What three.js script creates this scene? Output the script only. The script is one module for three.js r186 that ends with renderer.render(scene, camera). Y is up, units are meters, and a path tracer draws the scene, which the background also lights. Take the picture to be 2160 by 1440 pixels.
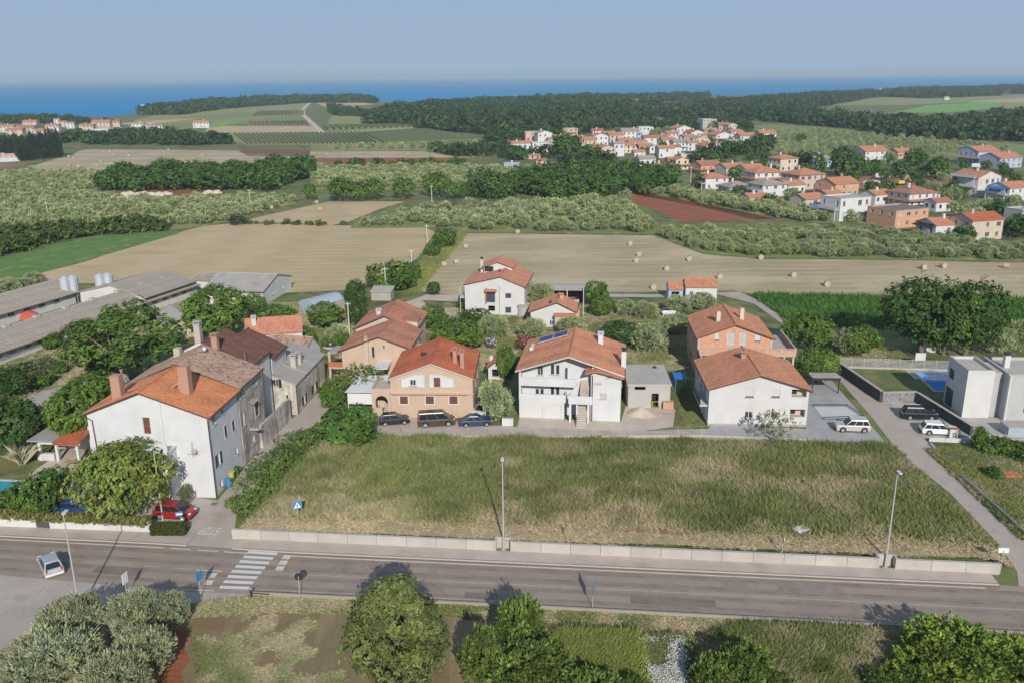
import * as THREE from 'three';
import { mergeGeometries } from 'three/addons/utils/BufferGeometryUtils.js';

// ---------------------------------------------------------------- camera, sky, sun, exposure
const scene = new THREE.Scene();
const LENS = 1850, EYE = 45;                                   // focal length in photo pixels, height of the drone in metres
const camera = new THREE.PerspectiveCamera(2 * Math.atan(720 / LENS) * 180 / Math.PI, 1024 / 682, 0.5, 120000);
camera.rotation.order = 'YXZ';
camera.rotation.set(-Math.atan(560 / LENS), 0, -0.00787);
camera.position.set(0, EYE, 0);
camera.updateMatrixWorld(true);
{
  const w = 256, h = 256, d = new Float32Array(w * h * 4);
  const stops = [[-90, .24, .25, .24], [0, .315, .42, .54], [4.5, .30, .41, .55], [18, .30, .41, .555], [32, .255, .35, .49], [55, .15, .22, .335], [90, .08, .13, .225]];
  for (let j = 0; j < h; j++) {
    const el = (j + .5) / h * 180 - 90;
    let k = 0; while (k < stops.length - 2 && el > stops[k + 1][0]) k++;
    const a = stops[k], b = stops[k + 1], t = Math.min(1, Math.max(0, (el - a[0]) / (b[0] - a[0])));
    for (let i = 0; i < w; i++) for (let c = 0; c < 4; c++) d[(j * w + i) * 4 + c] = c < 3 ? a[c + 1] + (b[c + 1] - a[c + 1]) * t : 1;
  }
  const sky = new THREE.DataTexture(d, w, h, THREE.RGBAFormat, THREE.FloatType);
  sky.mapping = THREE.EquirectangularReflectionMapping; sky.magFilter = THREE.LinearFilter; sky.needsUpdate = true;
  scene.background = sky; scene.environment = sky;
}
const sun = new THREE.DirectionalLight(new THREE.Color(1, .92, .82), 4.15);
sun.position.set(.165 * 300, .535 * 300, 300); sun.target.position.set(0, 0, -110); sun.position.z -= 110;
sun.castShadow = true; sun.shadow.mapSize.set(4096, 4096);
Object.assign(sun.shadow.camera, { left: -260, right: 260, top: 260, bottom: -260, near: 1, far: 1500 });
scene.add(sun, sun.target);
scene.fog = new THREE.FogExp2(new THREE.Color(.70, .86, 1), 0.00014);
const renderer = new THREE.WebGLRenderer({ antialias: true });
renderer.setSize(1024, 682);
renderer.toneMapping = THREE.LinearToneMapping;
renderer.toneMappingExposure = 1.1;
renderer.shadowMap.enabled = true;

// ---------------------------------------------------------------- helpers
const rng = s => () => { s |= 0; s = s + 0x6D2B79F5 | 0; let t = Math.imul(s ^ s >>> 15, 1 | s); t = t + Math.imul(t ^ t >>> 7, 61 | t) ^ t; return ((t ^ t >>> 14) >>> 0) / 4294967296; };
const lerp = (a, b, t) => a + (b - a) * t, clamp = (x, a = 0, b = 1) => Math.min(b, Math.max(a, x)), V = (x, y, z) => new THREE.Vector3(x, y, z);
const smooth = (a, b, x) => { const t = clamp((x - a) / (b - a)); return t * t * (3 - 2 * t); };
const DEG = Math.PI / 180;
const hash = (x, y, s) => { let n = Math.imul(x, 374761393) + Math.imul(y, 668265263) + Math.imul(s, 974711) | 0; n = Math.imul(n ^ n >>> 13, 1274126177); return ((n ^ n >>> 16) >>> 0) / 4294967296; };
function nz(x, y, s = 1, p = 0) {                              // value noise, repeating every p cells when p > 0
  const xi = Math.floor(x), yi = Math.floor(y), fx = x - xi, fy = y - yi, u = fx * fx * (3 - 2 * fx), v = fy * fy * (3 - 2 * fy);
  const w = k => p ? ((k % p) + p) % p : k;
  return lerp(lerp(hash(w(xi), w(yi), s), hash(w(xi + 1), w(yi), s), u), lerp(hash(w(xi), w(yi + 1), s), hash(w(xi + 1), w(yi + 1), s), u), v);
}
const fbm = (x, y, s, p, o = 4) => { let a = 0, w = .5, t = 0; for (let i = 0; i < o; i++) { a += w * nz(x, y, s + i, p); t += w; w *= .55; x *= 2; y *= 2; p *= 2; } return a / t; };
const used = {};
function numbered(n) { const k = used[n] = (used[n] ?? -1) + 1; return k ? n + '_' + String(k).padStart(3, '0') : n; }
const QC = camera.quaternion.clone(), QI = QC.clone().invert();
// the spot in the place, at height h, that the survey photograph shows at pixel (u, v)
function G(u, v, h = 0) { const d = V((u - 1080) / LENS, -(v - 720) / LENS, -1).applyQuaternion(QC); return d.multiplyScalar((h - EYE) / d.y).add(V(0, EYE, 0)); }
function pxm(p) { return -LENS / V(p.x, p.y - EYE, p.z).applyQuaternion(QI).z; }   // pixels per metre there
const cosDip = p => Math.hypot(p.x, p.z) / Math.hypot(p.x, p.z, EYE);
const tall = (p, px) => px / pxm(p) / Math.max(.5, Math.cos(Math.atan2(EYE, Math.hypot(p.x, p.z)))) ;
function tag(o, label, category, group) { o.userData.label = label; if (category) o.userData.category = category; if (group) o.userData.group = group; return o; }
function shade(o) { o.castShadow = o.receiveShadow = true; return o; }
function thing(name, label, category, p, yaw = 0, group) { const g = new THREE.Group(); g.name = numbered(name); g.position.set(p.x, p.y, p.z); g.rotation.y = yaw * DEG; scene.add(g); return tag(g, label, category, group); }
function mesh(name, geo, mat, parent) { const g = Array.isArray(geo) ? (geo.length > 1 ? mergeGeometries(geo.map(k => k.index ? k.toNonIndexed() : k)) : geo[0]) : geo; const m = shade(new THREE.Mesh(g, mat)); m.name = parent ? name : numbered(name); (parent || scene).add(m); return m; }
function struct(name, geo, mat, parent) { const m = mesh(name, geo, mat, parent); m.userData.kind = 'structure'; return m; }
function bx(w, h, d, x = 0, y = 0, z = 0, ry = 0, rz = 0, rx = 0) {   // box standing on y, uv in metres
  const g = new THREE.BoxGeometry(w, h, d), uv = g.attributes.uv, s = [[d, h], [d, h], [w, d], [w, d], [w, h], [w, h]];
  for (let i = 0; i < 24; i++) uv.setXY(i, uv.getX(i) * s[i >> 2][0] + x, uv.getY(i) * s[i >> 2][1] + y);
  if (rx) g.rotateX(rx); if (rz) g.rotateZ(rz); if (ry) g.rotateY(ry);
  return g.translate(x, y + h / 2, z);
}
function cy(r0, r1, h, x = 0, y = 0, z = 0, n = 10) { return new THREE.CylinderGeometry(r1, r0, h, n).translate(x, y + h / 2, z); }
function bar(a, b, r, n = 6, r2 = r) { const d = b.clone().sub(a), g = new THREE.CylinderGeometry(r2, r, d.length(), n); g.applyQuaternion(new THREE.Quaternion().setFromUnitVectors(V(0, 1, 0), d.clone().normalize())); return g.translate((a.x + b.x) / 2, (a.y + b.y) / 2, (a.z + b.z) / 2); }
function prism(pts, t) { const s = new THREE.Shape(pts.map(p => new THREE.Vector2(p[0], p[1]))); return new THREE.ExtrudeGeometry(s, { depth: t, bevelEnabled: false, curveSegments: 8 }); }
function flat(pts, y) {                                        // a level sheet through ground points, uv in metres
  const s = new THREE.Shape(pts.map(p => new THREE.Vector2(p.x, -p.z)));
  return new THREE.ShapeGeometry(s).rotateX(-Math.PI / 2).translate(0, y, 0);
}
const pix = (list, h = 0) => list.map(([u, v]) => G(u, v, h));
function strip(pts, w, y) {                                    // a ribbon of width w along ground points
  const pos = [], uv = [], idx = []; let s = 0;
  pts.forEach((p, i) => {
    const a = pts[Math.max(0, i - 1)], b = pts[Math.min(pts.length - 1, i + 1)], d = V(b.x - a.x, 0, b.z - a.z).normalize(), n = V(d.z, 0, -d.x);
    if (i) s += p.distanceTo(pts[i - 1]);
    for (const k of [-1, 1]) { pos.push(p.x + n.x * k * w / 2, y, p.z + n.z * k * w / 2); uv.push(s, k * w / 2); }
    if (i) { const o = i * 2; idx.push(o - 2, o - 1, o, o, o - 1, o + 1); }
  });
  const g = new THREE.BufferGeometry(); g.setAttribute('position', new THREE.Float32BufferAttribute(pos, 3)); g.setAttribute('uv', new THREE.Float32BufferAttribute(uv, 2)); g.setIndex(idx); g.computeVertexNormals();
  return g;
}
const inside = (pts, x, z) => { let c = false; for (let i = 0, j = pts.length - 1; i < pts.length; j = i++) { const a = pts[i], b = pts[j]; if ((a.z > z) !== (b.z > z) && x < (b.x - a.x) * (z - a.z) / (b.z - a.z) + a.x) c = !c; } return c; };

// ---------------------------------------------------------------- surfaces
const toS = c => c <= .0031308 ? c * 12.92 : 1.055 * Math.pow(c, 1 / 2.4) - .055;
function tex(n, metres, fn, gray) {                            // fn(u, v) in 0..1 gives a linear colour (or a height)
  const d = new Uint8Array(n * n * 4);
  for (let j = 0; j < n; j++) for (let i = 0; i < n; i++) { const c = fn(i / n, j / n); for (let k = 0; k < 3; k++) d[(j * n + i) * 4 + k] = 255 * clamp(gray ? c : toS(clamp(c[k]))); d[(j * n + i) * 4 + 3] = 255; }
  const t = new THREE.DataTexture(d, n, n, THREE.RGBAFormat); t.wrapS = t.wrapT = THREE.RepeatWrapping; t.magFilter = THREE.LinearFilter;
  if (!gray) t.colorSpace = THREE.SRGBColorSpace; t.repeat.set(1 / metres, 1 / metres); t.needsUpdate = true; return t;
}
const mixc = (a, b, t) => a.map((x, i) => lerp(x, b[i], clamp(t)));
const mul = (a, k) => a.map(x => x * k);
const T = {};
T.plaster = tex(512, 7, (u, v) => { const n = fbm(u * 5, v * 5, 3, 5, 5), f = nz(u * 160, v * 160, 9, 160), st = smooth(.55, .9, nz(u * 40, v * 3, 21, 0 + 40)) * .06; const k = .86 + .17 * n + .05 * (f - .5) - st * .35; return [k, k * .995, k * .985]; });
T.plasterB = tex(256, 1.6, (u, v) => fbm(u * 24, v * 24, 5, 24, 3), true);
T.old = tex(1024, 9, (u, v) => { const n = fbm(u * 6, v * 6, 31, 6, 6), st = smooth(.42, .8, fbm(u * 30, v * 3, 41, 30, 3)), stone = nz(u * 34, v * 40, 51, 0) ; let c = mixc([.36, .33, .29], [.60, .57, .52], smooth(.3, .62, n)); c = mixc(c, [.17, .155, .135], st * .6); return mul(c, .88 + .2 * stone); });
T.tile = tex(1024, 4, (u, v) => {
  const cx = u * 16, col = Math.floor(cx), ry = v * 11.43, row = Math.floor(ry), fx = cx - col, fy = ry - row;
  const h = hash(col, row, 7), g = hash(col, row, 13), n = fbm(u * 4, v * 4, 77, 4, 4);
  let k = .76 + .26 * h + .26 * (n - .5); if (fy < .13) k *= .74; if (hash(col, row, 99) > .97) k *= .72;
  k *= 1 - .36 * smooth(.3, .5, Math.abs(fx - .5));
  return [k, k * (.93 + .12 * g), k * (.86 + .22 * g)];
});
T.oldTile = tex(1024, 5, (u, v) => {
  const j = (nz(u * 14, v * 9, 5, 0) - .5) * 1.6, cx = u * 20 + j * .6, col = Math.floor(cx), ry = v * 14 + j, row = Math.floor(ry), fx = cx - col, fy = ry - row;
  const h = hash(col, row, 17), n = fbm(u * 5, v * 5, 87, 5, 5);
  let c = mixc([.27, .2, .16], [.60, .36, .25], h * .6 + (n - .3)); c = mixc(c, [.36, .34, .29], smooth(.52, .78, n)); c = mixc(c, [.12, .09, .075], smooth(.86, .97, hash(col, row, 61)) * .8);
  let k = 1 - .4 * smooth(.3, .5, Math.abs(fx - .5)); if (fy < .16) k *= .7; return mul(c, k);
});
T.sheet = tex(512, 6, (u, v) => { const n = fbm(u * 4, v * 10, 91, 4, 5), st = smooth(.45, .8, fbm(u * 36, v * 2, 95, 36, 3)); let c = mixc([.40, .37, .34], [.26, .24, .21], n); return mixc(c, [.56, .54, .51], st * .45 * (1 - n)); });
T.asphalt = tex(1024, 14, (u, v) => { const n = fbm(u * 6, v * 6, 101, 6, 5), f = nz(u * 400, v * 400, 3, 400), o = smooth(.62, .8, fbm(u * 9, v * 3, 131, 9, 3)); const cr = smooth(.012, .0, Math.abs(fbm(u * 7, v * 7, 145, 7, 4) - .5)) * .14; const k = .86 + .26 * (n - .5) + .16 * (f - .5) - .12 * o - cr; return [k, k, k]; });
T.concrete = tex(1024, 11, (u, v) => { const n = fbm(u * 7, v * 7, 111, 7, 6), f = nz(u * 260, v * 260, 4, 260), s = smooth(.6, .85, fbm(u * 4, v * 4, 116, 4, 4)); const k = .82 + .26 * (n - .5) + .08 * (f - .5) - .13 * s; return [k, k * .985, k * .965]; });
T.soil = tex(1024, 24, (u, v) => { const n = fbm(u * 10, v * 10, 121, 10, 5), f = nz(u * 300, v * 300, 4, 300), r = .5 + .5 * Math.sin(v * 2 * Math.PI * 34 + 3 * (fbm(u * 4, v * 4, 8, 4, 2) - .5)); const k = .72 + .4 * (n - .5) + .2 * (f - .5) + .1 * r; return [k, k * .95, k * .9]; });
T.straw = tex(1024, 90, (u, v) => {                            // mown hay, rake lines along u
  const n = fbm(u * 4, v * 6, 151, 2, 6), l = fbm(u * 3, v * 60, 161, 3, 4), f = nz(u * 480, v * 480, 8, 480), g = smooth(.56, .76, fbm(u * 3, v * 8, 171, 1, 4));
  let c = mixc([.395, .30, .185], [.27, .215, .125], smooth(.42, .72, l) * .8); c = mixc(c, [.45, .355, .225], smooth(.5, .7, n)); c = mixc(c, [.33, .26, .14], smooth(.5, .36, n) * .7); c = mixc(c, [.24, .225, .10], g * .5); return mul(c, .88 + .24 * f);
});
T.wheat = tex(1024, 100, (u, v) => {
  const n = fbm(u * 5, v * 7, 181, 1, 6), l = fbm(u * 2, v * 44, 191, 2, 4), f = nz(u * 500, v * 500, 8, 500), g = smooth(.55, .7, fbm(u * 3, v * 9, 201, 3, 3));
  let c = mixc([.47, .345, .205], [.40, .29, .155], smooth(.3, .7, n)); c = mixc(c, [.33, .285, .14], smooth(.52, .74, l) * .7); c = mixc(c, [.27, .26, .11], g * .35); return mul(c, .9 + .2 * f);
});
T.grass = tex(1024, 40, (u, v) => {
  const n = fbm(u * 6, v * 6, 211, 6, 6), m = fbm(u * 14, v * 14, 221, 14, 4), f = nz(u * 420, v * 420, 8, 420), b = smooth(.58, .74, fbm(u * 9, v * 9, 231, 9, 4));
  let c = mixc([.055, .082, .022], [.135, .165, .05], smooth(.3, .7, n)); c = mixc(c, [.26, .21, .11], smooth(.5, .72, m) * .55); c = mixc(c, [.27, .15, .085], b * .35); return mul(c, .8 + .4 * f);
});
T.mown = tex(1024, 30, (u, v) => { const n = fbm(u * 5, v * 9, 341, 1, 6), st = fbm(u * 26, v * 2, 351, 26, 3), f = nz(u * 460, v * 460, 8, 460); let c = mixc([.215, .155, .082], [.15, .155, .06], smooth(.36, .58, n)); c = mixc(c, [.30, .225, .125], smooth(.5, .72, st) * .6); c = mixc(c, [.21, .11, .06], smooth(.62, .76, fbm(u * 9, v * 9, 361, 9, 4)) * .45); return mul(c, .76 + .48 * f); });
T.dry = tex(1024, 26, (u, v) => {                              // trodden verge: dry grass over red earth
  const n = fbm(u * 5, v * 8, 241, 1, 6), m = fbm(u * 14, v * 16, 251, 2, 4), f = nz(u * 420, v * 420, 8, 420);
  let c = mixc([.36, .29, .165], [.18, .18, .075], smooth(.48, .74, n)); c = mixc(c, [.30, .16, .09], smooth(.55, .76, m) * .65); return mul(c, .78 + .44 * f);
});
T.lawn = tex(512, 14, (u, v) => { const n = fbm(u * 7, v * 7, 261, 7, 5), f = nz(u * 260, v * 260, 8, 260); const m = fbm(u * 4, v * 4, 266, 4, 5); return mul(mixc(mixc([.05, .085, .02], [.12, .135, .045], n), [.20, .17, .085], smooth(.52, .72, m) * .6), .8 + .4 * f); });
T.sea = tex(1024, 2600, (u, v) => { const n = fbm(u * 3, v * 26, 271, 1, 5), s = smooth(.55, .75, fbm(u * 2, v * 12, 281, 2, 4)); return mixc(mixc([.006, .225, .47], [.009, .25, .51], n), [.035, .30, .53], s * .8); });
T.brick = tex(512, 2.4, (u, v) => { const row = Math.floor(v * 12), x = u * 8 + (row % 2) * .5, col = Math.floor(x), fx = x - col, fy = v * 12 - row, h = hash(col & 7, row, 29); if (fx < .05 || fy < .09) return [.46, .40, .34]; return mixc([.50, .225, .115], [.60, .33, .20], h); });
T.gabion = tex(512, 3, (u, v) => { const n = nz(u * 22, v * 26, 41, 0), m = nz(u * 60, v * 60, 43, 60); return mul([.26, .265, .27], .45 + .75 * n + .3 * (m - .5)); });
function M_(color, o = {}) { const { map, bump, bs = .01, ...r } = o; const C = o.physical ? THREE.MeshPhysicalMaterial : THREE.MeshStandardMaterial; delete r.physical; const m = new C({ roughness: .9, ...r }); m.color.setRGB(...color); if (map) m.map = map; if (bump) { m.bumpMap = bump; m.bumpScale = bs; } m.side = THREE.DoubleSide; return m; }
const plaster = c => M_(c, { map: T.plaster, bump: T.plasterB, bs: .006 });
const M = {
  white: plaster([.585, .605, .63]), white2: plaster([.565, .57, .575]), cream: plaster([.56, .51, .41]), peach: plaster([.52, .395, .30]), peachPale: plaster([.51, .43, .375]), pink: plaster([.53, .37, .30]),
  orangeWall: plaster([.53, .33, .23]), blueWall: plaster([.36, .47, .66]), violet: plaster([.40, .44, .60]), greyWall: plaster([.42, .43, .44]), beige: plaster([.52, .44, .37]),
  old: M_([.8, .8, .8], { map: T.old, bump: T.plasterB, bs: .03 }), oldPale: M_([.95, .95, .93], { map: T.old, bump: T.plasterB, bs: .02 }),
  tile: M_([.565, .255, .15], { map: T.tile }), tileRed: M_([.49, .14, .066], { map: T.tile }), tileOrange: M_([.62, .245, .11], { map: T.tile }), tileRose: M_([.44, .20, .135], { map: T.tile }), tilePink: M_([.55, .245, .165], { map: T.tile }),
  tileBrown: M_([.18, .085, .058], { map: T.tile }), tileGrey: M_([.40, .345, .30], { map: T.tile }), tileOld: M_([1, 1, 1], { map: T.oldTile }),
  sheet: M_([1.02, .97, .9], { map: T.sheet, roughness: .8 }), sheetLight: M_([1.25, 1.25, 1.27], { map: T.sheet, roughness: .6 }), blockGrey: M_([.50, .495, .485], { map: T.concrete }), slabGrey: M_([.42, .41, .39], { map: T.concrete }), sheetBlue: M_([.42, .52, .62], { map: T.concrete, roughness: .5 }),
  asphalt: M_([.345, .28, .235], { map: T.asphalt, roughness: .85 }), asphaltPale: M_([.47, .41, .37], { map: T.asphalt }), lane: M_([.51, .445, .395], { map: T.concrete }), paving: M_([.55, .48, .425], { map: T.concrete }), concrete: M_([.51, .485, .45], { map: T.concrete }), gravel: M_([.63, .55, .47], { map: T.concrete }), pavers: M_([.42, .43, .45], { map: T.concrete }), concreteB: M_([.475, .45, .42], { map: T.concrete }), concreteC: M_([.545, .52, .485], { map: T.concrete }), kerb: M_([.46, .405, .355]), dullKerb: M_([.40, .355, .31], { map: T.concrete }), gutter: M_([.29, .205, .155], { map: T.concrete }),
  paint: M_([.72, .665, .59], { map: T.asphalt, roughness: .7 }), paintWorn: M_([.47, .405, .345], { map: T.asphalt, roughness: .8 }),
  soilRed: M_([.36, .12, .055], { map: T.soil }), soilBrown: M_([.24, .105, .06], { map: T.soil }), soilPale: M_([.36, .2, .125], { map: T.soil }),
  straw: M_([1.12, 1.17, 1.2], { map: T.straw }), wheat: M_([1.12, 1.16, 1.2], { map: T.wheat }), grass: M_([1.05, 1.08, 1], { map: T.grass }), dry: M_([1, 1, 1], { map: T.dry }), mown: M_([1, 1, 1], { map: T.mown }), lawn: M_([1.4, 1.35, 1.3], { map: T.lawn }), lush: M_([1.15, 1.75, 1.1], { map: T.lawn }), brightMeadow: M_([1.7, 3.1, 1.6], { map: T.lawn }), meadow: M_([2.1, 2.0, 1.9], { map: T.lawn }), cropGround: M_([.8, 1.2, .6], { map: T.lawn }), olivePale: M_([2.7, 2.25, 2.6], { map: T.lawn }),
  sea: M_([1, 1, 1], { map: T.sea, roughness: .75, physical: true, specularIntensity: .12 }), pool: M_([.05, .33, .46], { roughness: .12 }), poolBlue: M_([.03, .27, .66], { roughness: .12 }),
  wood: M_([.16, .07, .035], { roughness: .7 }), woodPale: M_([.36, .24, .13]), shutter: M_([.13, .05, .028], { roughness: .7 }), shutterDark: M_([.022, .017, .02], { roughness: .6 }), shutterGreen: M_([.03, .06, .05], { roughness: .6 }), frame: M_([.56, .56, .55], { roughness: .5 }), sill: M_([.5, .48, .45], { roughness: .8 }), trimRed: M_([.40, .13, .06]),
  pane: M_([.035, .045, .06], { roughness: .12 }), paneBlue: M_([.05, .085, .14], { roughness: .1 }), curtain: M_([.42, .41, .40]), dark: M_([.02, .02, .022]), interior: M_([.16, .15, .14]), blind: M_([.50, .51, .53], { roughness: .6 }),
  metal: M_([.46, .475, .48], { metalness: .55, roughness: .45 }), galv: M_([.50, .51, .52], { metalness: .35, roughness: .5 }), steelDark: M_([.03, .03, .035], { roughness: .5 }), gutterBrown: M_([.085, .05, .04], { roughness: .5 }), silo: M_([.50, .55, .62], { metalness: .3, roughness: .4 }),
  stucco: M_([.43, .25, .185], { map: T.plaster }), brick: M_([1, 1, 1], { map: T.brick }), gabion: M_([1, 1, 1], { map: T.gabion }), slate: M_([.26, .29, .34], { map: T.gabion }), stone: M_([.52, .47, .42], { map: T.concrete }),
  bark: M_([.15, .115, .085]), barkGrey: M_([.28, .24, .2]), bale: M_([.40, .33, .22]), solar: M_([.012, .05, .21], { roughness: .45 }), tarpBlue: M_([.02, .16, .46], { roughness: .5 }), canvas: M_([.60, .62, .64], { roughness: .8 }),
  tyre: M_([.018, .018, .018]), rim: M_([.52, .52, .53], { metalness: .7, roughness: .35 }), lampRed: M_([.42, .03, .02], { roughness: .3 }), lampClear: M_([.66, .68, .7], { roughness: .2 }), glassCar: M_([.018, .024, .03], { roughness: .06 }), plate: M_([.5, .5, .48]), black: M_([.02, .02, .02], { roughness: .6 }),
  binBlue: M_([.04, .26, .50], { roughness: .5 }), binYellow: M_([.55, .42, .05], { roughness: .5 }), binGreen: M_([.05, .12, .045], { roughness: .5 }), red: M_([.48, .03, .03], { roughness: .5 }), signBlue: M_([.04, .22, .46], { roughness: .5 }), signWhite: M_([.74, .74, .74], { roughness: .5 }), yellow: M_([.6, .42, .06]),
};
function leafMat(tr = .3) { const m = new THREE.MeshPhysicalMaterial({ roughness: .85, vertexColors: true, side: THREE.DoubleSide, specularIntensity: .15 }); if (tr) { m.transmission = tr; m.thickness = 0; } return m; }
const LEAF = leafMat(.25), LEAFFAR = leafMat(0);

// ---------------------------------------------------------------- plants
// A crown: leaf-sized bent quads spread through a cluster of lobes. o: w, h (size), y (crown base), n leaves, leaf [long, wide], col, vary, lobes, up (leaf lift), conical, skirt
function crownGeo(seed, o) {
  const R = rng(seed), rx = o.w / 2, ry = o.h / 2, cyy = o.y + ry, L = [], nL = o.lobes || 9;
  for (let i = 0; i < nL; i++) {
    const a = i * 2.39996 + R() * .8, t = nL < 2 ? 0 : (i + .5) / nL, yy = 1 - 2 * t, rr = Math.sqrt(Math.max(0, 1 - yy * yy)), k = o.lobePos ?? .58;
    const taper = o.conical ? lerp(1, o.taper ?? .25, (yy + 1) / 2) : 1, s = (o.lobeSize ?? .5) * (.62 + .76 * R());
    L.push({ x: Math.cos(a) * rr * rx * k * taper * (.8 + .4 * R()), y: cyy + yy * ry * (o.conical ? .82 : k * .95) + (R() - .5) * ry * .1, z: Math.sin(a) * rr * rx * k * taper * (.8 + .4 * R()), r: [rx * s * (o.conical ? taper + .15 : 1), ry * s * (o.conical ? .6 : 1), rx * s * (o.conical ? taper + .15 : 1)], c: .74 + .5 * R(), g: R() });
  }
  if (!o.open) L.push({ x: 0, y: cyy, z: 0, r: [rx * .56, ry * .6, rx * .56], c: .9, g: .5 });
  const n = o.n, pos = new Float32Array(n * 18), col = new Float32Array(n * 18), q = [V(0, 0, 0), V(0, 0, 0), V(0, 0, 0), V(0, 0, 0)], T1 = V(0, 0, 0), T2 = V(0, 0, 0), N = V(0, 0, 0), d = V(0, 0, 0);
  let k = 0, guard = 0;
  while (k < n && guard++ < n * 30) {
    const l = L[Math.floor(R() * L.length)];
    d.set(R() * 2 - 1, R() * 2 - 1, R() * 2 - 1); const len = d.length(); if (len > 1 || len < .05) continue; d.divideScalar(len);
    if (d.y < -.55 && R() < .7) continue;
    const f = R() < .15 ? 1.0 + .26 * R() : .72 + .34 * Math.pow(R(), .7), x = l.x + d.x * l.r[0] * f, y = l.y + d.y * l.r[1] * f, z = l.z + d.z * l.r[2] * f;
    if (y < o.y * .8) continue;
    let deep = false;
    for (const m of L) if (m !== l) { const e = ((x - m.x) / m.r[0]) ** 2 + ((y - m.y) / m.r[1]) ** 2 + ((z - m.z) / m.r[2]) ** 2; if (e < .5) { deep = true; break; } }
    if (deep) continue;
    const tw = o.twig ?? 4, tc = 1 + (R() - .5) * (o.vary ?? .5), x0 = x, y0 = y, z0 = z, tl = o.leaf[0] * 1.15;
    for (let j = 0; j < tw && k < n; j++) {
    const x = x0 + (j ? (R() - .5) * tl + d.x * tl * .3 : 0), y = y0 + (j ? (R() - .5) * tl + d.y * tl * .3 : 0), z = z0 + (j ? (R() - .5) * tl + d.z * tl * .3 : 0);
    const s = .55 + .9 * R(), ll = o.leaf[0] * s / 2, lw = o.leaf[1] * s / 2;
    N.copy(d).multiplyScalar(1.25); N.x += (R() - .5) * 1.25; N.y += (R() - .5) * 1.25 + (o.up ?? .35); N.z += (R() - .5) * 1.5; N.normalize();
    if (o.spray) { T1.copy(d).multiplyScalar(.8); T1.x += (R() - .5) * .9; T1.y += (R() - .5) * .9 + o.spray; T1.z += (R() - .5) * .9; } else { T1.set(R() - .5, R() - .5 - (o.droop || 0), R() - .5); T1.addScaledVector(N, -T1.dot(N)); }
    T1.normalize(); T2.crossVectors(N, T1).normalize(); N.crossVectors(T1, T2);
    const by = -.22 * ll;
    q[0].set(x, y, z).addScaledVector(T1, -ll).addScaledVector(N, by); q[1].set(x, y, z).addScaledVector(T2, lw); q[2].set(x, y, z).addScaledVector(T1, ll).addScaledVector(N, by); q[3].set(x, y, z).addScaledVector(T2, -lw);
    const vb = tc * (.85 + .3 * R()), hs = l.g * .5 + R() * .5;
    let c = o.col; if (o.col2) c = mixc(o.col, o.col2, R() < (o.mix2 ?? .25) ? 1 : hs * .35);
    const fl = o.flower && R() < o.flower[1] * (d.y > -.1 ? 1 : .2) ? o.flower[0] : null;
    const cr = fl ? fl[0] : c[0] * l.c * vb * (1 + .22 * (hs - .5)), cg = fl ? fl[1] : c[1] * l.c * vb, cb = fl ? fl[2] : c[2] * l.c * vb * (1 - .3 * (hs - .5));
    [0, 1, 2, 0, 2, 3].forEach((v, i) => { const at = k * 18 + i * 3; pos[at] = q[v].x; pos[at + 1] = q[v].y; pos[at + 2] = q[v].z; col[at] = cr; col[at + 1] = cg; col[at + 2] = cb; });
    k++;
    }
  }
  const g = new THREE.BufferGeometry();
  g.setAttribute('position', new THREE.BufferAttribute(pos.subarray(0, k * 18), 3)); g.setAttribute('color', new THREE.BufferAttribute(col.subarray(0, k * 18), 3)); g.computeVertexNormals();
  return g;
}
function trunkGeo(seed, h, r, spread, limbs = 5, fork = .5) {
  const R = rng(seed), out = [], lean = V((R() - .5) * .15 * h, h * fork, (R() - .5) * .15 * h);
  out.push(bar(V(0, -.2, 0), lean, r * 1.25, 7, r * .8));
  for (let i = 0; i < limbs; i++) {
    const a = i / limbs * 6.283 + R(), m = lean.clone().add(V(Math.cos(a) * spread * .35, h * (.18 + .1 * R()), Math.sin(a) * spread * .35)), e = m.clone().add(V(Math.cos(a + .4) * spread * .4, h * (.12 + .18 * R()), Math.sin(a + .4) * spread * .4));
    out.push(bar(lean.clone().lerp(V(0, 0, 0), R() * .2), m, r * .6, 5, r * .38), bar(m, e, r * .38, 5, r * .12));
  }
  return mergeGeometries(out.map(g => g.toNonIndexed()));
}
const KIND = {};
function kind(id, seed, c, t, variants = 2, mat = LEAF, bark = M.bark) {
  KIND[id] = { w: c.w, h: c.h + c.y, list: [] };
  for (let i = 0; i < variants; i++) {
    const g = new THREE.Group();
    const cr = new THREE.Mesh(crownGeo(seed + i * 17, c), mat); cr.name = c.y > .35 || t ? 'crown' : 'foliage'; shade(cr);
    if (t) { const tr = shade(new THREE.Mesh(trunkGeo(seed + 5 + i, t[0], t[1], t[2], t[3] ?? 5, t[4] ?? .5), bark)); tr.name = 'trunk'; g.add(tr); }
    g.add(cr); KIND[id].list.push(g);
  }
}
kind('broad', 11, { w: 7, h: 6.2, y: 1.3, n: 5200, leaf: [.42, .24], col: [0.095, 0.177, 0.033], col2: [0.158, 0.244, 0.045], lobes: 17, lobeSize: .42, lobePos: .66, vary: .65 }, [5.5, .22, 3.4], 3);
kind('dark', 31, { w: 7, h: 6.6, y: 1.2, n: 5200, leaf: [.40, .24], col: [0.049, 0.106, 0.026], col2: [0.087, 0.157, 0.033], lobes: 18, lobeSize: .42, lobePos: .66, vary: .65 }, [5.5, .24, 3.4], 2);
kind('chestnut', 51, { w: 8.4, h: 7.2, y: 1.0, n: 11000, leaf: [.38, .21], col: [0.160, 0.227, 0.052], col2: [0.258, 0.289, 0.068], lobes: 20, lobeSize: .36, lobePos: .70, vary: .6, droop: .5 }, [5.5, .2, 3.6], 1);
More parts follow.
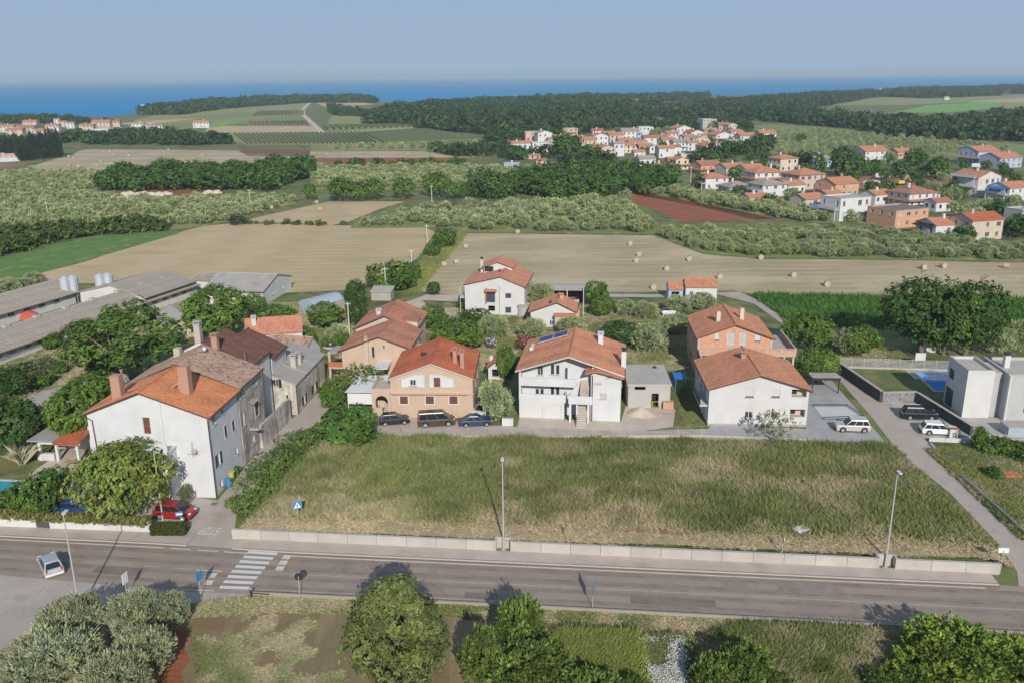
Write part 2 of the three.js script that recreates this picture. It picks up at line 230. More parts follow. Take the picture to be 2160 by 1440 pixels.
kind('feather', 61, { w: 11, h: 7.5, y: 3.0, n: 5600, leaf: [.55, .26], col: [0.079, 0.158, 0.032], col2: [0.145, 0.217, 0.045], lobes: 17, lobeSize: .30, lobePos: .78, open: 1, vary: .6, up: .9 }, [8.5, .3, 5.2, 7, .42], 1, LEAF, M.barkGrey);
kind('olive', 71, { w: 4.4, h: 3.3, y: .45, n: 4200, leaf: [.36, .12], col: [0.397, 0.455, 0.245], col2: [0.262, 0.333, 0.159], mix2: .3, lobes: 13, lobeSize: .42, lobePos: .66, spray: .35, vary: .5 }, [3.2, .17, 1.8], 3, LEAF, M.barkGrey);
kind('oliveNear', 81, { w: 5, h: 4.2, y: .7, n: 12500, leaf: [.34, .085], col: [0.454, 0.484, 0.302], col2: [0.252, 0.302, 0.161], mix2: .3, lobes: 24, lobeSize: .30, lobePos: .74, spray: .55, vary: .5 }, [3.4, .18, 2], 3, LEAF, M.barkGrey);
kind('peach', 91, { w: 9, h: 7.2, y: .4, n: 17000, leaf: [.36, .16], col: [.130, .172, .048], col2: [.20, .22, .09], mix2: .22, lobes: 34, lobeSize: .30, lobePos: .76, droop: .3, vary: .75, conical: 1, taper: .42 }, [5.5, .2, 3.4, 7], 1);
kind('bush', 101, { w: 3, h: 2.3, y: .05, n: 2600, leaf: [.24, .14], col: [0.074, 0.150, 0.028], col2: [0.140, 0.218, 0.041], lobes: 9, lobeSize: .5, vary: .6 }, null, 3);
kind('figBush', 111, { w: 6.4, h: 4.4, y: .05, n: 5200, leaf: [.40, .27], col: [0.074, 0.161, 0.036], col2: [0.136, 0.224, 0.055], lobes: 15, lobeSize: .40, lobePos: .64, vary: .55 }, null, 1);
kind('weed', 121, { w: 3.4, h: 2.8, y: .02, n: 5200, leaf: [.26, .12], col: [0.103, 0.162, 0.038], col2: [0.200, 0.270, 0.062], lobes: 18, lobeSize: .34, lobePos: .72, spray: .5, vary: .8 }, null, 3);
kind('weedLight', 131, { w: 4.4, h: 3.2, y: .02, n: 6200, leaf: [.28, .15], col: [0.156, 0.231, 0.038], col2: [0.252, 0.319, 0.055], lobes: 22, lobeSize: .32, lobePos: .74, spray: .3, vary: .7 }, null, 2);
kind('olivebush', 141, { w: 3.6, h: 2.6, y: .05, n: 2600, leaf: [.30, .11], col: [0.247, 0.270, 0.150], col2: [0.150, 0.188, 0.093], lobes: 9, spray: .3, vary: .5 }, null, 2);
kind('oleanderPink', 151, { w: 3, h: 1.8, y: .05, n: 2200, leaf: [.22, .1], col: [.06, .09, .03], lobes: 8, flower: [[.60, .17, .2], .5] }, null, 1);
kind('oleanderWhite', 161, { w: 1.6, h: 1.9, y: .05, n: 1300, leaf: [.22, .1], col: [.06, .09, .03], lobes: 5, flower: [[.66, .64, .66], .5] }, null, 1);
kind('blossom', 171, { w: 8, h: 4.2, y: .4, n: 4600, leaf: [.34, .18], col: [0.105, 0.161, 0.048], col2: [0.154, 0.196, 0.070], lobes: 15, lobeSize: .36, lobePos: .7, flower: [[.62, .53, .36], .22] }, null, 1);
kind('cypress', 181, { w: 2.6, h: 11.4, y: .4, n: 2600, leaf: [.5, .22], col: [0.038, 0.070, 0.042], col2: [0.068, 0.110, 0.053], lobes: 13, lobeSize: .52, conical: 1, spray: .9, vary: .6 }, [2, .18, .4, 3, .3], 3);
kind('roundBush', 191, { w: 3, h: 3.4, y: .05, n: 2600, leaf: [.2, .1], col: [0.039, 0.073, 0.028], lobes: 5, lobePos: .3, lobeSize: .7, vary: .5 }, null, 1);
kind('sapling', 201, { w: 3.4, h: 3.8, y: .2, n: 620, leaf: [.3, .12], col: [0.168, 0.210, 0.070], col2: [0.280, 0.280, 0.140], lobes: 12, lobeSize: .28, lobePos: .78, open: 1, spray: .6 }, [3.2, .04, 1.8, 9, .1], 1);
kind('oliveFar', 211, { w: 5, h: 4.2, y: .5, n: 900, leaf: [.62, .32], col: [0.318, 0.366, 0.194], col2: [0.204, 0.260, 0.117], lobes: 9, lobeSize: .45, lobePos: .62, spray: .3, vary: .5 }, [2, .2, 1.2, 3], 4, LEAFFAR, M.barkGrey);
kind('wood', 221, { w: 9, h: 8.6, y: .8, n: 900, leaf: [1.15, .72], col: [0.050, 0.110, 0.024], col2: [0.084, 0.155, 0.032], lobes: 13, lobeSize: .42, lobePos: .62, vary: .6 }, [5, .3, 3, 4], 4, LEAFFAR);
kind('woodFar', 231, { w: 13, h: 9.5, y: .2, n: 210, leaf: [2.7, 1.8], col: [0.032, 0.067, 0.022], col2: [0.051, 0.091, 0.026], lobes: 9, lobeSize: .45, vary: .6 }, null, 4, LEAFFAR);
kind('pollard', 241, { w: 6, h: 6, y: .8, n: 2300, leaf: [.5, .3], col: [0.070, 0.139, 0.029], col2: [0.122, 0.193, 0.036], lobes: 11, vary: .6 }, [4.4, .2, 2.6], 3, LEAFFAR);
const treeTurn = rng(777);
// plants one tree: size in photo pixels at its foot (u, v) -> metres
function plant(id, name, label, category, u, v, wPx, hPx, group, opt = {}) {
  const K = KIND[id], p = G(u, v, opt.h || 0), s = pxm(p), w = wPx / s, h = tall(p, hPx) - (opt.flatDepth ?? .5) * w * Math.tan(Math.asin(EYE / Math.hypot(p.x, p.z, EYE))) * .55;
  return plantAt(id, name, label, category, p, w, Math.max(h, w * .35), group, opt);
}
function plantAt(id, name, label, category, p, w, h, group, opt = {}) {
  const K = KIND[id], o = K.list[Math.floor(treeTurn() * K.list.length)].clone();
  o.name = numbered(name); o.position.set(p.x, p.y || 0, p.z); o.rotation.y = opt.yaw ?? treeTurn() * 6.283; o.scale.set(w / K.w, h / K.h, w / K.w); scene.add(o);
  return tag(o, label, category, group);
}
function scatter(name, label, geo, mat, list, kindOf = 'stuff') {   // list: [x, y, z, turn, sx, sy, r, g, b]
  const m = new THREE.InstancedMesh(geo, mat, list.length), o = new THREE.Object3D(), c = new THREE.Color();
  list.forEach((q, i) => { o.position.set(q[0], q[1], q[2]); o.rotation.set(0, q[3], 0); o.scale.set(q[4], q[5], q[4]); o.updateMatrix(); m.setMatrixAt(i, o.matrix); if (q.length > 6) { c.setRGB(q[6], q[7], q[8]); m.setColorAt(i, c); } });
  shade(m); m.name = numbered(name); m.userData.kind = kindOf; if (label) m.userData.label = label; scene.add(m); return m;
}
function tuftGeo(seed, blades, h, spread, width, lean = .5) {
  const R = rng(seed), pos = [];
  for (let i = 0; i < blades; i++) {
    const a = R() * 6.283, r = Math.sqrt(R()) * spread, x = Math.cos(a) * r, z = Math.sin(a) * r, b = R() * 6.283, dx = Math.cos(b), dz = Math.sin(b), hh = h * (.55 + .6 * R()), k = lean * hh * (.3 + R()), w = width * (.6 + .8 * R());
    const l = R() * 6.283, tx = x + Math.cos(l) * k, tz = z + Math.sin(l) * k, mx = x + (tx - x) * .4, mz = z + (tz - z) * .4;
    pos.push(x - dx * w, 0, z - dz * w, x + dx * w, 0, z + dz * w, mx + dx * w * .8, hh * .62, mz + dz * w * .8, x - dx * w, 0, z - dz * w, mx + dx * w * .8, hh * .62, mz + dz * w * .8, tx, hh, tz);
  }
  const g = new THREE.BufferGeometry(); g.setAttribute('position', new THREE.Float32BufferAttribute(pos, 3)); g.computeVertexNormals(); return g;
}
const BLADE = (() => { const m = new THREE.MeshPhysicalMaterial({ roughness: .9, side: THREE.DoubleSide, specularIntensity: .25 }); m.transmission = .2; m.thickness = 0; return m; })();

// ---------------------------------------------------------------- building kit (local axes: x along the front from its left corner, y up, front at z = 0, back at z = -d)
function quadSheet(a, b, c, d, o = {}) {                       // a roof slope a-b (eave) to c-d (ridge); ribs are the rounded tile rows
  const ab = b.clone().sub(a), len = ab.length(), up = d.clone().sub(a), n = ab.clone().cross(up).normalize(); if (n.y < 0) n.negate();
  const cols = o.rib ? Math.max(2, Math.round(len / o.rib)) : 1, seg = o.rib ? cols * 4 : 1, amp = o.rib ? o.amp ?? .045 : 0, th = o.t ?? .14, pos = [], uv = [], idx = [];
  const slope = up.length();
  for (let i = 0; i <= seg; i++) {
    const t = i / seg, e = a.clone().lerp(b, t), r = d.clone().lerp(c, t), k = amp * [0, .72, 1, .72][i % 4];
    for (const [q, vv] of [[e, 0], [r, 1]]) { pos.push(q.x + n.x * k, q.y + n.y * k, q.z + n.z * k); uv.push(t * len, vv * slope); }
    if (i) { const s = (i - 1) * 2; idx.push(s, s + 2, s + 1, s + 1, s + 2, s + 3); }
  }
  const g = new THREE.BufferGeometry(); g.setAttribute('position', new THREE.Float32BufferAttribute(pos, 3)); g.setAttribute('uv', new THREE.Float32BufferAttribute(uv, 2)); g.setIndex(idx); g.computeVertexNormals();
  const lo = [a, b, c, d].map(q => q.clone().addScaledVector(V(0, 1, 0), -th)), hi = [a, b, c, d], p2 = [], u2 = [];
  const tri = (x, y, z) => [x, y, z].forEach(q => { p2.push(q.x, q.y, q.z); u2.push(q.x + q.z, q.y); });
  for (let i = 0; i < 4; i++) { const j = (i + 1) % 4; tri(hi[i], hi[j], lo[j]); tri(hi[i], lo[j], lo[i]); }
  tri(lo[0], lo[1], lo[2]); tri(lo[0], lo[2], lo[3]);
  const g2 = new THREE.BufferGeometry(); g2.setAttribute('position', new THREE.Float32BufferAttribute(p2, 3)); g2.setAttribute('uv', new THREE.Float32BufferAttribute(u2, 2)); g2.computeVertexNormals();
  return mergeGeometries([g.toNonIndexed(), g2]);
}
const FACE = { F: (w, d) => [V(0, 0, 0), V(1, 0, 0), V(0, 0, 1)], R: (w, d) => [V(w, 0, 0), V(0, 0, -1), V(1, 0, 0)], B: (w, d) => [V(w, 0, -d), V(-1, 0, 0), V(0, 0, -1)], L: (w, d) => [V(0, 0, -d), V(0, 0, 1), V(-1, 0, 0)] };
function onFace(geo, f) { const [o, u, n] = f; return geo.applyMatrix4(new THREE.Matrix4().makeBasis(u, V(0, 1, 0), n).setPosition(o)); }
// openings: [kind, u, y, w, h]
function wallFace(g, f, outline, holes, mat, t = .25) {
  const s = new THREE.Shape(outline.map(p => new THREE.Vector2(p[0], p[1])));
  for (const [k, u, y, w, h] of holes) if (k !== 'x') { const p = new THREE.Path(); p.moveTo(u, y); p.lineTo(u, y + h); p.lineTo(u + w, y + h); p.lineTo(u + w, y); s.holes.push(p); }
  const geo = new THREE.ExtrudeGeometry(s, { depth: t, bevelEnabled: false }).translate(0, 0, -t);
  mesh('wall', onFace(geo, f), mat, g);
  for (const h of holes) opening(g, f, h);
}
function opening(g, f, [k, u, y, w, h]) {
  const put = (name, geo, mat, par) => mesh(name, Array.isArray(geo) ? geo.map(q => onFace(q, f)) : onFace(geo, f), mat, par), B = (w, h, d, x, y, z) => bx(w, h, d, x, y, z);
  const ring = (b, z, d, mull) => { const r = [B(w, b, d, u + w / 2, y, z), B(w, b, d, u + w / 2, y + h - b, z), B(b, h - 2 * b, d, u + b / 2, y + b, z), B(b, h - 2 * b, d, u + w - b / 2, y + b, z)]; if (mull) r.push(B(b * .8, h - 2 * b, d * .9, u + w / 2, y + b, z)); return r; };
  if (k === 'w' || k === 'n' || k === 's' || k === 'c' || k === 'v') {
    const p = put('window', B(w, h, .04, u + w / 2, y, -.17), k === 'c' ? M.curtain : k === 'v' ? M.paneBlue : M.pane, g);
    put('frame', ring(Math.min(.09, w * .12), -.12, .06, w > .7), k === 'v' ? M.steelDark : M.frame, p);
    if (k !== 'v') put('sill', B(w + .2, .06, .2, u + w / 2, y - .06, .03), M.sill, p);
    if (k === 's') for (const e of [-1, 1]) { const sh = put('shutter', B(w * .52, h + .06, .05, u + w / 2 + e * (w * .78), y - .03, .03), g.userData.shutter || M.shutterDark, g); }
  } else if (k === 'b') {                                      // closed wooden shutters in a pale surround
    const p = put('window', [B(w / 2 - .01, h, .05, u + w / 4, y, -.06), B(w / 2 - .01, h, .05, u + w * .75, y, -.06)], M.shutter, g);
    put('frame', [B(w + .3, .15, .06, u + w / 2, y + h, .0), B(w + .3, .15, .08, u + w / 2, y - .15, .0), B(.15, h, .06, u - .075, y, 0), B(.15, h, .06, u + w + .075, y, 0)], M.frame, p);
    put('slat', Array.from({ length: 7 }, (_, i) => B(w - .16, .025, .03, u + w / 2, y + h * (i + .6) / 7.4, -.03)), M.wood, p);
  } else if (k === 'd') {
    const p = put('door', B(w, h, .06, u + w / 2, y, -.14), M.wood, g);
    put('frame', ring(.08, -.09, .06), M.frame, p); put('door_panel', [B(w * .3, h * .35, .03, u + w * .3, y + h * .55, -.1), B(w * .3, h * .35, .03, u + w * .7, y + h * .55, -.1), B(w * .62, h * .3, .03, u + w * .5, y + h * .1, -.1)], M.shutter, p); put('handle', B(.04, .14, .06, u + w * .86, y + h * .45, -.08), M.metal, p);
  } else if (k === 'g') {
    const p = put('garage_door', B(w, h, .05, u + w / 2, y, -.16), M.blind, g);
    put('door_panel', Array.from({ length: 4 }, (_, i) => B(w - .12, h / 4 - .04, .02, u + w / 2, y + h / 4 * i + .02, -.125)), M.frame, p);
  } else if (k === 'r') {
    const p = put('window', B(w, h, .04, u + w / 2, y, -.17), M.pane, g);
    put('roller_blind', B(w, h * .86, .05, u + w / 2, y + h * .14, -.1), M.blind, p); put('sill', B(w + .2, .06, .2, u + w / 2, y - .06, .03), M.sill, p);
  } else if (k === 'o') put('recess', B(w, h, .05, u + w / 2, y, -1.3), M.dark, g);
  else if (k === 'i') put('recess', [B(w + .3, h + .3, .05, u + w / 2, y - .15, -1.2), B(w + .3, .05, .95, u + w / 2, y - .06, -.74), B(w + .3, .05, .95, u + w / 2, y + h + .01, -.74), B(.05, h, .95, u - .03, y, -.74), B(.05, h, .95, u + w + .03, y, -.74)], M.beige, g);
}
const rect = (a, b, h) => [[a, 0], [b, 0], [b, h], [a, h]];
// a house whose ridge runs front to back (axis 'z') or along the front (axis 'x'); h: eaves [left, right] or [front, back]; r: [ridge position 0..1, ridge height]
function gabled(g, o) {
  const { w, d, h: [h0, h1], r: [rp, rh], wall, roof, holes = {}, oh = .45, og = .4, t = .25 } = o, E = .002, H = holes, wm = k => (o.walls && o.walls[k]) || wall;
  if ((o.axis || 'z') === 'z') {
    const xr = w * rp;
    wallFace(g, FACE.F(w, d), [[0, 0], [w, 0], [w, h1], [xr, rh], [0, h0]], H.F || [], wm('F'));
    wallFace(g, FACE.B(w, d), [[0, 0], [w, 0], [w, h0], [w - xr, rh], [0, h1]], H.B || [], wm('B'));
    wallFace(g, FACE.R(w, d), rect(t + E, d - t - E, h1 - .02), H.R || [], wm('R')); wallFace(g, FACE.L(w, d), rect(t + E, d - t - E, h0 - .02), H.L || [], wm('L'));
    const sl = (rh - h0) / xr, sr = (rh - h1) / (w - xr), T = .16, ridge = rh + T, q = (x, y, z) => V(x, y, z);
    const a = o.rib ? { rib: o.rib } : {};
    const geo = [quadSheet(q(-oh, h0 + T - oh * sl, -d - og), q(-oh, h0 + T - oh * sl, og), q(xr, ridge, og), q(xr, ridge, -d - og), a), quadSheet(q(w + oh, h1 + T - oh * sr, og), q(w + oh, h1 + T - oh * sr, -d - og), q(xr, ridge, -d - og), q(xr, ridge, og), a)];
    const R = mesh('roof', geo, roof, g);
    if (o.rib) { mesh('ridge_cap', new THREE.CylinderGeometry(.13, .13, d + 2 * og + .02, 8, Math.round(d / .4)).rotateX(Math.PI / 2).translate(xr, ridge + .02, -d / 2), o.ridgeMat || roof, R);
      for (const [gx, gy] of [[-oh - .07, h0 + .02 - oh * sl], [w + oh + .07, h1 + .02 - oh * sr]]) mesh('gutter', new THREE.CylinderGeometry(.075, .075, d + 2 * og, 7).rotateX(Math.PI / 2).translate(gx, gy, -d / 2), M.gutterBrown, R);
      if (!o.noBarge) mesh('barge_board', [bar(q(-oh, h0 + .06 - oh * sl, og + .03), q(xr, ridge - .1, og + .03), .085, 4), bar(q(w + oh, h1 + .06 - oh * sr, og + .03), q(xr, ridge - .1, og + .03), .085, 4)], o.barge || M.gutterBrown, R); }
    g.userData.roofY = (x) => T + (x < xr ? h0 + sl * x : h1 + sr * (w - x)); return R;
  }
  const zr = d * rp;                                           // measured from the front
  wallFace(g, FACE.R(w, d), [[0, 0], [d, 0], [d, h1], [zr, rh], [0, h0]], H.R || [], wm('R'));
  wallFace(g, FACE.L(w, d), [[0, 0], [d, 0], [d, h0], [d - zr, rh], [0, h1]], H.L || [], wm('L'));
  wallFace(g, FACE.F(w, d), rect(t + E, w - t - E, h0 - .02), H.F || [], wm('F')); wallFace(g, FACE.B(w, d), rect(t + E, w - t - E, h1 - .02), H.B || [], wm('B'));
  const sf = (rh - h0) / zr, sb = (rh - h1) / (d - zr), T = .16, a = o.rib ? { rib: o.rib } : {};
  const R = mesh('roof', [quadSheet(V(-og, h0 + T - oh * sf, oh), V(w + og, h0 + T - oh * sf, oh), V(w + og, rh + T, -zr), V(-og, rh + T, -zr), a), quadSheet(V(w + og, h1 + T - oh * sb, -d - oh), V(-og, h1 + T - oh * sb, -d - oh), V(-og, rh + T, -zr), V(w + og, rh + T, -zr), a)], roof, g);
  if (o.rib) mesh('ridge_cap', new THREE.CylinderGeometry(.13, .13, w + 2 * og, 8).rotateZ(Math.PI / 2).translate(w / 2, rh + T + .02, -zr), roof, R);
  g.userData.roofY = (x, z) => T + (-z < zr ? h0 + sf * -z : h1 + sb * (d + z)); return R;
}
function chimney(R, x, y, z, w, d, h, mat, cap = 1) {
  const c = mesh('chimney', bx(w, h + .8, d, x, y - .8, z), mat, R);
  if (cap === 1) mesh('chimney_cap', [bx(w + .22, .1, d + .22, x, y + h, z), ...[[-1, -1], [1, -1], [-1, 1], [1, 1]].map(([a, b]) => bx(.08, .22, .08, x + a * (w / 2 - .04), y + h + .1, z + b * (d / 2 - .04))), bx(w + .2, .08, d + .2, x, y + h + .32, z)], mat, R);
  else if (cap === 2) mesh('chimney_pot', [bx(w * .85, .35, d * .85, x, y + h, z), bx(w + .1, .08, d + .1, x, y + h + .35, z)], M.steelDark, R);
  return c;
}
function flatBlock(g, o) {                                     // flat-roofed block with a parapet
  const { w, d, h, wall, holes = {}, t = .25, x = 0, z = 0 } = o, E = .002, off = f => { f[0].add(V(x, 0, z)); return f; };
  wallFace(g, off(FACE.F(w, d)), rect(0, w, h), holes.F || [], wall); wallFace(g, off(FACE.B(w, d)), rect(0, w, h), holes.B || [], wall);
  wallFace(g, off(FACE.R(w, d)), rect(t + E, d - t - E, h), holes.R || [], wall); wallFace(g, off(FACE.L(w, d)), rect(t + E, d - t - E, h), holes.L || [], wall);
  const R = mesh('roof', bx(w - 2 * t - .01, .2, d - 2 * t - .01, x + w / 2, h - .5, z - d / 2), o.roof || M.concrete, g);
  mesh('coping', [bx(w + .12, .06, t + .1, x + w / 2, h, z - t / 2 + .03), bx(w + .12, .06, t + .1, x + w / 2, h, z - d + t / 2 - .03), bx(t + .1, .06, d - 2 * t - .14, x + t / 2 - .03, h, z - d / 2), bx(t + .1, .06, d - 2 * t - .14, x + w - t / 2 + .03, h, z - d / 2)], o.coping || M.concrete, g);
  return R;
}
function stairs(g, name, n, w, run, rise, x, y, z, dir, mat) { // dir +1: climbs away from the front
  for (let i = 0; i < n; i++) mesh(name, bx(w, rise * (i + 1), run, x, y, z - dir * run * (i + .5)), mat, g);
}

// ---------------------------------------------------------------- vehicles (local axes: x forward, origin under the middle)
const CARS = {
  hatch: { belt: .60, nose: .50, hood: .70, wind: [.74, .55], back: [.03, .15], deck: 1 }, suv: { belt: .60, nose: .56, hood: .73, wind: [.75, .58], back: [.02, .10], deck: 1 }, estate: { belt: .60, nose: .50, hood: .70, wind: [.74, .55], back: [.01, .12], deck: 1 },
  mpv: { belt: .58, nose: .46, hood: .78, wind: [.84, .58], back: [.03, .11], deck: 1 }, van: { belt: .56, nose: .48, hood: .80, wind: [.86, .68], back: [.005, .035], deck: 1 }, sedan: { belt: .63, nose: .52, hood: .70, wind: [.74, .56], back: [.10, .30], deck: .97 },
};
function car(name, label, category, p, yaw, type, L, W, Hh, paint, group, o = {}) {
  const g = thing(name, label, category, p, yaw, group), C = CARS[type], X = f => (f - .5) * L, b = C.belt * Hh, r = .165 * Hh + .07, gy = .19;
  const s = new THREE.Shape(), arch = (cx) => { s.lineTo(cx - r - .05, gy + .02); s.absarc(cx, r, r + .06, Math.PI, 0, true); s.lineTo(cx + r + .05, gy + .02); };
  const xr = X(.19), xf = X(.81);
  s.moveTo(X(0) + .05, gy + .06); arch(xr); arch(xf); s.lineTo(X(1) - .06, gy + .04);
  s.quadraticCurveTo(X(1) + .01, gy + .1, X(1), C.nose * Hh - .12); s.quadraticCurveTo(X(1) - .03, C.nose * Hh + .03, X(.95), C.nose * Hh + .06);
  s.quadraticCurveTo(X(.86), b * .97, X(C.hood), b); s.lineTo(X(C.back[0]) + .06, b * C.deck); s.quadraticCurveTo(X(0) + .01, b * .97, X(0), b * .75); s.lineTo(X(0), .42 * Hh * .8); s.closePath();
  const body = new THREE.ExtrudeGeometry(s, { depth: W - .26, bevelEnabled: true, bevelThickness: .13, bevelSize: .06, bevelOffset: -.06, bevelSegments: 3, curveSegments: 10 }).translate(0, 0, -(W - .26) / 2);
  const B = mesh('body', body, paint, g);
  const wb = W * .46, wt = W * .365, y0 = b - .05, y1 = Hh - .04, xa = X(C.back[0]) + .02, xb = X(C.back[1]), xc = X(C.wind[1]), xd = X(C.wind[0]);
  const P = { a: V(xa, y0, -wb), b: V(xd, y0, -wb), c: V(xc, y1, -wt), d: V(xb, y1, -wt), A: V(xa, y0, wb), B: V(xd, y0, wb), C: V(xc, y1, wt), D: V(xb, y1, wt) };
  const quads = q => { const pos = [], uv = []; for (const f of q) for (const i of [0, 1, 2, 0, 2, 3]) { pos.push(f[i].x, f[i].y, f[i].z); uv.push(f[i].x, f[i].z); } const e = new THREE.BufferGeometry(); e.setAttribute('position', new THREE.Float32BufferAttribute(pos, 3)); e.setAttribute('uv', new THREE.Float32BufferAttribute(uv, 2)); e.computeVertexNormals(); return e; };
  mesh('cabin', quads([[P.a, P.b, P.c, P.d], [P.B, P.A, P.D, P.C], [P.b, P.B, P.C, P.c], [P.A, P.a, P.d, P.D]]), paint, g);
  const mid = (xb + xc) / 2, rr = s2 => { const sh = new THREE.Shape(); sh.moveTo(xb + .02, -wt + .06); sh.lineTo(xc - .06, -wt + .03); sh.quadraticCurveTo(xc + .04, 0, xc - .06, wt - .03); sh.lineTo(xb + .02, wt - .06); sh.quadraticCurveTo(xb - .06, 0, xb + .02, -wt + .06); return sh; };
  mesh('roof', new THREE.ExtrudeGeometry(rr(), { depth: .02, bevelEnabled: true, bevelThickness: .045, bevelSize: .05, bevelSegments: 2 }).rotateX(Math.PI / 2).translate(0, y1 + .03, 0), o.roof || paint, g);
  const pane = (name, a, b, c, d, sx, sy, out) => { const ctr = a.clone().add(b).add(c).add(d).multiplyScalar(.25), n = b.clone().sub(a).cross(d.clone().sub(a)).normalize(); if (n.dot(ctr.clone().sub(V(ctr.x * .6, y0, 0))) < 0) n.negate(); const u = b.clone().sub(a).normalize(), f = q => { const e = q.clone().sub(ctr), k = e.dot(u); return ctr.clone().addScaledVector(u, k * sx).add(e.addScaledVector(u, -k).multiplyScalar(sy)).addScaledVector(n, .015); }; return mesh(name, quads([[f(a), f(b), f(c), f(d)]]), M.glassCar, g); };
  pane('windscreen', P.b, P.B, P.C, P.c, .92, .9); if (!o.noRear) pane('rear_window', P.A, P.a, P.d, P.D, .86, type === 'van' ? .5 : .76);
  const splits = type === 'van' || type === 'mpv' || type === 'estate' || type === 'suv' ? [.02, .30, .64, .985] : [.04, .48, .985];
  for (const z of [-1, 1]) for (let i = 0; i + 1 < splits.length; i++) { const m = (a, b, t) => a.clone().lerp(b, t), [a, b2, c, d] = z < 0 ? [P.a, P.b, P.c, P.d] : [P.A, P.B, P.C, P.D]; pane('side_window', m(a, b2, splits[i]), m(a, b2, splits[i + 1]), m(d, c, splits[i + 1]), m(d, c, splits[i]), .94, .78); }
  for (const x of [xr, xf]) for (const z of [-1, 1]) {
    const w = mesh('wheel', new THREE.CylinderGeometry(r, r, .2, 18).rotateX(Math.PI / 2).translate(x, r, z * (W / 2 - .11)), M.tyre, g);
    mesh('rim', [new THREE.CylinderGeometry(r * .64, r * .64, .02, 14).rotateX(Math.PI / 2).translate(x, r, z * (W / 2)), new THREE.CylinderGeometry(r * .2, r * .14, .03, 8).rotateX(Math.PI / 2).translate(x, r, z * (W / 2 + .012))], M.rim, w);
  }
  for (const z of [-1, 1]) {
    mesh('headlight', bx(.2, .13, .36, X(.965), C.nose * Hh - .08, z * (W / 2 - .27), 0, -.5), M.lampClear, g); mesh('tail_light', bx(.06, .26, .18, X(0) + .02, b * .78, z * (W / 2 - .2)), M.lampRed, g);
    mesh('mirror', bx(.12, .13, .17, X(C.wind[0] - .03), b + .02, z * (W / 2 + .02)), paint, g); mesh('door_handle', bx(.16, .03, .02, X(.36), b * .86, z * (W / 2 + .0)), paint, g);
  }
  mesh('bumper', [bx(.1, .22, W * .93, X(0) + .02, gy + .06, 0), bx(.1, .16, W * .86, X(1) - .05, gy + .08, 0), bx(L * .44, .08, W - .02, 0, gy + .0, 0)], o.trim || M.black, g);
  mesh('number_plate', bx(.03, .11, .5, X(0) - .035, .42 * Hh, 0), M.plate, g);
  if (o.rails) for (const z of [-1, 1]) mesh('roof_rail', bar(V(xb + .1, Hh + .05, z * wt * .92), V(xc - .1, Hh + .05, z * wt * .92), .025), M.metal, g);
  return g;
}
const paintM = (c, metal = .25) => { const m = new THREE.MeshPhysicalMaterial({ roughness: .42, metalness: metal, clearcoat: .45, clearcoatRoughness: .2, side: THREE.DoubleSide }); m.color.setRGB(...c); return m; };

// ---------------------------------------------------------------- ground, sea, fields, roads
const coast = [[-900, 262], [-300, 256], [0, 250], [120, 246], [235, 246], [285, 240], [350, 231], [430, 220], [540, 213], [640, 209], [745, 209], [830, 216], [960, 217], [1080, 211], [1240, 204], [1500, 202], [1700, 196], [1850, 187], [2000, 183], [2160, 181], [2700, 176], [3400, 170]];
struct('ground', flat([...pix(coast), V(2600, 0, 400), V(-2200, 0, 400)], 0), M.grass);
struct('sea', flat([V(-60000, 0, -300), V(-60000, 0, -90000), V(60000, 0, -90000), V(60000, 0, -300)], -1.5), M.sea);
let lay = 0;
const field = (name, list, mat, y = .012, rot = 0) => {        // each sheet lies a little above the one below
  const g = flat(pix(list), y + (lay++ % 6) * .004);
  if (rot) { const uv = g.attributes.uv, c = Math.cos(rot), s = Math.sin(rot); for (let i = 0; i < uv.count; i++) { const a = uv.getX(i), b = uv.getY(i); uv.setXY(i, a * c + b * s, -a * s + b * c); } }
  return struct(name, g, mat);
};
field('hay_field', [[985, 492], [1385, 497], [1422, 514], [1482, 536], [1600, 546], [1900, 549], [2260, 557], [2300, 634], [1600, 622], [1545, 613], [960, 622], [868, 613]], M.straw);
field('wheat_field', [[25, 592], [180, 552], [300, 512], [430, 476], [500, 471], [895, 479], [917, 490], [880, 546], [740, 612], [600, 618], [400, 596], [160, 598]], M.wheat);
field('stubble_field', [[505, 467], [690, 426], [855, 425], [805, 440], [735, 468], [700, 475]], M.wheat, .03, .2);
field('crop_field', [[-200, 560], [0, 546], [180, 501], [390, 484], [372, 494], [160, 556], [30, 586], [-200, 640]], M.lush);
field('corn_field', [[1582, 621], [2300, 634], [2300, 705], [1790, 694], [1690, 692], [1640, 662]], M.cropGround, .035);
field('ploughed_field', [[1308, 413], [1340, 405], [1470, 425], [1640, 463], [1440, 469]], M.soilRed, .03);
field('field_margin', [[1330, 409], [1400, 404], [1560, 436], [1690, 466], [1600, 466], [1480, 437]], M.soilPale, .05);
field('hay_field', [[30, 362], [180, 315], [505, 318], [520, 329], [660, 331], [660, 341], [480, 346], [190, 368]], M.straw, .03);
field('stubble_field', [[655, 319], [1062, 319], [1000, 333], [650, 333]], M.straw, .03);
field('ploughed_field', [[512, 313], [658, 315], [640, 327], [503, 322]], M.soilBrown, .06);
field('ploughed_field', [[665, 334], [985, 333], [960, 345], [665, 346]], M.soilRed, .06);
field('ploughed_field', [[-120, 350], [30, 344], [65, 347], [-120, 372]], M.soilPale, .06);
field('meadow', [[1590, 265], [1640, 262], [1820, 276], [2010, 296], [2160, 305], [2300, 330], [1700, 330], [1600, 290]], M.meadow, .03);
field('meadow', [[1880, 238], [1960, 222], [2060, 216], [2115, 216], [2100, 229], [1990, 238]], M.brightMeadow, .05);
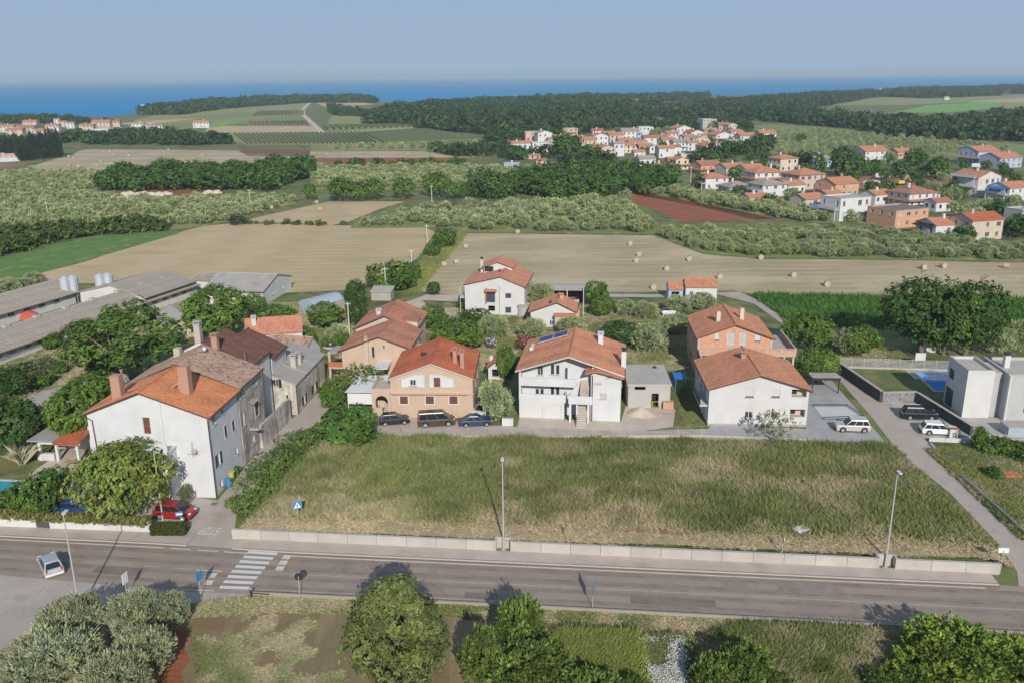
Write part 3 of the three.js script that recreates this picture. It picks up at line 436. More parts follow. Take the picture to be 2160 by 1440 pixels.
field('meadow', [[1480, 213], [1760, 206], [1990, 206], [2160, 200], [2300, 215], [2300, 232], [2120, 228], [2040, 216], [1900, 222], [1600, 222]], M.olivePale, .03);
field('stubble_field', [[2040, 215], [2200, 203], [2300, 210], [2300, 218]], M.straw, .05);
field('stubble_field', [[1312, 263], [1410, 247], [1436, 247], [1340, 270]], M.straw, .05);
field('meadow', [[285, 252], [430, 224], [650, 216], [640, 246], [440, 262], [250, 282]], M.olivePale, .03);
field('meadow', [[330, 262], [450, 256], [440, 270], [300, 278]], M.meadow, .06);
field('meadow', [[455, 258], [640, 243], [650, 252], [520, 262]], M.meadow, .06);
field('stubble_field', [[440, 266], [655, 266], [675, 278], [430, 281]], M.wheat, .07);
field('ploughed_field', [[520, 256], [640, 254], [655, 265], [523, 266]], M.soilPale, .08);
field('stubble_field', [[664, 216], [745, 213], [790, 220], [690, 228]], M.wheat, .05);
field('meadow', [[700, 244], [790, 246], [830, 262], [690, 262]], M.olivePale, .05);
field('vineyard', [[430, 281], [675, 277], [900, 265], [1000, 296], [760, 306], [520, 306]], M.olivePale, .05);
field('meadow', [[660, 306], [1010, 302], [1060, 316], [640, 320]], M.meadow, .04);
field('grove_floor', [[1374, 498], [1440, 490], [1640, 484], [1830, 490], [2300, 535], [2300, 553], [2000, 549], [1600, 544], [1485, 534], [1425, 511]], M.meadow, .03);
field('grove_floor', [[738, 482], [748, 466], [830, 448], [1000, 436], [1330, 418], [1385, 478], [1384, 494], [990, 491], [920, 480]], M.meadow, .03);
field('grove_floor', [[-160, 490], [-160, 376], [60, 360], [190, 362], [250, 376], [240, 416], [480, 418], [615, 414], [625, 428], [480, 468], [385, 483], [200, 492]], M.olivePale, .03);
field('grove_floor', [[655, 400], [655, 352], [960, 348], [1190, 364], [1195, 380], [1000, 402]], M.olivePale, .03);
field('grove_floor', [[1330, 404], [1420, 400], [1560, 420], [1720, 450], [1850, 472], [1690, 470], [1500, 434], [1400, 414]], M.meadow, .06);
field('grove_floor', [[1590, 308], [1650, 268], [1820, 280], [2010, 300], [2160, 314], [2060, 334], [1900, 322], [1760, 334], [1630, 326]], M.meadow, .05);
field('meadow', [[400, 268], [480, 256], [520, 258], [430, 272]], M.brightMeadow, .09);
field('meadow', [[380, 250], [470, 238], [560, 236], [540, 246], [430, 254]], M.meadow, .1);
field('stubble_field', [[230, 262], [330, 254], [420, 250], [300, 264]], M.wheat, .11);
field('meadow', [[690, 306], [1000, 303], [1050, 314], [700, 319]], M.olivePale, .09);
field('building_site', [[1700, 372], [1850, 361], [1960, 366], [2020, 374], [2005, 392], [1900, 400], [1820, 398], [1720, 396]], M.soilPale, .04);
field('dirt_bank', [[250, 405], [300, 400], [480, 401], [470, 408], [390, 412], [245, 412]], M.soilRed, .05);
struct('hill_track', strip(pix([[655, 215], [637, 232], [640, 243], [660, 262], [680, 281], [760, 282]]), 6, .12), M.gravel);
struct('field_path', strip(pix([[520, 300], [760, 277], [830, 272], [920, 266]]), 5, .13), M.gravel);
// pale tracks and yards between the houses
field('field_track', [[868, 613], [985, 492], [972, 488], [940, 520], [880, 580], [820, 615]], M.lush, .05);
field('farm_yard', [[850, 640], [900, 622], [968, 622], [965, 637], [890, 634], [905, 650], [968, 650], [960, 668], [870, 662]], M.gravel, .05);
field('garden_lawn', [[700, 840], [705, 700], [870, 640], [1420, 640], [1470, 700], [1470, 900], [690, 905]], M.lawn, .006);
field('garden_lawn', [[1640, 665], [1900, 740], [1980, 790], [1760, 770], [1690, 720]], M.lawn, .02);
field('farm_ground', [[-200, 800], [0, 752], [400, 622], [420, 650], [250, 760], [60, 800], [-100, 860]], M.dry, .01);
field('path', [[1230, 620], [1410, 622], [1410, 628], [1230, 627]], M.concrete, .06);
field('forecourt', [[1096, 880], [1310, 890], [1320, 855], [1425, 862], [1420, 900], [1310, 915], [1090, 905]], M.gravel, .03);
field('access_road', [[668, 886], [700, 862], [830, 868], [1000, 895], [1090, 900], [1310, 910], [1480, 905], [1730, 905], [1850, 930], [1895, 948], [1880, 956], [1700, 938], [1480, 929], [1080, 931], [800, 926], [676, 914]], M.paving, .05);
field('driveway', [[1700, 905], [1706, 820], [1690, 800], [1752, 800], [1850, 912], [1872, 938], [1480, 925], [1500, 897]], M.pavers, .075);
field('ramp_slab', [[1716, 858], [1786, 858], [1822, 882], [1738, 885]], M.white2, .12);
field('side_road', [[2150, 1236], [2146, 1205], [2105, 1145], [2005, 1040], [1898, 955], [1840, 880], [1770, 800], [1715, 735], [1660, 690], [1590, 640], [1500, 618], [1560, 616], [1625, 645], [1705, 702], [1762, 770], [1800, 800], [1875, 850], [1955, 930], [2052, 1030], [2230, 1190], [2230, 1240]], M.lane, .03);
field('parking_bay', [[1862, 838], [1945, 833], [2055, 912], [1975, 925], [1950, 926]], M.concrete, .05);
field('village_lane', [[392, 1134], [405, 1105], [458, 1056], [516, 985], [548, 948], [612, 885], [630, 873], [690, 804], [700, 770], [735, 765], [716, 800], [690, 845], [705, 866], [668, 890], [640, 918], [560, 1000], [500, 1075], [492, 1136]], M.lane, .03);
field('house_yard', [[130, 1085], [160, 1010], [330, 1000], [420, 1050], [460, 1056], [408, 1104], [392, 1115], [320, 1112]], M.concrete, .02);
field('terrace', [[60, 1000], [170, 925], [180, 960], [160, 1040], [130, 1086], [100, 1078]], M.gravel, .018);
field('terrace', [[30, 850], [150, 790], [200, 800], [180, 850], [60, 872]], M.concrete, .02);
// the main road, its kerbs and markings
const farK = [[-420, 1112], [0, 1131], [330, 1147], [620, 1166], [1080, 1187], [1600, 1211], [2110, 1234], [2700, 1262]], nearK = [[-420, 1192], [0, 1213], [400, 1248], [540, 1253], [1080, 1279], [1600, 1306], [2160, 1337], [2800, 1372]];
const R3 = { far: pix(farK), near: pix(nearK) };
const at = (line, u) => { const k = line; for (let i = 1; i < k.length; i++) if (u <= k[i][0] || i === k.length - 1) { const t = (u - k[i - 1][0]) / (k[i][0] - k[i - 1][0]); return G(u, lerp(k[i - 1][1], k[i][1], t)); } };
const road = struct('road', flat([...R3.far, ...R3.near.slice().reverse()], .02), M.asphalt);
{
  const wearM = M_([.285, .228, .186], { map: T.asphalt, roughness: .8 });
  // tyre-darkened lanes and worn strips are slightly different asphalt, laid as sheets
  const between = (f, u0, u1, n = 14) => Array.from({ length: n + 1 }, (_, i) => { const u = lerp(u0, u1, i / n), a = at(farK, u), b = at(nearK, u); return a.lerp(b, f); });
  for (const [f, w] of [[.17, .7], [.40, .75], [.62, .6], [.84, .6]]) mesh('lane_wear', strip(between(f, -400, 2700), w, .026), wearM, road);
  const line = (f, u0, u1, w, mat = M.paint, n) => mesh('road_marking', strip(between(f, u0, u1, n), w, .034), mat, road);
  line(.085, -400, 345, .16, M.paint, 8); for (const [a, b] of [[360, 400], [418, 460], [472, 522]]) line(.085, a, b, .16, M.paint, 2);
  line(.085, 604, 2080, .16, M.paint, 16);
  for (let u = -390; u < 420; u += 63) line(.53, u, u + 36, .13, M.paintWorn, 2);
  line(.54, 415, 468, .13, M.paint, 2); line(.52, 590, 2700, .13, M.paintWorn, 18); line(.90, 545, 1100, .11, M.paintWorn, 8); line(.965, 375, 450, .12, M.paint, 3);
  for (let i = 0; i < 8; i++) {                                // zebra crossing
    const f = .055 + i * .118, c = 553 - i * 8.4, l = 31, a = at(farK, c - l).lerp(at(nearK, c - l), f), b = at(farK, c + l).lerp(at(nearK, c + l), f);
    mesh('crosswalk_stripe', strip([a, b], .48, .036), M.signWhite.clone(), road).material.color.setRGB(.62, .62, .60);
  }
  for (const [u, f] of [[604, .12], [597, .26], [590, .40], [447, .64], [440, .80]]) { const a = at(farK, u - 8).lerp(at(nearK, u - 8), f), b = at(farK, u + 8).lerp(at(nearK, u + 8), f); mesh('yield_mark', strip([a, b], .75, .038), M.paint, road); }
  // the word on the lane, read by a driver who comes down to the main road
  const L = { S: [[0, 0, 1, .16], [.78, 0, .22, .55], [0, .42, 1, .16], [0, .42, .22, .58], [0, .84, 1, .16]], T: [[0, .84, 1, .16], [.39, 0, .22, 1]], O: [[0, 0, 1, .16], [0, .84, 1, .16], [0, 0, .22, 1], [.78, 0, .22, 1]], P: [[0, 0, .22, 1], [0, .84, 1, .16], [0, .42, 1, .16], [.78, .42, .22, .58]] };
  const o = G(447, 1113), yaw = 175 * DEG;
  'STOP'.split('').forEach((ch, i) => { const g = L[ch].map(([x, y, w, h], j) => new THREE.PlaneGeometry(w * .42, h * 1.5).rotateX(-Math.PI / 2).translate((x + w / 2) * .42 + (i - 2) * .56, j * .0004, -(y + h / 2) * 1.5)); mesh('road_letter', g.map(q => q.rotateY(yaw).translate(o.x, .068, o.z)), M.paint, road); });
  const patchM = M_([.30, .245, .208], { map: T.asphalt }), patchD = M_([.235, .19, .16], { map: T.asphalt });
  for (const [u, f, l, w, m] of [[700, .3, 5.2, 1.5, patchM], [1330, .72, 7.5, 1.2, patchD], [1640, .28, 4.4, 1.9, patchM], [200, .68, 4.6, 1.3, patchD], [980, .8, 3.0, .9, patchD], [1890, .62, 9, .7, patchM]]) { const a = at(farK, u).lerp(at(nearK, u), f), b = at(farK, u + 60).lerp(at(nearK, u + 60), f), e = b.clone().sub(a).normalize().multiplyScalar(l); mesh('road_patch', strip([a, a.clone().addScaledVector(e, .5).add(V(0, 0, .04)), a.clone().add(e)], w, .030), m, road); }
  for (const [u, f] of [[800, .42], [1500, .75]]) { const a = at(farK, u).lerp(at(nearK, u), f); mesh('manhole', cy(.34, .34, .012, a.x, .026, a.z, 20), patchD, road); }
  const stopBar = struct('stop_line', strip(pix([[402, 1134], [488, 1134]]), .35, .066), M.paintWorn);
  // pavement, kerb and gutter on the far side
  const off = (pts, d) => pts.map((p, i) => { const a = pts[Math.max(0, i - 1)], b = pts[Math.min(pts.length - 1, i + 1)], q = V(b.x - a.x, 0, b.z - a.z).normalize(); return V(p.x + q.z * d, 0, p.z - q.x * d); });
  const pav = (u0, u1) => Array.from({ length: 13 }, (_, i) => at(farK, lerp(u0, u1, i / 12)));
  for (const [u0, u1] of [[-420, 392], [490, 2108]]) {
    const e = pav(u0, u1), inn = off(e, 2.0).reverse();
    const top = flat([...off(e, .16), ...inn], .115);
    struct('pavement', top, M.paving);
  }
}
{
  const seg = (u0, u1, n) => Array.from({ length: n + 1 }, (_, i) => at(farK, lerp(u0, u1, i / n)));
  const kerbLine = (name, pts, w, h, dy, mat) => { const geo = []; for (let i = 1; i < pts.length; i++) { const a = pts[i - 1], b = pts[i], l = a.distanceTo(b); geo.push(bx(l + .02, h, w, 0, dy, 0).rotateY(Math.atan2(-(b.z - a.z), b.x - a.x)).translate((a.x + b.x) / 2, 0, (a.z + b.z) / 2)); } return struct(name, geo, mat); };
  for (const [u0, u1] of [[-420, 392], [490, 2108]]) { kerbLine('kerb', seg(u0, u1, 14), .16, .12, 0, M.kerb); struct('gutter', strip(seg(u0, u1, 14).map(p => V(p.x, 0, p.z + .22)), .3, .03), M.gutter); }
  struct('lane_mouth', flat([...pix([[388, 1120], [496, 1122]]), at(farK, 510), at(farK, 380)], .06), M.lane);
  // low concrete edge with a channel on the near side
  const near = (u0, u1, n) => Array.from({ length: n + 1 }, (_, i) => { const p = at(nearK, lerp(u0, u1, i / n)); p.z += .25; return p; });
  kerbLine('road_edge_wall', near(532, 2790, 16), .16, .42, 0, M.dullKerb);
  struct('road_channel', strip(near(532, 2790, 16).map(p => V(p.x, 0, p.z + .42)), .45, .05), M.dullKerb);
  struct('parking_apron', flat(pix([[-420, 1192], [0, 1213], [400, 1248], [535, 1253], [420, 1275], [345, 1262], [250, 1280], [205, 1310], [150, 1440], [110, 1560], [-500, 1560]]), .024), M.asphaltPale);
  struct('verge', flat(pix([[420, 1272], [540, 1258], [1080, 1285], [1600, 1312], [2300, 1350], [2300, 1378], [1700, 1348], [1080, 1306], [600, 1290], [380, 1290]]), .02), M.lawn);
  struct('mown_strip', flat(pix([[380, 1290], [600, 1290], [1080, 1306], [1700, 1348], [2300, 1380], [2300, 1700], [60, 1700], [210, 1310]]), .012), M.mown);
  struct('olive_soil', flat(pix([[222, 1312], [262, 1306], [300, 1316], [345, 1312], [372, 1322], [396, 1345], [386, 1368], [402, 1390], [380, 1420], [388, 1445], [370, 1480], [350, 1700], [100, 1700], [140, 1450], [190, 1400], [230, 1360]]), .03), M.soilRed);
}
// the raised vacant lot behind its wall
const LOT = { a: V(-28.5, 0, -80.35), b: V(47.4, 0, -73.3), c: V(47.5, 0, -101.4), d: V(-24.6, 0, -105.4) };
const lotAt = (s, t) => V(lerp(lerp(LOT.a.x, LOT.b.x, s), lerp(LOT.d.x, LOT.c.x, s), t), 0, lerp(lerp(LOT.a.z, LOT.b.z, s), lerp(LOT.d.z, LOT.c.z, s), t));
const lotH = (s, t) => { const p = lotAt(s, t), e = smooth(0, .02, s) * smooth(1, .972, s); return (lerp(.98, .28, t) + .22 * (nz(p.x * .22, p.z * .22, 7) - .5)) * Math.max(e, .06); };
{
  const nx = 120, ny = 50, pos = [], uv = [], idx = [];
  for (let j = 0; j <= ny; j++) for (let i = 0; i <= nx; i++) { const s = i / nx, t = j / ny, p = lotAt(s, t); pos.push(p.x, lotH(s, t), p.z); uv.push(p.x, p.z); if (i && j) { const k = j * (nx + 1) + i; idx.push(k - nx - 2, k - 1, k - nx - 1, k - nx - 1, k - 1, k); } }
  const g = new THREE.BufferGeometry(); g.setAttribute('position', new THREE.Float32BufferAttribute(pos, 3)); g.setAttribute('uv', new THREE.Float32BufferAttribute(uv, 2)); g.setIndex(idx); g.computeVertexNormals();
  struct('vacant_lot', g, M.dry);
  for (const [s0, s1, t0, t1] of [[.50, .64, .075, .125], [.63, .72, .06, .10], [.70, .87, .07, .15], [.955, .985, .2, .62], [.965, .988, .05, .2]]) {   // bare red earth showing through
    const p = [], n2 = 26; for (let i = 0; i <= n2; i++) { const s = lerp(s0, s1, i / n2), w = .5 + .5 * nz(i * .6, s0 * 50, 3); p.push([s, lerp(t0, t1, .5 - .5 * w * Math.sqrt(Math.max(0, Math.sin(Math.PI * i / n2)))), lerp(t0, t1, .5 + .5 * (1.5 - w) * .7 * Math.sqrt(Math.max(0, Math.sin(Math.PI * i / n2))))]); }
    const pos2 = [], uv2 = [], ix = []; p.forEach(([s, a, b], i) => { for (let k = 0; k < 4; k++) { const t = lerp(a, b, k / 3), q = lotAt(s, t); pos2.push(q.x, lotH(s, t) + .05, q.z); uv2.push(q.x, q.z); if (i && k) { const o = i * 4 + k; ix.push(o - 5, o - 1, o - 4, o - 4, o - 1, o); } } });
    const e = new THREE.BufferGeometry(); e.setAttribute('position', new THREE.Float32BufferAttribute(pos2, 3)); e.setAttribute('uv', new THREE.Float32BufferAttribute(uv2, 2)); e.setIndex(ix); e.computeVertexNormals(); struct('bare_soil', e, M.soilPale);
  }
}
// field rows, each one a long low hedge of vines
{
  const row = (name, label, quad, n, gap0, mat, h, w, wave) => {
    const [a, b, c, d] = pix(quad), geo = [];
    for (let i = 0; i < n; i++) { const t = (i + .5) / n, p = a.clone().lerp(b, t), q = d.clone().lerp(c, t), l = p.distanceTo(q); geo.push(bx(l, h, w).rotateY(Math.atan2(-(q.z - p.z), q.x - p.x)).translate((p.x + q.x) / 2, 0, (p.z + q.z) / 2)); }
    const m = mesh(name, geo, mat); m.userData.kind = 'stuff'; m.userData.label = label;
  };
  const vine = M_([.13, .16, .055]), vine2 = M_([.115, .14, .05]);
  row('vine_rows', 'green vine rows running uphill below the pale stubble field', [[490, 283], [762, 280], [800, 303], [520, 306]], 30, 0, vine, 1.3, 1.1);
  row('vine_rows', 'dark dense vine rows beside the white hill track', [[680, 268], [860, 262], [900, 268], [690, 274]], 16, 0, vine, 1.6, 3);
  row('vine_rows', 'darker vine rows next to the wood edge', [[765, 281], [905, 273], [990, 296], [810, 303]], 26, 0, vine2, 1.3, 2.2);
  row('vine_rows', 'young vine rows on pale earth below the headland wood', [[525, 258], [640, 256], [655, 264], [528, 265]], 14, 0, vine2, 1.4, 2.2);
  row('vine_rows', 'vine rows on the upper slope beside the white track', [[545, 236], [640, 234], [642, 243], [530, 246]], 14, 0, vine2, 1.5, 3.4);
}

// ---------------------------------------------------------------- walls and fences
function wallRun(name, label, a, b, h, t, mat, o = {}) {       // a wall of separate cast panels from a to b
  const L = Math.hypot(b.x - a.x, b.z - a.z), yaw = Math.atan2(-(b.z - a.z), b.x - a.x) / DEG, g = thing(name, label, o.category || 'wall', V(a.x, a.y, a.z), yaw, o.group), n = Math.max(1, Math.round(L / (o.panel || 3)));
  for (let i = 0; i < n; i++) mesh(o.part || 'wall_panel', bx(L / n - .03, h, t + (i % 2) * .012, L / n * (i + .5), 0, 0), mat === M.concrete ? [M.concrete, M.concreteB, M.concrete, M.concreteC][Math.floor(4 * hash(i, Math.round(L * 7), 5))] : mat, g);
  if (o.cap) mesh('coping', bx(L, .07, t + .1, L / 2, h, 0), o.cap, g);
  return g;
}
{
  const W = (x) => V(x, 0, lerp(-80.0, -72.25, (x + 28.7) / 74.3)), q = (u0, u1, lab) => wallRun('retaining_wall', lab, W(u0), W(u1), 1.12, .3, M.concrete, { panel: 3 });
  q(-28.7, -1.7, 'pale concrete retaining wall from the lane corner to the middle lamp post'); q(-.2, 34.6, 'pale concrete retaining wall between the two lamp posts beside the pavement'); q(36.3, 45.5, 'short pale concrete retaining wall by the side road corner');
  for (const [x, lab] of [[-.95, 'small concrete recess wall behind the middle lamp post'], [35.45, 'small concrete recess wall behind the lamp post near the side road']]) { const p = W(x), g = thing('recess_wall', lab, 'wall', V(p.x - .75, 0, p.z - .75), 6 - 12); mesh('wall_panel', bx(1.9, 1.2, .22, .75, 0, 0), M.concrete, g); for (const e of [-.08, 1.58]) mesh('wall_side', bx(.22, 1.2, .75, e, 0, .48), M.concrete, g); }
  const back = pix([[690, 921], [800, 919], [1080, 923], [1480, 921], [1700, 929], [1872, 946]]);
  const g = thing('boundary_fence', 'low concrete kerb with thin wire fence posts along the back of the vacant lot', 'fence', back[0]);
  for (let i = 1; i < back.length; i++) {
    const a = back[i - 1], b = back[i], l = Math.hypot(b.x - a.x, b.z - a.z), n = Math.round(l / 3), yaw = Math.atan2(-(b.z - a.z), b.x - a.x), geo = [];
    mesh('kerb', bx(l, .3, .16).rotateY(yaw).translate((a.x + b.x) / 2 - back[0].x, 0, (a.z + b.z) / 2 - back[0].z), M.concrete, g);
    for (let k = 0; k < n; k++) { const p = a.clone().lerp(b, k / n); mesh('fence_post', cy(.025, .025, 1.25, p.x - back[0].x, .3, p.z - back[0].z, 5), M.galv, g); }
    for (const y of [.7, 1.1, 1.5]) mesh('wire', bar(V(a.x - back[0].x, y, a.z - back[0].z), V(b.x - back[0].x, y, b.z - back[0].z), .006, 4), M.galv, g);
  }
  const lw = pix([[-160, 1104], [78, 1113], [106, 1115], [320, 1121]]);
  wallRun('garden_wall', 'white garden wall panels left of the dark gate', lw[0], lw[1], 1.35, .22, M.white2, { panel: 4 }); wallRun('garden_wall', 'white garden wall panels between the dark gate and the clipped hedge', lw[2], lw[3], 1.35, .22, M.white2, { panel: 4 });
  { const a = lw[1], b = lw[2], g = thing('garden_gate', 'dark solid pedestrian gate in the white garden wall', 'gate', a, Math.atan2(-(b.z - a.z), b.x - a.x) / DEG), l = a.distanceTo(b); mesh('gate_leaf', bx(l - .1, 1.45, .06, l / 2, .05, .02), M_([.07, .06, .065], { roughness: .6 }), g); for (let i = 0; i < 6; i++) mesh('slat', bx(l - .2, .03, .03, l / 2, .2 + i * .22, .065), M_([.11, .10, .10]), g); mesh('handle', bx(.05, .14, .06, l * .8, .75, .09), M.metal, g); }
  // dark stone walls, slat fence and gabions of the modern house
  const stone = (lab, p, q, h, mat) => wallRun('stone_wall', lab, G(...p), G(...q), h, .35, mat, { panel: 2.4, cap: M.concrete });
  stone('dark slate garden wall along the side road', [1770, 786], [1858, 848], 1.7, M.slate); stone('grey stacked-stone garden wall above the parking bays', [1860, 848], [1932, 846], 1.5, M.gabion); stone('dark slate wall behind the parked cars beside the modern house', [1934, 848], [2048, 920], 1.5, M.slate);
  const f = pix([[1772, 776], [2000, 783]]), fg = thing('slat_fence', 'pale open slat fence at the back of the modern garden', 'fence', V(f[0].x, .35, f[0].z), Math.atan2(-(f[1].z - f[0].z), f[1].x - f[0].x) / DEG), L = f[0].distanceTo(f[1]);
  mesh('footing', bx(L, .35, .2, L / 2, -.35, 0), M.concrete, fg); for (let i = 0; i <= 9; i++) mesh('fence_post', bx(.06, 1.5, .06, L * i / 9, 0, 0), M.galv, fg); for (let i = 0; i < 7; i++) mesh('slat', bx(L, .07, .025, L / 2, .1 + i * .2, .04), M.galv, fg);
  const r = [G(2028, 1012), G(2230, 1196)], rg = thing('guard_rail', 'long grey metal guard rail on the right edge of the side road', 'guard rail', V(r[0].x, 0, r[0].z), Math.atan2(-(r[1].z - r[0].z), r[1].x - r[0].x) / DEG), rl = r[0].distanceTo(r[1]);
  mesh('rail', [bx(rl, .14, .06, rl / 2, .62, 0), bx(rl, .14, .06, rl / 2, .44, 0), bx(rl, .06, .03, rl / 2, .57, -.03)], M.galv, rg); for (let i = 0; i <= 9; i++) mesh('rail_post', bx(.1, .7, .12, .2 + (rl - .4) * i / 9, 0, -.1), M.galv, rg);
  const kb = pix([[1958, 938], [2028, 1010], [2230, 1200]]); struct('road_kerb', [0, 1].map(i => { const a = kb[i], b = kb[i + 1], l = a.distanceTo(b); return bx(l, .25, .3).rotateY(Math.atan2(-(b.z - a.z), b.x - a.x)).translate((a.x + b.x) / 2 + .35, 0, (a.z + b.z) / 2); }), M.concrete);
  const rp = [[1716, 858], [1786, 858], [1822, 882], [1738, 885]], rr = thing('ramp_railing', 'dark low railing round the pale ramp slab in the driveway', 'railing', G(1716, 858)), o = rr.position;
  for (let i = 0; i < 4; i++) { const a = G(...rp[i]), b = G(...rp[(i + 1) % 4]); if (i !== 3) { mesh('rail', [bar(V(a.x - o.x, .42, a.z - o.z), V(b.x - o.x, .42, b.z - o.z), .05, 5), bar(V(a.x - o.x, .12, a.z - o.z), V(b.x - o.x, .12, b.z - o.z), .07, 5)], M.steelDark, rr); } mesh('rail_post', cy(.05, .05, .5, a.x - o.x, 0, a.z - o.z, 6), M.steelDark, rr); }
  const sf = pix([[2078, 934], [2240, 941]]), sg = thing('metal_fence', 'grey metal panel fence below the modern house', 'fence', sf[0], Math.atan2(-(sf[1].z - sf[0].z), sf[1].x - sf[0].x) / DEG), sl = sf[0].distanceTo(sf[1]);
  for (let i = 0; i < 6; i++) mesh('slat', bx(sl, .12, .03, sl / 2, .1 + i * .2, 0), M.galv, sg); for (let i = 0; i < 5; i++) mesh('fence_post', bx(.07, 1.4, .07, sl * i / 4, 0, -.05), M.galv, sg);
  const wr = pix([[1960, 930], [2060, 934]]); wallRun('low_wall', 'low white wall in front of the parked estate car', wr[0], wr[1], .55, .2, M.white2, { panel: 2 });
  const cw = pix([[552, 945], [612, 884]]); wallRun('courtyard_wall', 'tall weathered courtyard wall along the lane beside the grey stone house', cw[0], cw[1], 3.1, .35, M.old, { panel: 3.2 });
}

// ---------------------------------------------------------------- the houses along the lane and the access road
// photo rectangles [kind, x0, y0, x1, y1] on a facade -> openings in its own metres
function onFacade(p, yaw, w, d, face, list) {
  const [o, u, n] = FACE[face](w, d), q = new THREE.Quaternion().setFromAxisAngle(V(0, 1, 0), yaw * DEG), O = o.clone().applyQuaternion(q).add(V(p.x, p.y || 0, p.z)), U = u.clone().applyQuaternion(q), N = n.clone().applyQuaternion(q);
  const hit = (x, y) => { const r = V((x - 1080) / LENS, -(y - 720) / LENS, -1).applyQuaternion(QC), e = V(0, EYE, 0), t = O.clone().sub(e).dot(N) / r.dot(N), k = e.addScaledVector(r, t); return [k.clone().sub(O).dot(U), k.y]; };
  return list.map(([k, x0, y0, x1, y1]) => { const c = hit((x0 + x1) / 2, (y0 + y1) / 2), a = hit(x0, (y0 + y1) / 2), b = hit(x1, (y0 + y1) / 2), t = hit((x0 + x1) / 2, y0), m = hit((x0 + x1) / 2, y1), w2 = Math.abs(b[0] - a[0]), h2 = Math.abs(t[1] - m[1]); return [k, c[0] - w2 / 2, Math.max(.06, c[1] - h2 / 2), w2, h2]; });
}
const vp = (g, x, y, r = .045) => bar(x, y, r, 6);
function downpipe(g, pts) { for (let i = 1; i < pts.length; i++) mesh('downpipe', bar(pts[i - 1], pts[i], .055, 6), M.gutterBrown, g); }
{ // A: the big white house
  const p = V(-47, 0, -90.3), yaw = -5, w = 13.7, d = 8.4, g = thing('white_house', 'big white gabled house with orange roof beside the lane, tree in front', 'house', p, yaw);
  g.userData.shutter = M.shutterGreen;
  const R = gabled(g, { w, d, h: [9.8, 9.8], r: [.47, 12.4], wall: M.white, roof: M.tileOrange, rib: .26, holes: {
    F: onFacade(p, yaw, w, d, 'F', [['d', 300, 879, 317, 916]]),
    R: onFacade(p, yaw, w, d, 'R', [['w', 447, 874, 454, 896], ['w', 466, 861, 471, 873], ['b', 473, 896, 479, 922], ['b', 489, 885, 495, 908], ['s', 457, 955, 464, 982], ['n', 496, 944, 501, 958], ['n', 463, 1012, 469, 1026]]).map(h => [h[0], clamp(h[1], .4, 7), h[2], h[3], h[4]]) } });
  chimney(R, 3.1, 11.4, -1.6, 1.05, .95, 2.4, M.stucco, 0); chimney(R, 10.1, 11.8, -3.4, 1.1, 1.0, 2.6, M.stucco, 0);
  mesh('vent_pipe', [bar(V(7.9, 11.4, -3.2), V(9.3, 12.4, -3.5), .12, 8), cy(.13, .13, .9, 9.2, 11.6, -3.5)], M.stucco, R); mesh('vent_pipe', [bar(V(4.2, 11.9, -1.6), V(6, 12.5, -2.4), .14, 8)], M.tileRose, R);
  mesh('pilaster', bx(.7, 11.6, .12, 8.3, 0, .06), M.white, g);
  downpipe(g, [V(w + .1, 9.4, .1), V(w + .12, 0, .1)]); downpipe(g, [V(-.3, 9.5, .1), V(.6, 9.0, .12), V(.75, 0, .12)]);
  mesh('stair_block', bx(5.2, 6.1, 2.1, 7.2, 0, 1.06), M.white, g); mesh('landing', bx(5.4, .16, 2.25, 7.2, 6.1, 1.13), M.white2, g); mesh('parapet', [bx(5.4, 1.0, .14, 7.2, 6.3, 2.13), bx(.14, 1.0, 2.1, 4.56, 6.3, 1.05)], M.white, g);
  mesh('antenna', [bar(V(11.9, 5.4, .05), V(11.9, 5.6, .7), .03), bar(V(11.9, 5.2, .6), V(11.9, 7.0, .6), .025), bar(V(11.2, 5.6, .6), V(12.5, 5.5, .6), .02)], M.metal, g);
  mesh('satellite_dish', new THREE.SphereGeometry(.42, 12, 6, 0, 6.3, 0, .8).rotateX(1.2).translate(12.1, 5.75, .35), M.slabGrey, g);
}
{ // B: weathered stone house behind it
  const p = V(-46.2, 0, -98.95), yaw = -5, w = 13.7, d = 7.6, g = thing('stone_house', 'weathered grey house with mossy old tile roof attached behind the white house', 'house', p, yaw);
  const R = gabled(g, { w, d, h: [9.9, 9.9], r: [.47, 12.7], wall: M.old, roof: M.tileOld, rib: .3, amp: .06, oh: .35, og: .1, ridgeMat: M.tileOld, holes: { R: onFacade(p, yaw, w, d, 'R', [['w', 535, 800, 541, 812], ['w', 502, 826, 509, 840], ['w', 507, 870, 513, 902], ['b', 537, 840, 546, 876], ['n', 530, 918, 537, 934]]).map(h => [h[0], clamp(h[1], .4, 6.9), h[2], Math.min(h[3], 1.1), Math.min(h[4], 2)]) } });
  mesh('balcony', bx(1.6, .12, .6, w + .35, 3.6, -2.6), M.stone, g); mesh('awning', bx(.7, .05, 1.6, w + .4, 7.0, -3.3, 0, -.35), M.sheet, g);
  downpipe(g, [V(w + .1, 9.6, -7.9), V(w + .12, 0, -7.9)]);
  chimney(R, 3.6, 11.7, -6.6, .8, .8, 1.0, M.stone, 0); mesh('dish', new THREE.SphereGeometry(.45, 12, 6, 0, 6.3, 0, .9).rotateX(1.3).translate(7.6, 12.9, -5.6), M.metal, R);
}
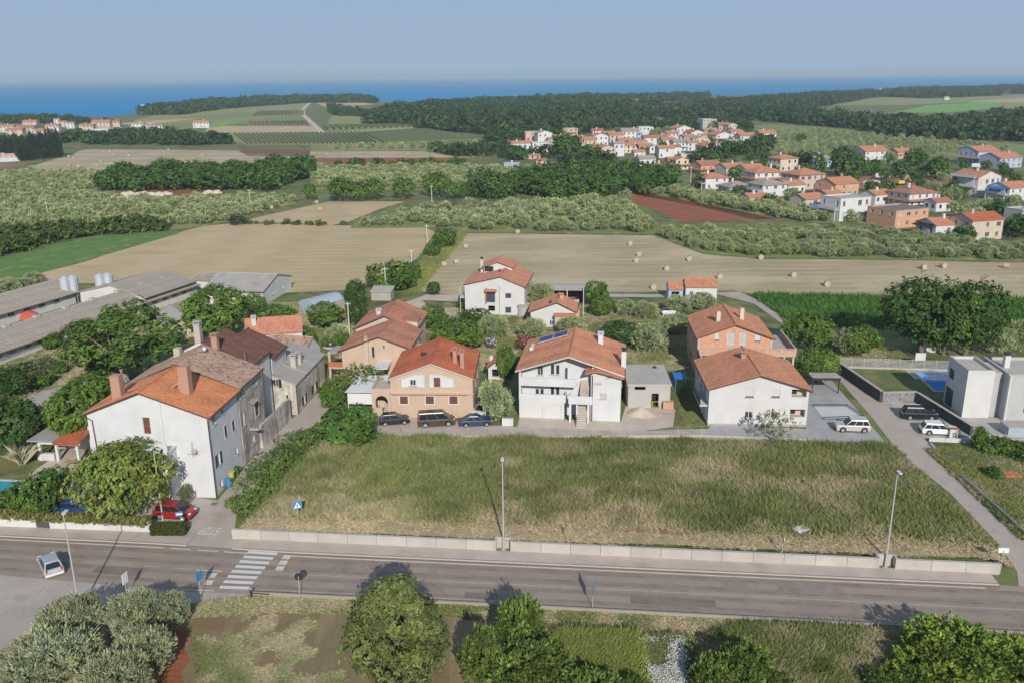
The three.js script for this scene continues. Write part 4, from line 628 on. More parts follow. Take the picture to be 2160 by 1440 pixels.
{ // brown-roofed house with a white gable strip
  const p = V(-45.5, 0, -107.0), yaw = -5, w = 11.7, d = 8.0, g = thing('brown_roof_house', 'house with dark brown tile roof and white gable strip behind the old roof', 'house', p, yaw);
  const R = gabled(g, { w, d, h: [9.4, 9.4], r: [.5, 12.5], wall: M.white2, roof: M.tileBrown, rib: .28, amp: .06, oh: .2, og: .1 });
  mesh('gable_strip', [bar(V(-.2, 9.6, .12), V(w * .5, 12.75, .12), .24, 4), bar(V(w + .2, 9.6, .12), V(w * .5, 12.75, .12), .24, 4)], M.white, R);
  chimney(R, 7.6, 11.7, -.7, .75, .75, 1.9, M.stucco, 1); chimney(R, 4.2, 12.3, -3.4, .8, .8, 2.1, M.stone, 1); mesh('aerial', cy(.03, .03, 2, 11.2, 9.6, -1, 5), M.metal, R);
}
{ const p = V(-43.2, 0, -116.0), g = thing('brown_roof_house', 'smaller house with darkest brown roof behind the white gable strip', 'house', p, -5); const R = gabled(g, { w: 10, d: 5.8, h: [8.0, 8.0], r: [.48, 10.4], wall: M.white2, roof: M.tileBrown, rib: .28, amp: .06, oh: .3, og: .1 }); }
{ const p = V(-43.4, 0, -137), g = thing('tile_roof_house', 'low house with orange roof and white gable behind the brown roofs', 'house', p, 14); const R = gabled(g, { axis: 'x', w: 9, d: 5, h: [5.0, 5.0], r: [.5, 6.8], wall: M.white2, roof: M.tilePink, rib: .28, oh: .3, og: .1, holes: { R: [['n', 2.4, 2, .8, 1]] } }); chimney(R, 1.4, 6.2, -1.6, .7, .7, 1.1, M.white2, 1); }
{ const p = V(-39.6, 0, -130.5), g = thing('old_barn', 'old outbuilding with loose pink roof tiles beside the round garden pool', 'outbuilding', p, -14); gabled(g, { axis: 'x', w: 7.2, d: 6.6, h: [3.6, 3.6], r: [.62, 5.6], wall: M.white2, roof: M.tileOld, rib: .3, amp: .06, oh: .35, og: .2 }); }
{ // C: grey roof, dark shutters
  const p = V(-35.0, 0, -114.7), yaw = -5, w = 5.0, d = 13.6, g = thing('grey_house', 'grey stone house with flat grey roof and dark open shutters on the lane', 'house', p, yaw);
  const R = gabled(g, { w, d, h: [6.0, 4.5], r: [.06, 6.15], wall: M.oldPale, roof: M.slabGrey, oh: .25, og: .15, rib: 0, holes: {
    F: onFacade(p, yaw, w, d, 'F', [['s', 575, 799, 587, 816], ['o', 605, 836, 609, 876]]).map(h => [h[0], clamp(h[1], 1.2, 4), h[2], h[3], h[4]]),
    R: onFacade(p, yaw, w, d, 'R', [['s', 639, 832, 644, 852], ['s', 660, 808, 666, 826], ['n', 645, 786, 650, 797]]) } });
  for (const s of [-4.5, -8.5]) mesh('roof_seam', bar(V(.3, 6.33, s), V(w + .2, 4.62, s), .035, 4), M.concrete, R);
  chimney(R, 3.2, 5.1, -5.2, .75, .7, 1.7, M.concrete, 1); chimney(R, 3.4, 5.0, -6.9, .75, .7, 1.6, M.concrete, 1);
  downpipe(g, [V(w + .08, 4.4, -.05), V(w + .08, 0, -.05)]); mesh('corner_stone', bx(.5, 4.3, .5, w - .2, 0, -.2), M.stone, g);
}
{ // peach double house
  const p = V(-25.8, 0, -126.6), yaw = -5, w = 10.2, d = 9.2, g = thing('peach_house', 'peach gabled house with dull rose roof between the lane and the oleander', 'house', p, yaw);
  const R = gabled(g, { w, d, h: [5.5, 6.1], r: [.57, 7.7], wall: M.peachPale, roof: M.tileRose, rib: .26, walls: { F: M.peach }, holes: { F: onFacade(p, yaw, w, d, 'F', [['w', 783, 731, 790, 755], ['n', 807, 729, 811, 735]]), R: [['w', 4, 3.4, 1, 1.2]] } });
  mesh('flue', bx(.55, 7.4, .35, 3.9, 0, .18), M.peachPale, g); chimney(R, 3.9, 6.5, .1, .5, .35, 1.4, M.stucco, 0);
  mesh('balcony', bx(2.2, .2, 1.8, -1.1, 2.6, -.9), M.peach, g); mesh('parapet', bx(2.2, .8, .14, -1.1, 2.8, -.07), M.trimRed, g); mesh('column', [bx(.3, 2.6, .3, -2, 0, -.2), bx(.3, 2.4, .3, -2, 2.8, -.2)], M.peach, g); mesh('awning_roof', bx(2.6, .14, 3.4, -1.2, 5.0, -1.7, 0, .22), M.slabGrey, g);
  mesh('annex', bx(3, 4.2, 5, w + 1.5, 0, -5.5), M.white2, g); mesh('annex_roof', bx(3.2, .12, 5.2, w + 1.55, 4.2, -5.5), M.sheetLight, g);
}
{ const p = V(-25.4, 0, -137.4), yaw = -5, w = 9.6, d = 10, g = thing('peach_house', 'taller peach house with rose roof attached behind the first peach house', 'house', p, yaw); const R = gabled(g, { w, d, h: [5.9, 5.9], r: [.5, 8.0], wall: M.peachPale, roof: M.tileRose, rib: .26 }); chimney(R, 3.2, 7.3, -3, .7, .7, .7, M.white2, 1); mesh('dormer_roof', bx(3.4, .14, 3, 8.4, 6.9, -2.4, 0, -.06), M.tileRose, R); mesh('dormer', bx(3, .9, 2.6, 8.4, 6.0, -2.4), M.cream, R); }
{ // D: peach house with two white loggias
  const p = V(-16.7, 0, -113), yaw = -2, w = 11.3, d = 12.2, g = thing('peach_house', 'peach house with red roof, white loggias and brown shutters behind the parked cars', 'house', p, yaw);
  const f = onFacade(p, yaw, w, d, 'F', [['b', 843.5, 835, 860, 851], ['b', 898, 835, 915, 851], ['b', 948, 835, 965, 851]]);
  const R = gabled(g, { w, d, h: [5.6, 5.6], r: [.5, 7.7], wall: M.peach, roof: M.tileRed, rib: .26, oh: .15, og: .12, barge: M.white2, holes: { F: f, R: [['n', 4, 3.2, .8, 1], ['n', 8, 3.2, .8, 1]] } });
  // loggias: white recessed panels under the gable
  const log = onFacade(p, yaw, w, d, 'F', [['x', 846, 789, 896, 816], ['x', 905, 789, 957, 816], ['w', 864.5, 799, 878, 812], ['d', 914, 794, 930, 816]]);
  for (const [i, [, u, y, ww, hh]] of log.slice(0, 2).entries()) {
    const a = i ? [[u, y], [u + ww, y], [u + ww, y + hh * .62], [u + ww * .45, y + hh * .96], [u, y + hh]] : [[u, y], [u + ww, y], [u + ww, y + hh], [u + ww * .55, y + hh * .96], [u, y + hh * .62]];
    mesh('loggia', prism(a, .02).translate(0, 0, .012), M.white, g); const e = a.map((q, j) => bar(V(q[0], q[1], .05), V(...a[(j + 1) % 5], .05), .05, 4)); mesh('loggia_frame', e, M.white2, g);
  }
  opening(g, [V(0, 0, .23), V(1, 0, 0), V(0, 0, 1)], log[2]); opening(g, [V(0, 0, .22), V(1, 0, 0), V(0, 0, 1)], log[3]);
  mesh('string_course', bx(w - .9, .14, .1, w / 2 - .3, f[0][2] + f[0][4] + .16, .05), M.trimRed, g);
  mesh('ledge', bx(w + .3, .12, .3, w / 2, 3.5, .1), M.peachPale, g);
  for (const [x, z] of [[8.6, -3.6], [9.7, -2.6]]) chimney(R, x, 6.5, z, .55, .55, 2.1, M.stucco, 1);
  mesh('skylight', bx(.8, .3, .8, 4.0, 7.3, -5.5), M.steelDark, R);
  // porch with an arch and an outside stair on the left
  const s = new THREE.Shape([[-2.6, 0], [0, 0], [0, 4.3], [-2.6, 4.3]].map(q => new THREE.Vector2(...q))), hole = new THREE.Path(); hole.moveTo(-2.1, 1.5); hole.lineTo(-2.1, 2.4); hole.absarc(-1.25, 2.4, .85, Math.PI, 0, true); hole.lineTo(-.4, 0.05); hole.lineTo(-1.2, .05); hole.lineTo(-1.2, 1.5); s.holes.push(hole);
  mesh('porch', new THREE.ExtrudeGeometry(s, { depth: .25, bevelEnabled: false, curveSegments: 12 }), M.peach, g); mesh('porch_side', bx(.25, 4.3, 4, -2.5, 0, -2.02), M.peach, g); mesh('porch_roof', bx(2.4, .12, 3.6, -1.2, 3.9, -2), M.peachPale, g); mesh('porch_back', bx(2.3, 4, .2, -1.2, 0, -3.9), M.peachPale, g);
  stairs(g, 'step', 8, 1.0, .3, .2, -.55, 0, 1.2, 1, M.stone);
}
{ // tent-like canopy and terrace left of it
  const p = G(735, 862), g = thing('canopy', 'white canopy roof over the terrace left of the peach house', 'canopy', V(p.x, 0, p.z), -4);
  mesh('roof', [quadSheet(V(-.3, 2.7, .4), V(4.6, 2.7, .4), V(4.6, 3.3, -5.2), V(.6, 3.3, -5.2), { t: .06 }), quadSheet(V(4.6, 2.7, .4), V(6.4, 2.5, -1.4), V(6.4, 2.9, -5.2), V(4.6, 3.3, -5.2), { t: .06 })], M.canvas, g);
  for (const [x, z] of [[0, 0], [4.4, 0], [.8, -5], [4.6, -5]]) mesh('post', cy(.06, .06, 2.7, x, 0, z, 6), M.frame, g); mesh('side_panel', bx(4.4, 1.6, .05, 2.2, .8, .05), M.canvas, g);
  const t = thing('sun_roof', 'sloping white lean-to roof between the canopy and the peach porch', 'lean-to roof', G(815, 806).setY(0), -2); mesh('roof', bx(2.2, .1, 6, .2, 3.9, 2.4, 0, .05), M.canvas, t); for (const z of [.1, 4.8]) mesh('post', cy(.06, .06, 3.9, -.7, 0, z, 6), M.frame, t);
}
{ // E: the big white house with balconies
  const p = V(.9, 0, -112.6), yaw = -8, w = 13.8, d = 13.6, g = thing('white_house', 'white three-storey house with balconies, outside stairs and blue solar panels on its roof', 'house', p, yaw), rz = -1.7;
  const off = p.clone().add(V(0, 0, rz).applyAxisAngle(V(0, 1, 0), yaw * DEG));
  const fr = onFacade(off, yaw, w, d, 'F', [['w', 1133, 771, 1146, 791], ['w', 1161, 768, 1168, 790], ['w', 1172, 769, 1178, 790], ['w', 1129, 819, 1136, 833], ['w', 1139, 819, 1146, 833], ['w', 1161, 813, 1168, 833], ['w', 1172, 814, 1179, 833]]);
  const lo = onFacade(p, yaw, w, d, 'F', [['g', 1098, 855, 1145, 880], ['g', 1148, 855, 1184, 880], ['n', 1280, 792.5, 1292, 796], ['n', 1254, 806.5, 1269, 809.5], ['c', 1264, 829, 1280, 841]]);
  const apex = 9.0, xr = w * .49, hL = 6.85, hR = 6.7, sl = (apex - hL) / xr, top = x => x < xr ? hL + sl * x : hR + (apex - hR) / (w - xr) * (w - x);
  const xs = 7.2, xe = 9.9;                                    // stair bay between the balcony side and the flush right block
  const Fr = [V(0, 0, rz), V(1, 0, 0), V(0, 0, 1)], F0 = FACE.F(w, d);
  wallFace(g, Fr, [[.25, 0], [xe, 0], [xe, top(xe) - .05], [xr, apex - .05], [.25, top(.25) - .05]], fr.map(h => [h[0], h[1], h[2], Math.max(.55, h[3]), h[4]]), M.white);
  wallFace(g, F0, [[xe, 0], [w, 0], [w, hR], [xe, top(xe)]], lo.slice(2).map(h => [h[0], h[1], h[2], h[3], Math.max(.22, h[4])]), M.white);
  wallFace(g, F0, [[.02, .02], [xs - 1, .02], [xs - 1, 2.4], [.02, 2.4]], lo.slice(0, 2).map(h => [h[0], h[1], .08, h[3], 1.95]), M.white);
  wallFace(g, FACE.B(w, d), [[0, 0], [w, 0], [w, hL], [w - xr, apex], [0, hR]], [], M.white); wallFace(g, FACE.R(w, d), rect(.26, d - .26, hR - .02), [['w', 3, 4, 1, 1.2], ['w', 8, 4, 1, 1.2]], M.white); wallFace(g, FACE.L(w, d), rect(.26, d - .26, hL - .02), [['w', 4, 3.4, 1, 1.2], ['w', 8, 3.4, 1, 1.2], ['w', 4, .9, 1, 1.2]], M.white);
  mesh('stair_wall', bx(.25, 6.6, -rz, xe + .0, 0, rz / 2 - .13), M.white, g);
  mesh('balcony', [bx(xs - .8, .2, 1.75, (xs - .8) / 2 + .0, 2.42, rz / 2 + .03), bx(xs + .6, .2, 1.75, (xs + .6) / 2, 4.72, rz / 2 + .03)], M.white, g);
  mesh('parapet', [bx(xs - .8, .95, .14, (xs - .8) / 2, 2.62, .02), bx(.14, .95, 1.6, xs - .87, 2.62, -.85)], M.white, g); mesh('parapet', bx(xs + .6, .95, .14, (xs + .6) / 2, 4.92, .02), M.white, g);
  mesh('column', [bx(.28, 6.6, .28, .14, 2.62, -.14)].map(q => q.scale(1, .6, 1).translate(0, 1, 0)), M.white, g); mesh('column', bx(.3, 3.6, .3, xr, 5.9, -.3).scale(1, .8, 1), M.white, g);
  for (const [n, x] of [['column', xs - .1], ['column', xe - .35]]) mesh(n, bx(.28, 2.7, .28, x, 0, .9), M.white, g);
  mesh('landing', bx(xe - xs + .5, .2, 1.4, (xs + xe) / 2 - .1, 2.72, .4), M.white, g); mesh('parapet', [bx(xe - xs + .5, .95, .12, (xs + xe) / 2 - .1, 2.92, 1.04), bx(.12, .95, 1.2, xs - .3, 2.92, .4)], M.white, g);
  for (let i = 0; i < 13; i++) mesh('step', bx(1.3, .21, .3, xe - 1.2, .21 * i, 2.6 - i * .28), M.stone, g);
  for (let i = 0; i < 11; i++) mesh('step', bx(1.2, .21, .24, xe - 1.0, 2.9 + .21 * i, -.1 - i * .15), M.stone, g);
  mesh('stair_side', prism([[xs + .7, 0], [xs + .9, 0], [xs + .9, 2.6], [xs + .7, 2.6]], 1.3).translate(0, 0, -.2), M.white, g);
  const T = .16, oh = .45, og = .4, q = (x, z, k = 0) => V(x, top(clamp(x, 0, w)) + (x < 0 ? sl * x : x > w ? -(apex - hR) / (w - xr) * (x - w) : 0) + T + k, z), a = { rib: .26 };
  const R = mesh('roof', [quadSheet(q(-oh, -d - og), q(-oh, og), q(xr, og), q(xr, -d - og), a), quadSheet(q(w + oh, og), q(w + oh, -d - og), q(xr, -d - og), q(xr, og), a)], M.tile, g);
  mesh('ridge_cap', new THREE.CylinderGeometry(.14, .14, d + 2 * og, 8).rotateX(Math.PI / 2).translate(xr, apex + T + .03, -d / 2), M.tile, R);
  mesh('barge_board', [bar(q(-oh, og + .03, -.1), q(xr, og + .03, -.1), .1, 4), bar(q(w + oh, og + .03, -.1), q(xr, og + .03, -.1), .1, 4)], M.white2, R);
  for (const x of [-oh - .07, w + oh + .07]) mesh('gutter', new THREE.CylinderGeometry(.075, .075, d + 2 * og, 7).rotateX(Math.PI / 2).translate(x, q(clamp(x, -oh, w + oh), 0).y - .16, -d / 2), M.gutterBrown, R);
  mesh('porch_roof', [quadSheet(V(9.0, 7.05, .95), V(10.6, 7.45, .95), V(10.6, 7.7, -.6), V(9.0, 7.3, -.6), a), quadSheet(V(10.6, 7.45, .95), V(w + oh, 6.55, .95), V(w + oh, 6.6, -.2), V(10.6, 7.6, -.2), a)], M.tile, R);
  for (const x of [2.6, 4.75]) { const ang = Math.atan(sl), z = -11.2; const pnl = mesh('solar_panel', bx(2.1, .1, 2.5).rotateZ(ang).translate(x, top(x) + .34, z), M.solar, R); mesh('frame', [bx(2.2, .09, .06, 0, .01, 1.28), bx(2.2, .09, .06, 0, .01, -1.28), bx(.06, .09, 2.5, 1.08, .01, 0), bx(.06, .09, 2.5, -1.08, .01, 0)].map(k => k.rotateZ(ang).translate(x, top(x) + .34, z)), M.frame, pnl); }
  mesh('water_tank', new THREE.CylinderGeometry(.32, .32, 1.9, 12).rotateX(Math.PI / 2).translate(.8, 7.5, -8.6), M.frame, R);
  chimney(R, 10.6, top(10.6), -10.2, .7, .7, 1.5, M.white, 1); chimney(R, w + .25, 6.5, -3.4, .65, .65, 2.5, M.white, 2);
  downpipe(g, [V(xe + .1, 6.5, .1), V(xe + .1, 0, .1)]);
}
{ const p = G(1030, 800), g = thing('garden_hut', 'tiny hut with bright orange gable roof between the peach and white houses', 'hut', V(p.x, 0, p.z), -4); const R = gabled(g, { w: 2.3, d: 2.6, h: [2, 2], r: [.5, 2.9], wall: M.white2, roof: M.tileOrange, rib: .26, oh: .3, og: .25, holes: { F: [['o', .6, .5, 1, 1.2]] } }); chimney(R, .3, 2.4, -2.4, .5, .5, .7, M.white, 0); }
{ // F: unfinished concrete garage
  const p = V(16.3, 0, -115.9), yaw = -2, w = 5.9, d = 8.4, g = thing('concrete_garage', 'unfinished grey block garage with flat slab roof between the two white houses', 'garage', p, yaw);
  const H = onFacade(p, yaw, w, d, 'F', [['o', 1339, 815, 1362, 822], ['o', 1375, 816, 1390, 846]]);
  wallFace(g, FACE.F(w, d), rect(0, w, 3.35), H.map(h => [h[0], h[1], h[0] === 'o' && h[4] > 1.4 ? .06 : h[2], h[3], h[4]]), M.blockGrey); wallFace(g, FACE.B(w, d), rect(0, w, 3.35), [], M.blockGrey); wallFace(g, FACE.L(w, d), rect(.26, d - .26, 3.35), [], M.blockGrey); wallFace(g, FACE.R(w, d), rect(.26, d - .26, 3.35), [], M.blockGrey);
  const R = mesh('roof', bx(w + .3, .25, d + .3, w / 2, 3.36, -d / 2), M.blockGrey, g); mesh('roof_hatch', bx(.5, .25, .4, 4.5, 3.61, -7), M.steelDark, R);
  const t = thing('tarpaulin_shelter', 'blue tarpaulin shelter on a metal frame beside the concrete garage', 'shelter', G(1424, 826).setY(0), 0); mesh('canopy', bx(1.9, .06, 2.4, .7, 2.3, -.6, 0, -.06, .1), M.tarpBlue, t); for (const [x, z] of [[0, .4], [1.5, .4], [0, -1.6], [1.5, -1.6]]) mesh('post', cy(.03, .03, 2.3, x, 0, z, 5), M.metal, t); mesh('side_sheet', bx(.04, 1.6, 2, -.1, .5, -.6), M.tarpBlue, t);
  const b = thing('brick_pallet', 'stack of orange hollow bricks on a pallet by the garage', 'brick stack', G(1405, 862).setY(.05), -8); mesh('pallet', bx(1.5, .12, 1.1, .3, 0, 0), M.woodPale, b); for (let i = 0; i < 4; i++) for (let j = 0; j < 4; j++) mesh('brick', bx(.34, .24, 1.0, -.25 + i * .36, .13 + j * .25, (j % 2) * .02), M.orangeWall, b);
  const c = thing('cement_mixer', 'small green cement mixer by the garage door', 'cement mixer', G(1372, 848).setY(.05), 20); mesh('drum', [cy(.28, .42, .4, 0, .6, 0, 12), cy(.42, .24, .4, 0, 1.0, 0, 12)], M_([.14, .26, .22]), c); mesh('stand', [bar(V(-.4, 0, .4), V(0, .7, 0), .04), bar(V(.4, 0, .4), V(0, .7, 0), .04), bar(V(0, 0, -.5), V(0, .7, 0), .04)], M.black, c); mesh('wheel', new THREE.CylinderGeometry(.22, .22, .1, 12).rotateZ(1.57).translate(.4, .22, .4), M.tyre, c);
  const s = thing('trestle', 'yellow wooden trestle in front of the garage', 'trestle', G(1383, 860).setY(.05), 10); for (const e of [-.5, .5]) mesh('leg', [bar(V(e, 0, .4), V(e, .9, 0), .04), bar(V(e, 0, -.4), V(e, .9, 0), .04)], M.yellow, s); mesh('beam', bx(1.4, .1, .1, 0, .86, 0), M.woodPale, s);
  const heap = thing('gravel_heap', 'pale heap of sand and gravel before the garage', 'gravel heap', G(1352, 872).setY(.04)); const cg = new THREE.ConeGeometry(2.1, 1.1, 22, 5); { const q = cg.attributes.position; for (let i = 0; i < q.count; i++) { const k = nz(q.getX(i) * 1.3 + 9, q.getZ(i) * 1.3 + 9, 3); q.setXYZ(i, q.getX(i) * (.8 + .4 * k), (q.getY(i) + .55) * (.75 + .4 * k), q.getZ(i) * (.7 + .4 * k)); } cg.computeVertexNormals(); } mesh('heap', cg, M.gravel, heap);
}
{ // G: white house with ribbed roof
  const p = V(26.1, 0, -109.1), yaw = -3, w = 13, d = 11.8, g = thing('white_house', 'white two-storey house with ribbed orange gable roof beside the paved driveway', 'house', p, yaw);
  const H = onFacade(p, yaw, w, d, 'F', [['r', 1573, 819, 1591, 838], ['r', 1628, 819, 1646, 838], ['w', 1571, 867, 1588, 881], ['w', 1626, 868, 1643, 882], ['i', 1671, 818, 1703, 838], ['i', 1669, 863, 1700, 880]]).map(h => h[0] === 'i' ? ['i', 10.75, h[2], 1.95, Math.min(h[4], 1.15)] : h);
  const R = gabled(g, { w, d, h: [5.25, 5.25], r: [.5, 7.2], wall: M.white2, roof: M.tile, rib: .36, amp: .1, oh: .35, og: .45, holes: { F: H, L: [['w', 1.2, 3.2, 1, 1.3], ['w', 4.5, 3.2, 1, 1.3], ['w', 8, 3.2, 1, 1.3], ['w', 8, .6, 1, 1.4]], R: [['w', 4, 3.2, 1, 1.2]] } });
  for (const i of [4, 5]) { const [, u, y, ww, hh] = H[i]; mesh('parapet', bx(ww, .12, .3, u + ww / 2, y - .06, -.1), M.white, g); mesh('inner_window', bx(ww * .4, hh * .8, .05, u + ww * .3, y + .1, -1.15), M.dark, g); }
  chimney(R, 5.7, 7.0, -7.4, .6, .6, .75, M.stucco, 1); mesh('balcony', bx(1.1, .18, 6, -.55, 2.6, -3.4), M.white2, g); mesh('railing', [bx(.05, .9, 6, -1.08, 2.78, -3.4)], M.glassCar, g); mesh('skirt', bx(w + .04, .35, .04, w / 2, 0, .02), M.slabGrey, g);
  const c = thing('cool_box', 'small brown planter at the corner of the ribbed-roof house', 'planter', G(1690, 898).setY(.08)); mesh('pot', cy(.2, .3, .35, 0, 0, 0, 10), M.stone, c); mesh('plant', crownGeo(5, { w: .9, h: .7, y: .3, n: 160, leaf: [.2, .06], col: [.08, .09, .05], lobes: 3, spray: .4 }), LEAF, c);
  const ca = thing('carport_roof', 'low flat grey carport roof behind the ribbed-roof house', 'carport', G(1712, 830).setY(0), -3); mesh('roof', bx(4, .3, 2.4, 2, 2.2, -1.2), M.sheetLight, ca); mesh('fascia', bx(4.04, .34, .06, 2, 2.15, .04), M.shutterDark, ca); for (const x of [.1, 3.9]) mesh('post', bx(.15, 2.2, .15, x, 0, -.2), M.steelDark, ca);
}
{ // H: brick house
  const p = V(28.6, 0, -129), yaw = -4, w = 11.3, d = 12.2, g = thing('brick_house', 'unfinished orange brick house with two white doors and a brick terrace', 'house', p, yaw);
  const H = onFacade(p, yaw, w, d, 'F', [['r', 1508, 703, 1518, 719], ['c', 1534, 701, 1551, 728], ['c', 1561, 701, 1577, 728], ['r', 1593, 705, 1605, 721]]);
  const R = gabled(g, { w, d, h: [6.3, 6.3], r: [.49, 8.4], wall: M.brick, roof: M.tile, rib: .36, amp: .1, oh: .3, og: .35, holes: { F: H, L: [['w', 3, 3.8, 1, 1.4], ['w', 8, 3.8, 1, 1.4], ['o', 5, .5, 1.2, 1.6]] } });
  mesh('ring_beam', [bx(w + .04, .28, .3, w / 2, 3.0, -.12), bx(.3, .28, d - .4, .13, 3.0, -d / 2), bx(.28, 6.1, .05, .14, 0, .0), bx(.28, 6.1, .05, w - .14, 0, 0)], M.concrete, g);
  chimney(R, 3.6, 7.6, -4.2, .6, .6, 1.8, M.cream, 0); chimney(R, 7.4, 7.8, -5.2, .6, .6, 1.9, M.cream, 0);
  mesh('terrace', [bx(w + 3, .22, 2.6, (w + 3) / 2 - .0, 4.3, 1.35), bx(3, .22, 8, w + 1.55, 4.3, -4.05)], M.concrete, g);
  for (const [x, z, l, r] of [[w / 2 + 1.4, 2.55, w + 2.8, 0], [w + 2.95, -2.6, 10, 1]]) { const n = Math.round(l / 2); for (let i = 0; i < n; i++) mesh('parapet', r ? bx(.16, .8, l / n - .22, x, 4.53, z - l / 2 + l / n * (i + .5)) : bx(l / n - .22, .8, .16, x - l / 2 + l / n * (i + .5), 4.53, z), M.brick, g); for (let i = 0; i <= n; i++) mesh('parapet_post', r ? bx(.2, .95, .2, x, 4.53, z - l / 2 + l / n * i) : bx(.2, .95, .2, x - l / 2 + l / n * i, 4.53, z), M.concrete, g); mesh('coping', r ? bx(.24, .07, l + .2, x, 5.45, z) : bx(l + .2, .07, .24, x, 5.45, z), M.concrete, g); }
  for (const [x, z] of [[w + 2.7, 2.3], [w + 2.7, -3], [w + 2.7, -7.5], [w - .2, 2.3], [5, 2.3], [.3, 2.3]]) mesh('column', bx(.3, 4.3, .3, x, 0, z), M.concrete, g);
}
{ // I: pale house before the hay field
  const p = V(-9.2, 0, -167.5), yaw = -8, w = 11.8, d = 13.2, g = thing('pale_house', 'pale house with pinkish stepped roof standing in front of the hay field', 'house', p, yaw);
  const H = onFacade(p, yaw, w, d, 'F', [['v', 1027, 616, 1044, 638], ['v', 1066, 619, 1078, 629], ['v', 1066, 648, 1078, 660], ['o', 1030, 645, 1044, 656]]);
  const R = gabled(g, { w, d, h: [5.9, 5.7], r: [.6, 7.6], wall: M.white2, roof: M.tilePink, rib: .3, oh: .25, og: .2, holes: { F: H, R: [['w', 5, 3.4, 1, 1.2]] } });
  mesh('bay_frame', [bx(.2, 2.9, .5, H[0][1] - .1, H[0][2] - .1, .25), bx(H[0][3] + .5, .2, .5, H[0][1] + H[0][3] / 2, H[0][2] + H[0][4], .25)], M.trimRed, g); mesh('bay_roof', bx(2.4, .14, .9, H[0][1] + .8, H[0][2] + H[0][4] + .3, .4, 0, 0, .35), M.tilePink, g);
  const u = mesh('upper_storey', [prism([[0, 0], [5.8, 0], [5.8, 1.6], [2.9, 2.5], [0, 1.6]], 5).translate(2.6, 6.6, -12.6)], M.white2, g);
  mesh('upper_roof', [quadSheet(V(2.2, 8.1, -12.9), V(2.2, 8.1, -6.9), V(5.5, 9.3, -6.9), V(5.5, 9.3, -12.9), { rib: .3 }), quadSheet(V(8.8, 8.1, -6.9), V(8.8, 8.1, -12.9), V(5.5, 9.3, -12.9), V(5.5, 9.3, -6.9), { rib: .3 })], M.tilePink, g); mesh('upper_recess', bx(1.8, 1.1, .05, 3.6, 7.0, -7.56), M.dark, g);
  chimney(R, 2.0, 7.2, -8.6, .5, .5, 2.1, M.cream, 2); chimney(R, 6.2, 7.4, -5, .3, .3, .7, M.steelDark, 0); mesh('balcony', [bx(1.2, .15, 3, -.6, 3, -2.5), bx(.1, 5.4, .1, -1.15, 0, -1.1), bx(.1, 5.4, .1, -1.15, 0, -3.9)], M.white2, g);
  mesh('wall_cap', bx(.25, 6, .5, 7.1, 0, .2), M.white, g);
}
{ const p = V(3.5, 0, -157.8), yaw = -6, w = 8.2, d = 6.6, g = thing('small_house', 'small low house with orange roof below the pale stepped house', 'house', p, yaw); const R = gabled(g, { w, d, h: [3.0, 3.2], r: [.6, 4.8], wall: M.white2, roof: M.tile, rib: .28, holes: { F: onFacade(p, yaw, w, d, 'F', [['n', 1159, 676, 1167, 686], ['c', 1178, 676, 1190, 684]]) } }); chimney(R, 5.6, 4.6, -3.6, .6, .6, .7, M.brick, 1); chimney(R, 3.7, 3.9, -.6, .3, .3, 1.2, M.steelDark, 0); mesh('extension', bx(3.6, 2.6, 1.4, 6.4, 0, .72), M.peachPale, g); mesh('extension_roof', bx(4, .14, 1.8, 6.4, 2.62, .8, 0, 0, .12), M.tile, g); }
{ const p = G(1095, 668), g = thing('grey_hut', 'small grey box hut beside the pale stepped house', 'hut', V(p.x, 0, p.z), -8); mesh('wall', bx(2.2, 2.2, 2.2, 1, 0, -1.1), M.slabGrey, g); mesh('roof', bx(2.5, .12, 2.5, 1, 2.2, -1.1), M.concrete, g); mesh('door', bx(.8, 1.7, .04, 1, .1, .02), M.concrete, g); }
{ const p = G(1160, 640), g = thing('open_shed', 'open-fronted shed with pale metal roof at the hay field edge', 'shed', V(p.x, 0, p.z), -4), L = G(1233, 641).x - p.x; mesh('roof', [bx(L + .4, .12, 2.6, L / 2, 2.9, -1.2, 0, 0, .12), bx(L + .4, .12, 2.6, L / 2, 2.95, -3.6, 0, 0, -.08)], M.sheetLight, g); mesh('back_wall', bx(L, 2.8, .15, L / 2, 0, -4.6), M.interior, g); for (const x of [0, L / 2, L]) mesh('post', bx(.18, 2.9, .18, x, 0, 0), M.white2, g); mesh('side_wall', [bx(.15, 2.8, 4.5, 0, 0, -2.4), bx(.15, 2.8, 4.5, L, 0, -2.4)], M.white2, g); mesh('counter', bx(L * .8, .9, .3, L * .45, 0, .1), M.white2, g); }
{ const p = G(1212, 668), g = thing('brick_barbecue', 'stepped pinkish garden barbecue in front of the open shed', 'barbecue', V(p.x, 0, p.z), 4); mesh('hearth', bx(1.8, 1.4, 1.2, 0, 0, 0), M.pink, g); mesh('chimney', [bx(1.2, .9, .9, .1, 1.4, 0), bx(.7, 1.1, .7, .2, 2.3, 0)], M.pink, g); mesh('pole', cy(.08, .08, 6, 1.6, 0, .6, 6), M.frame, g); }
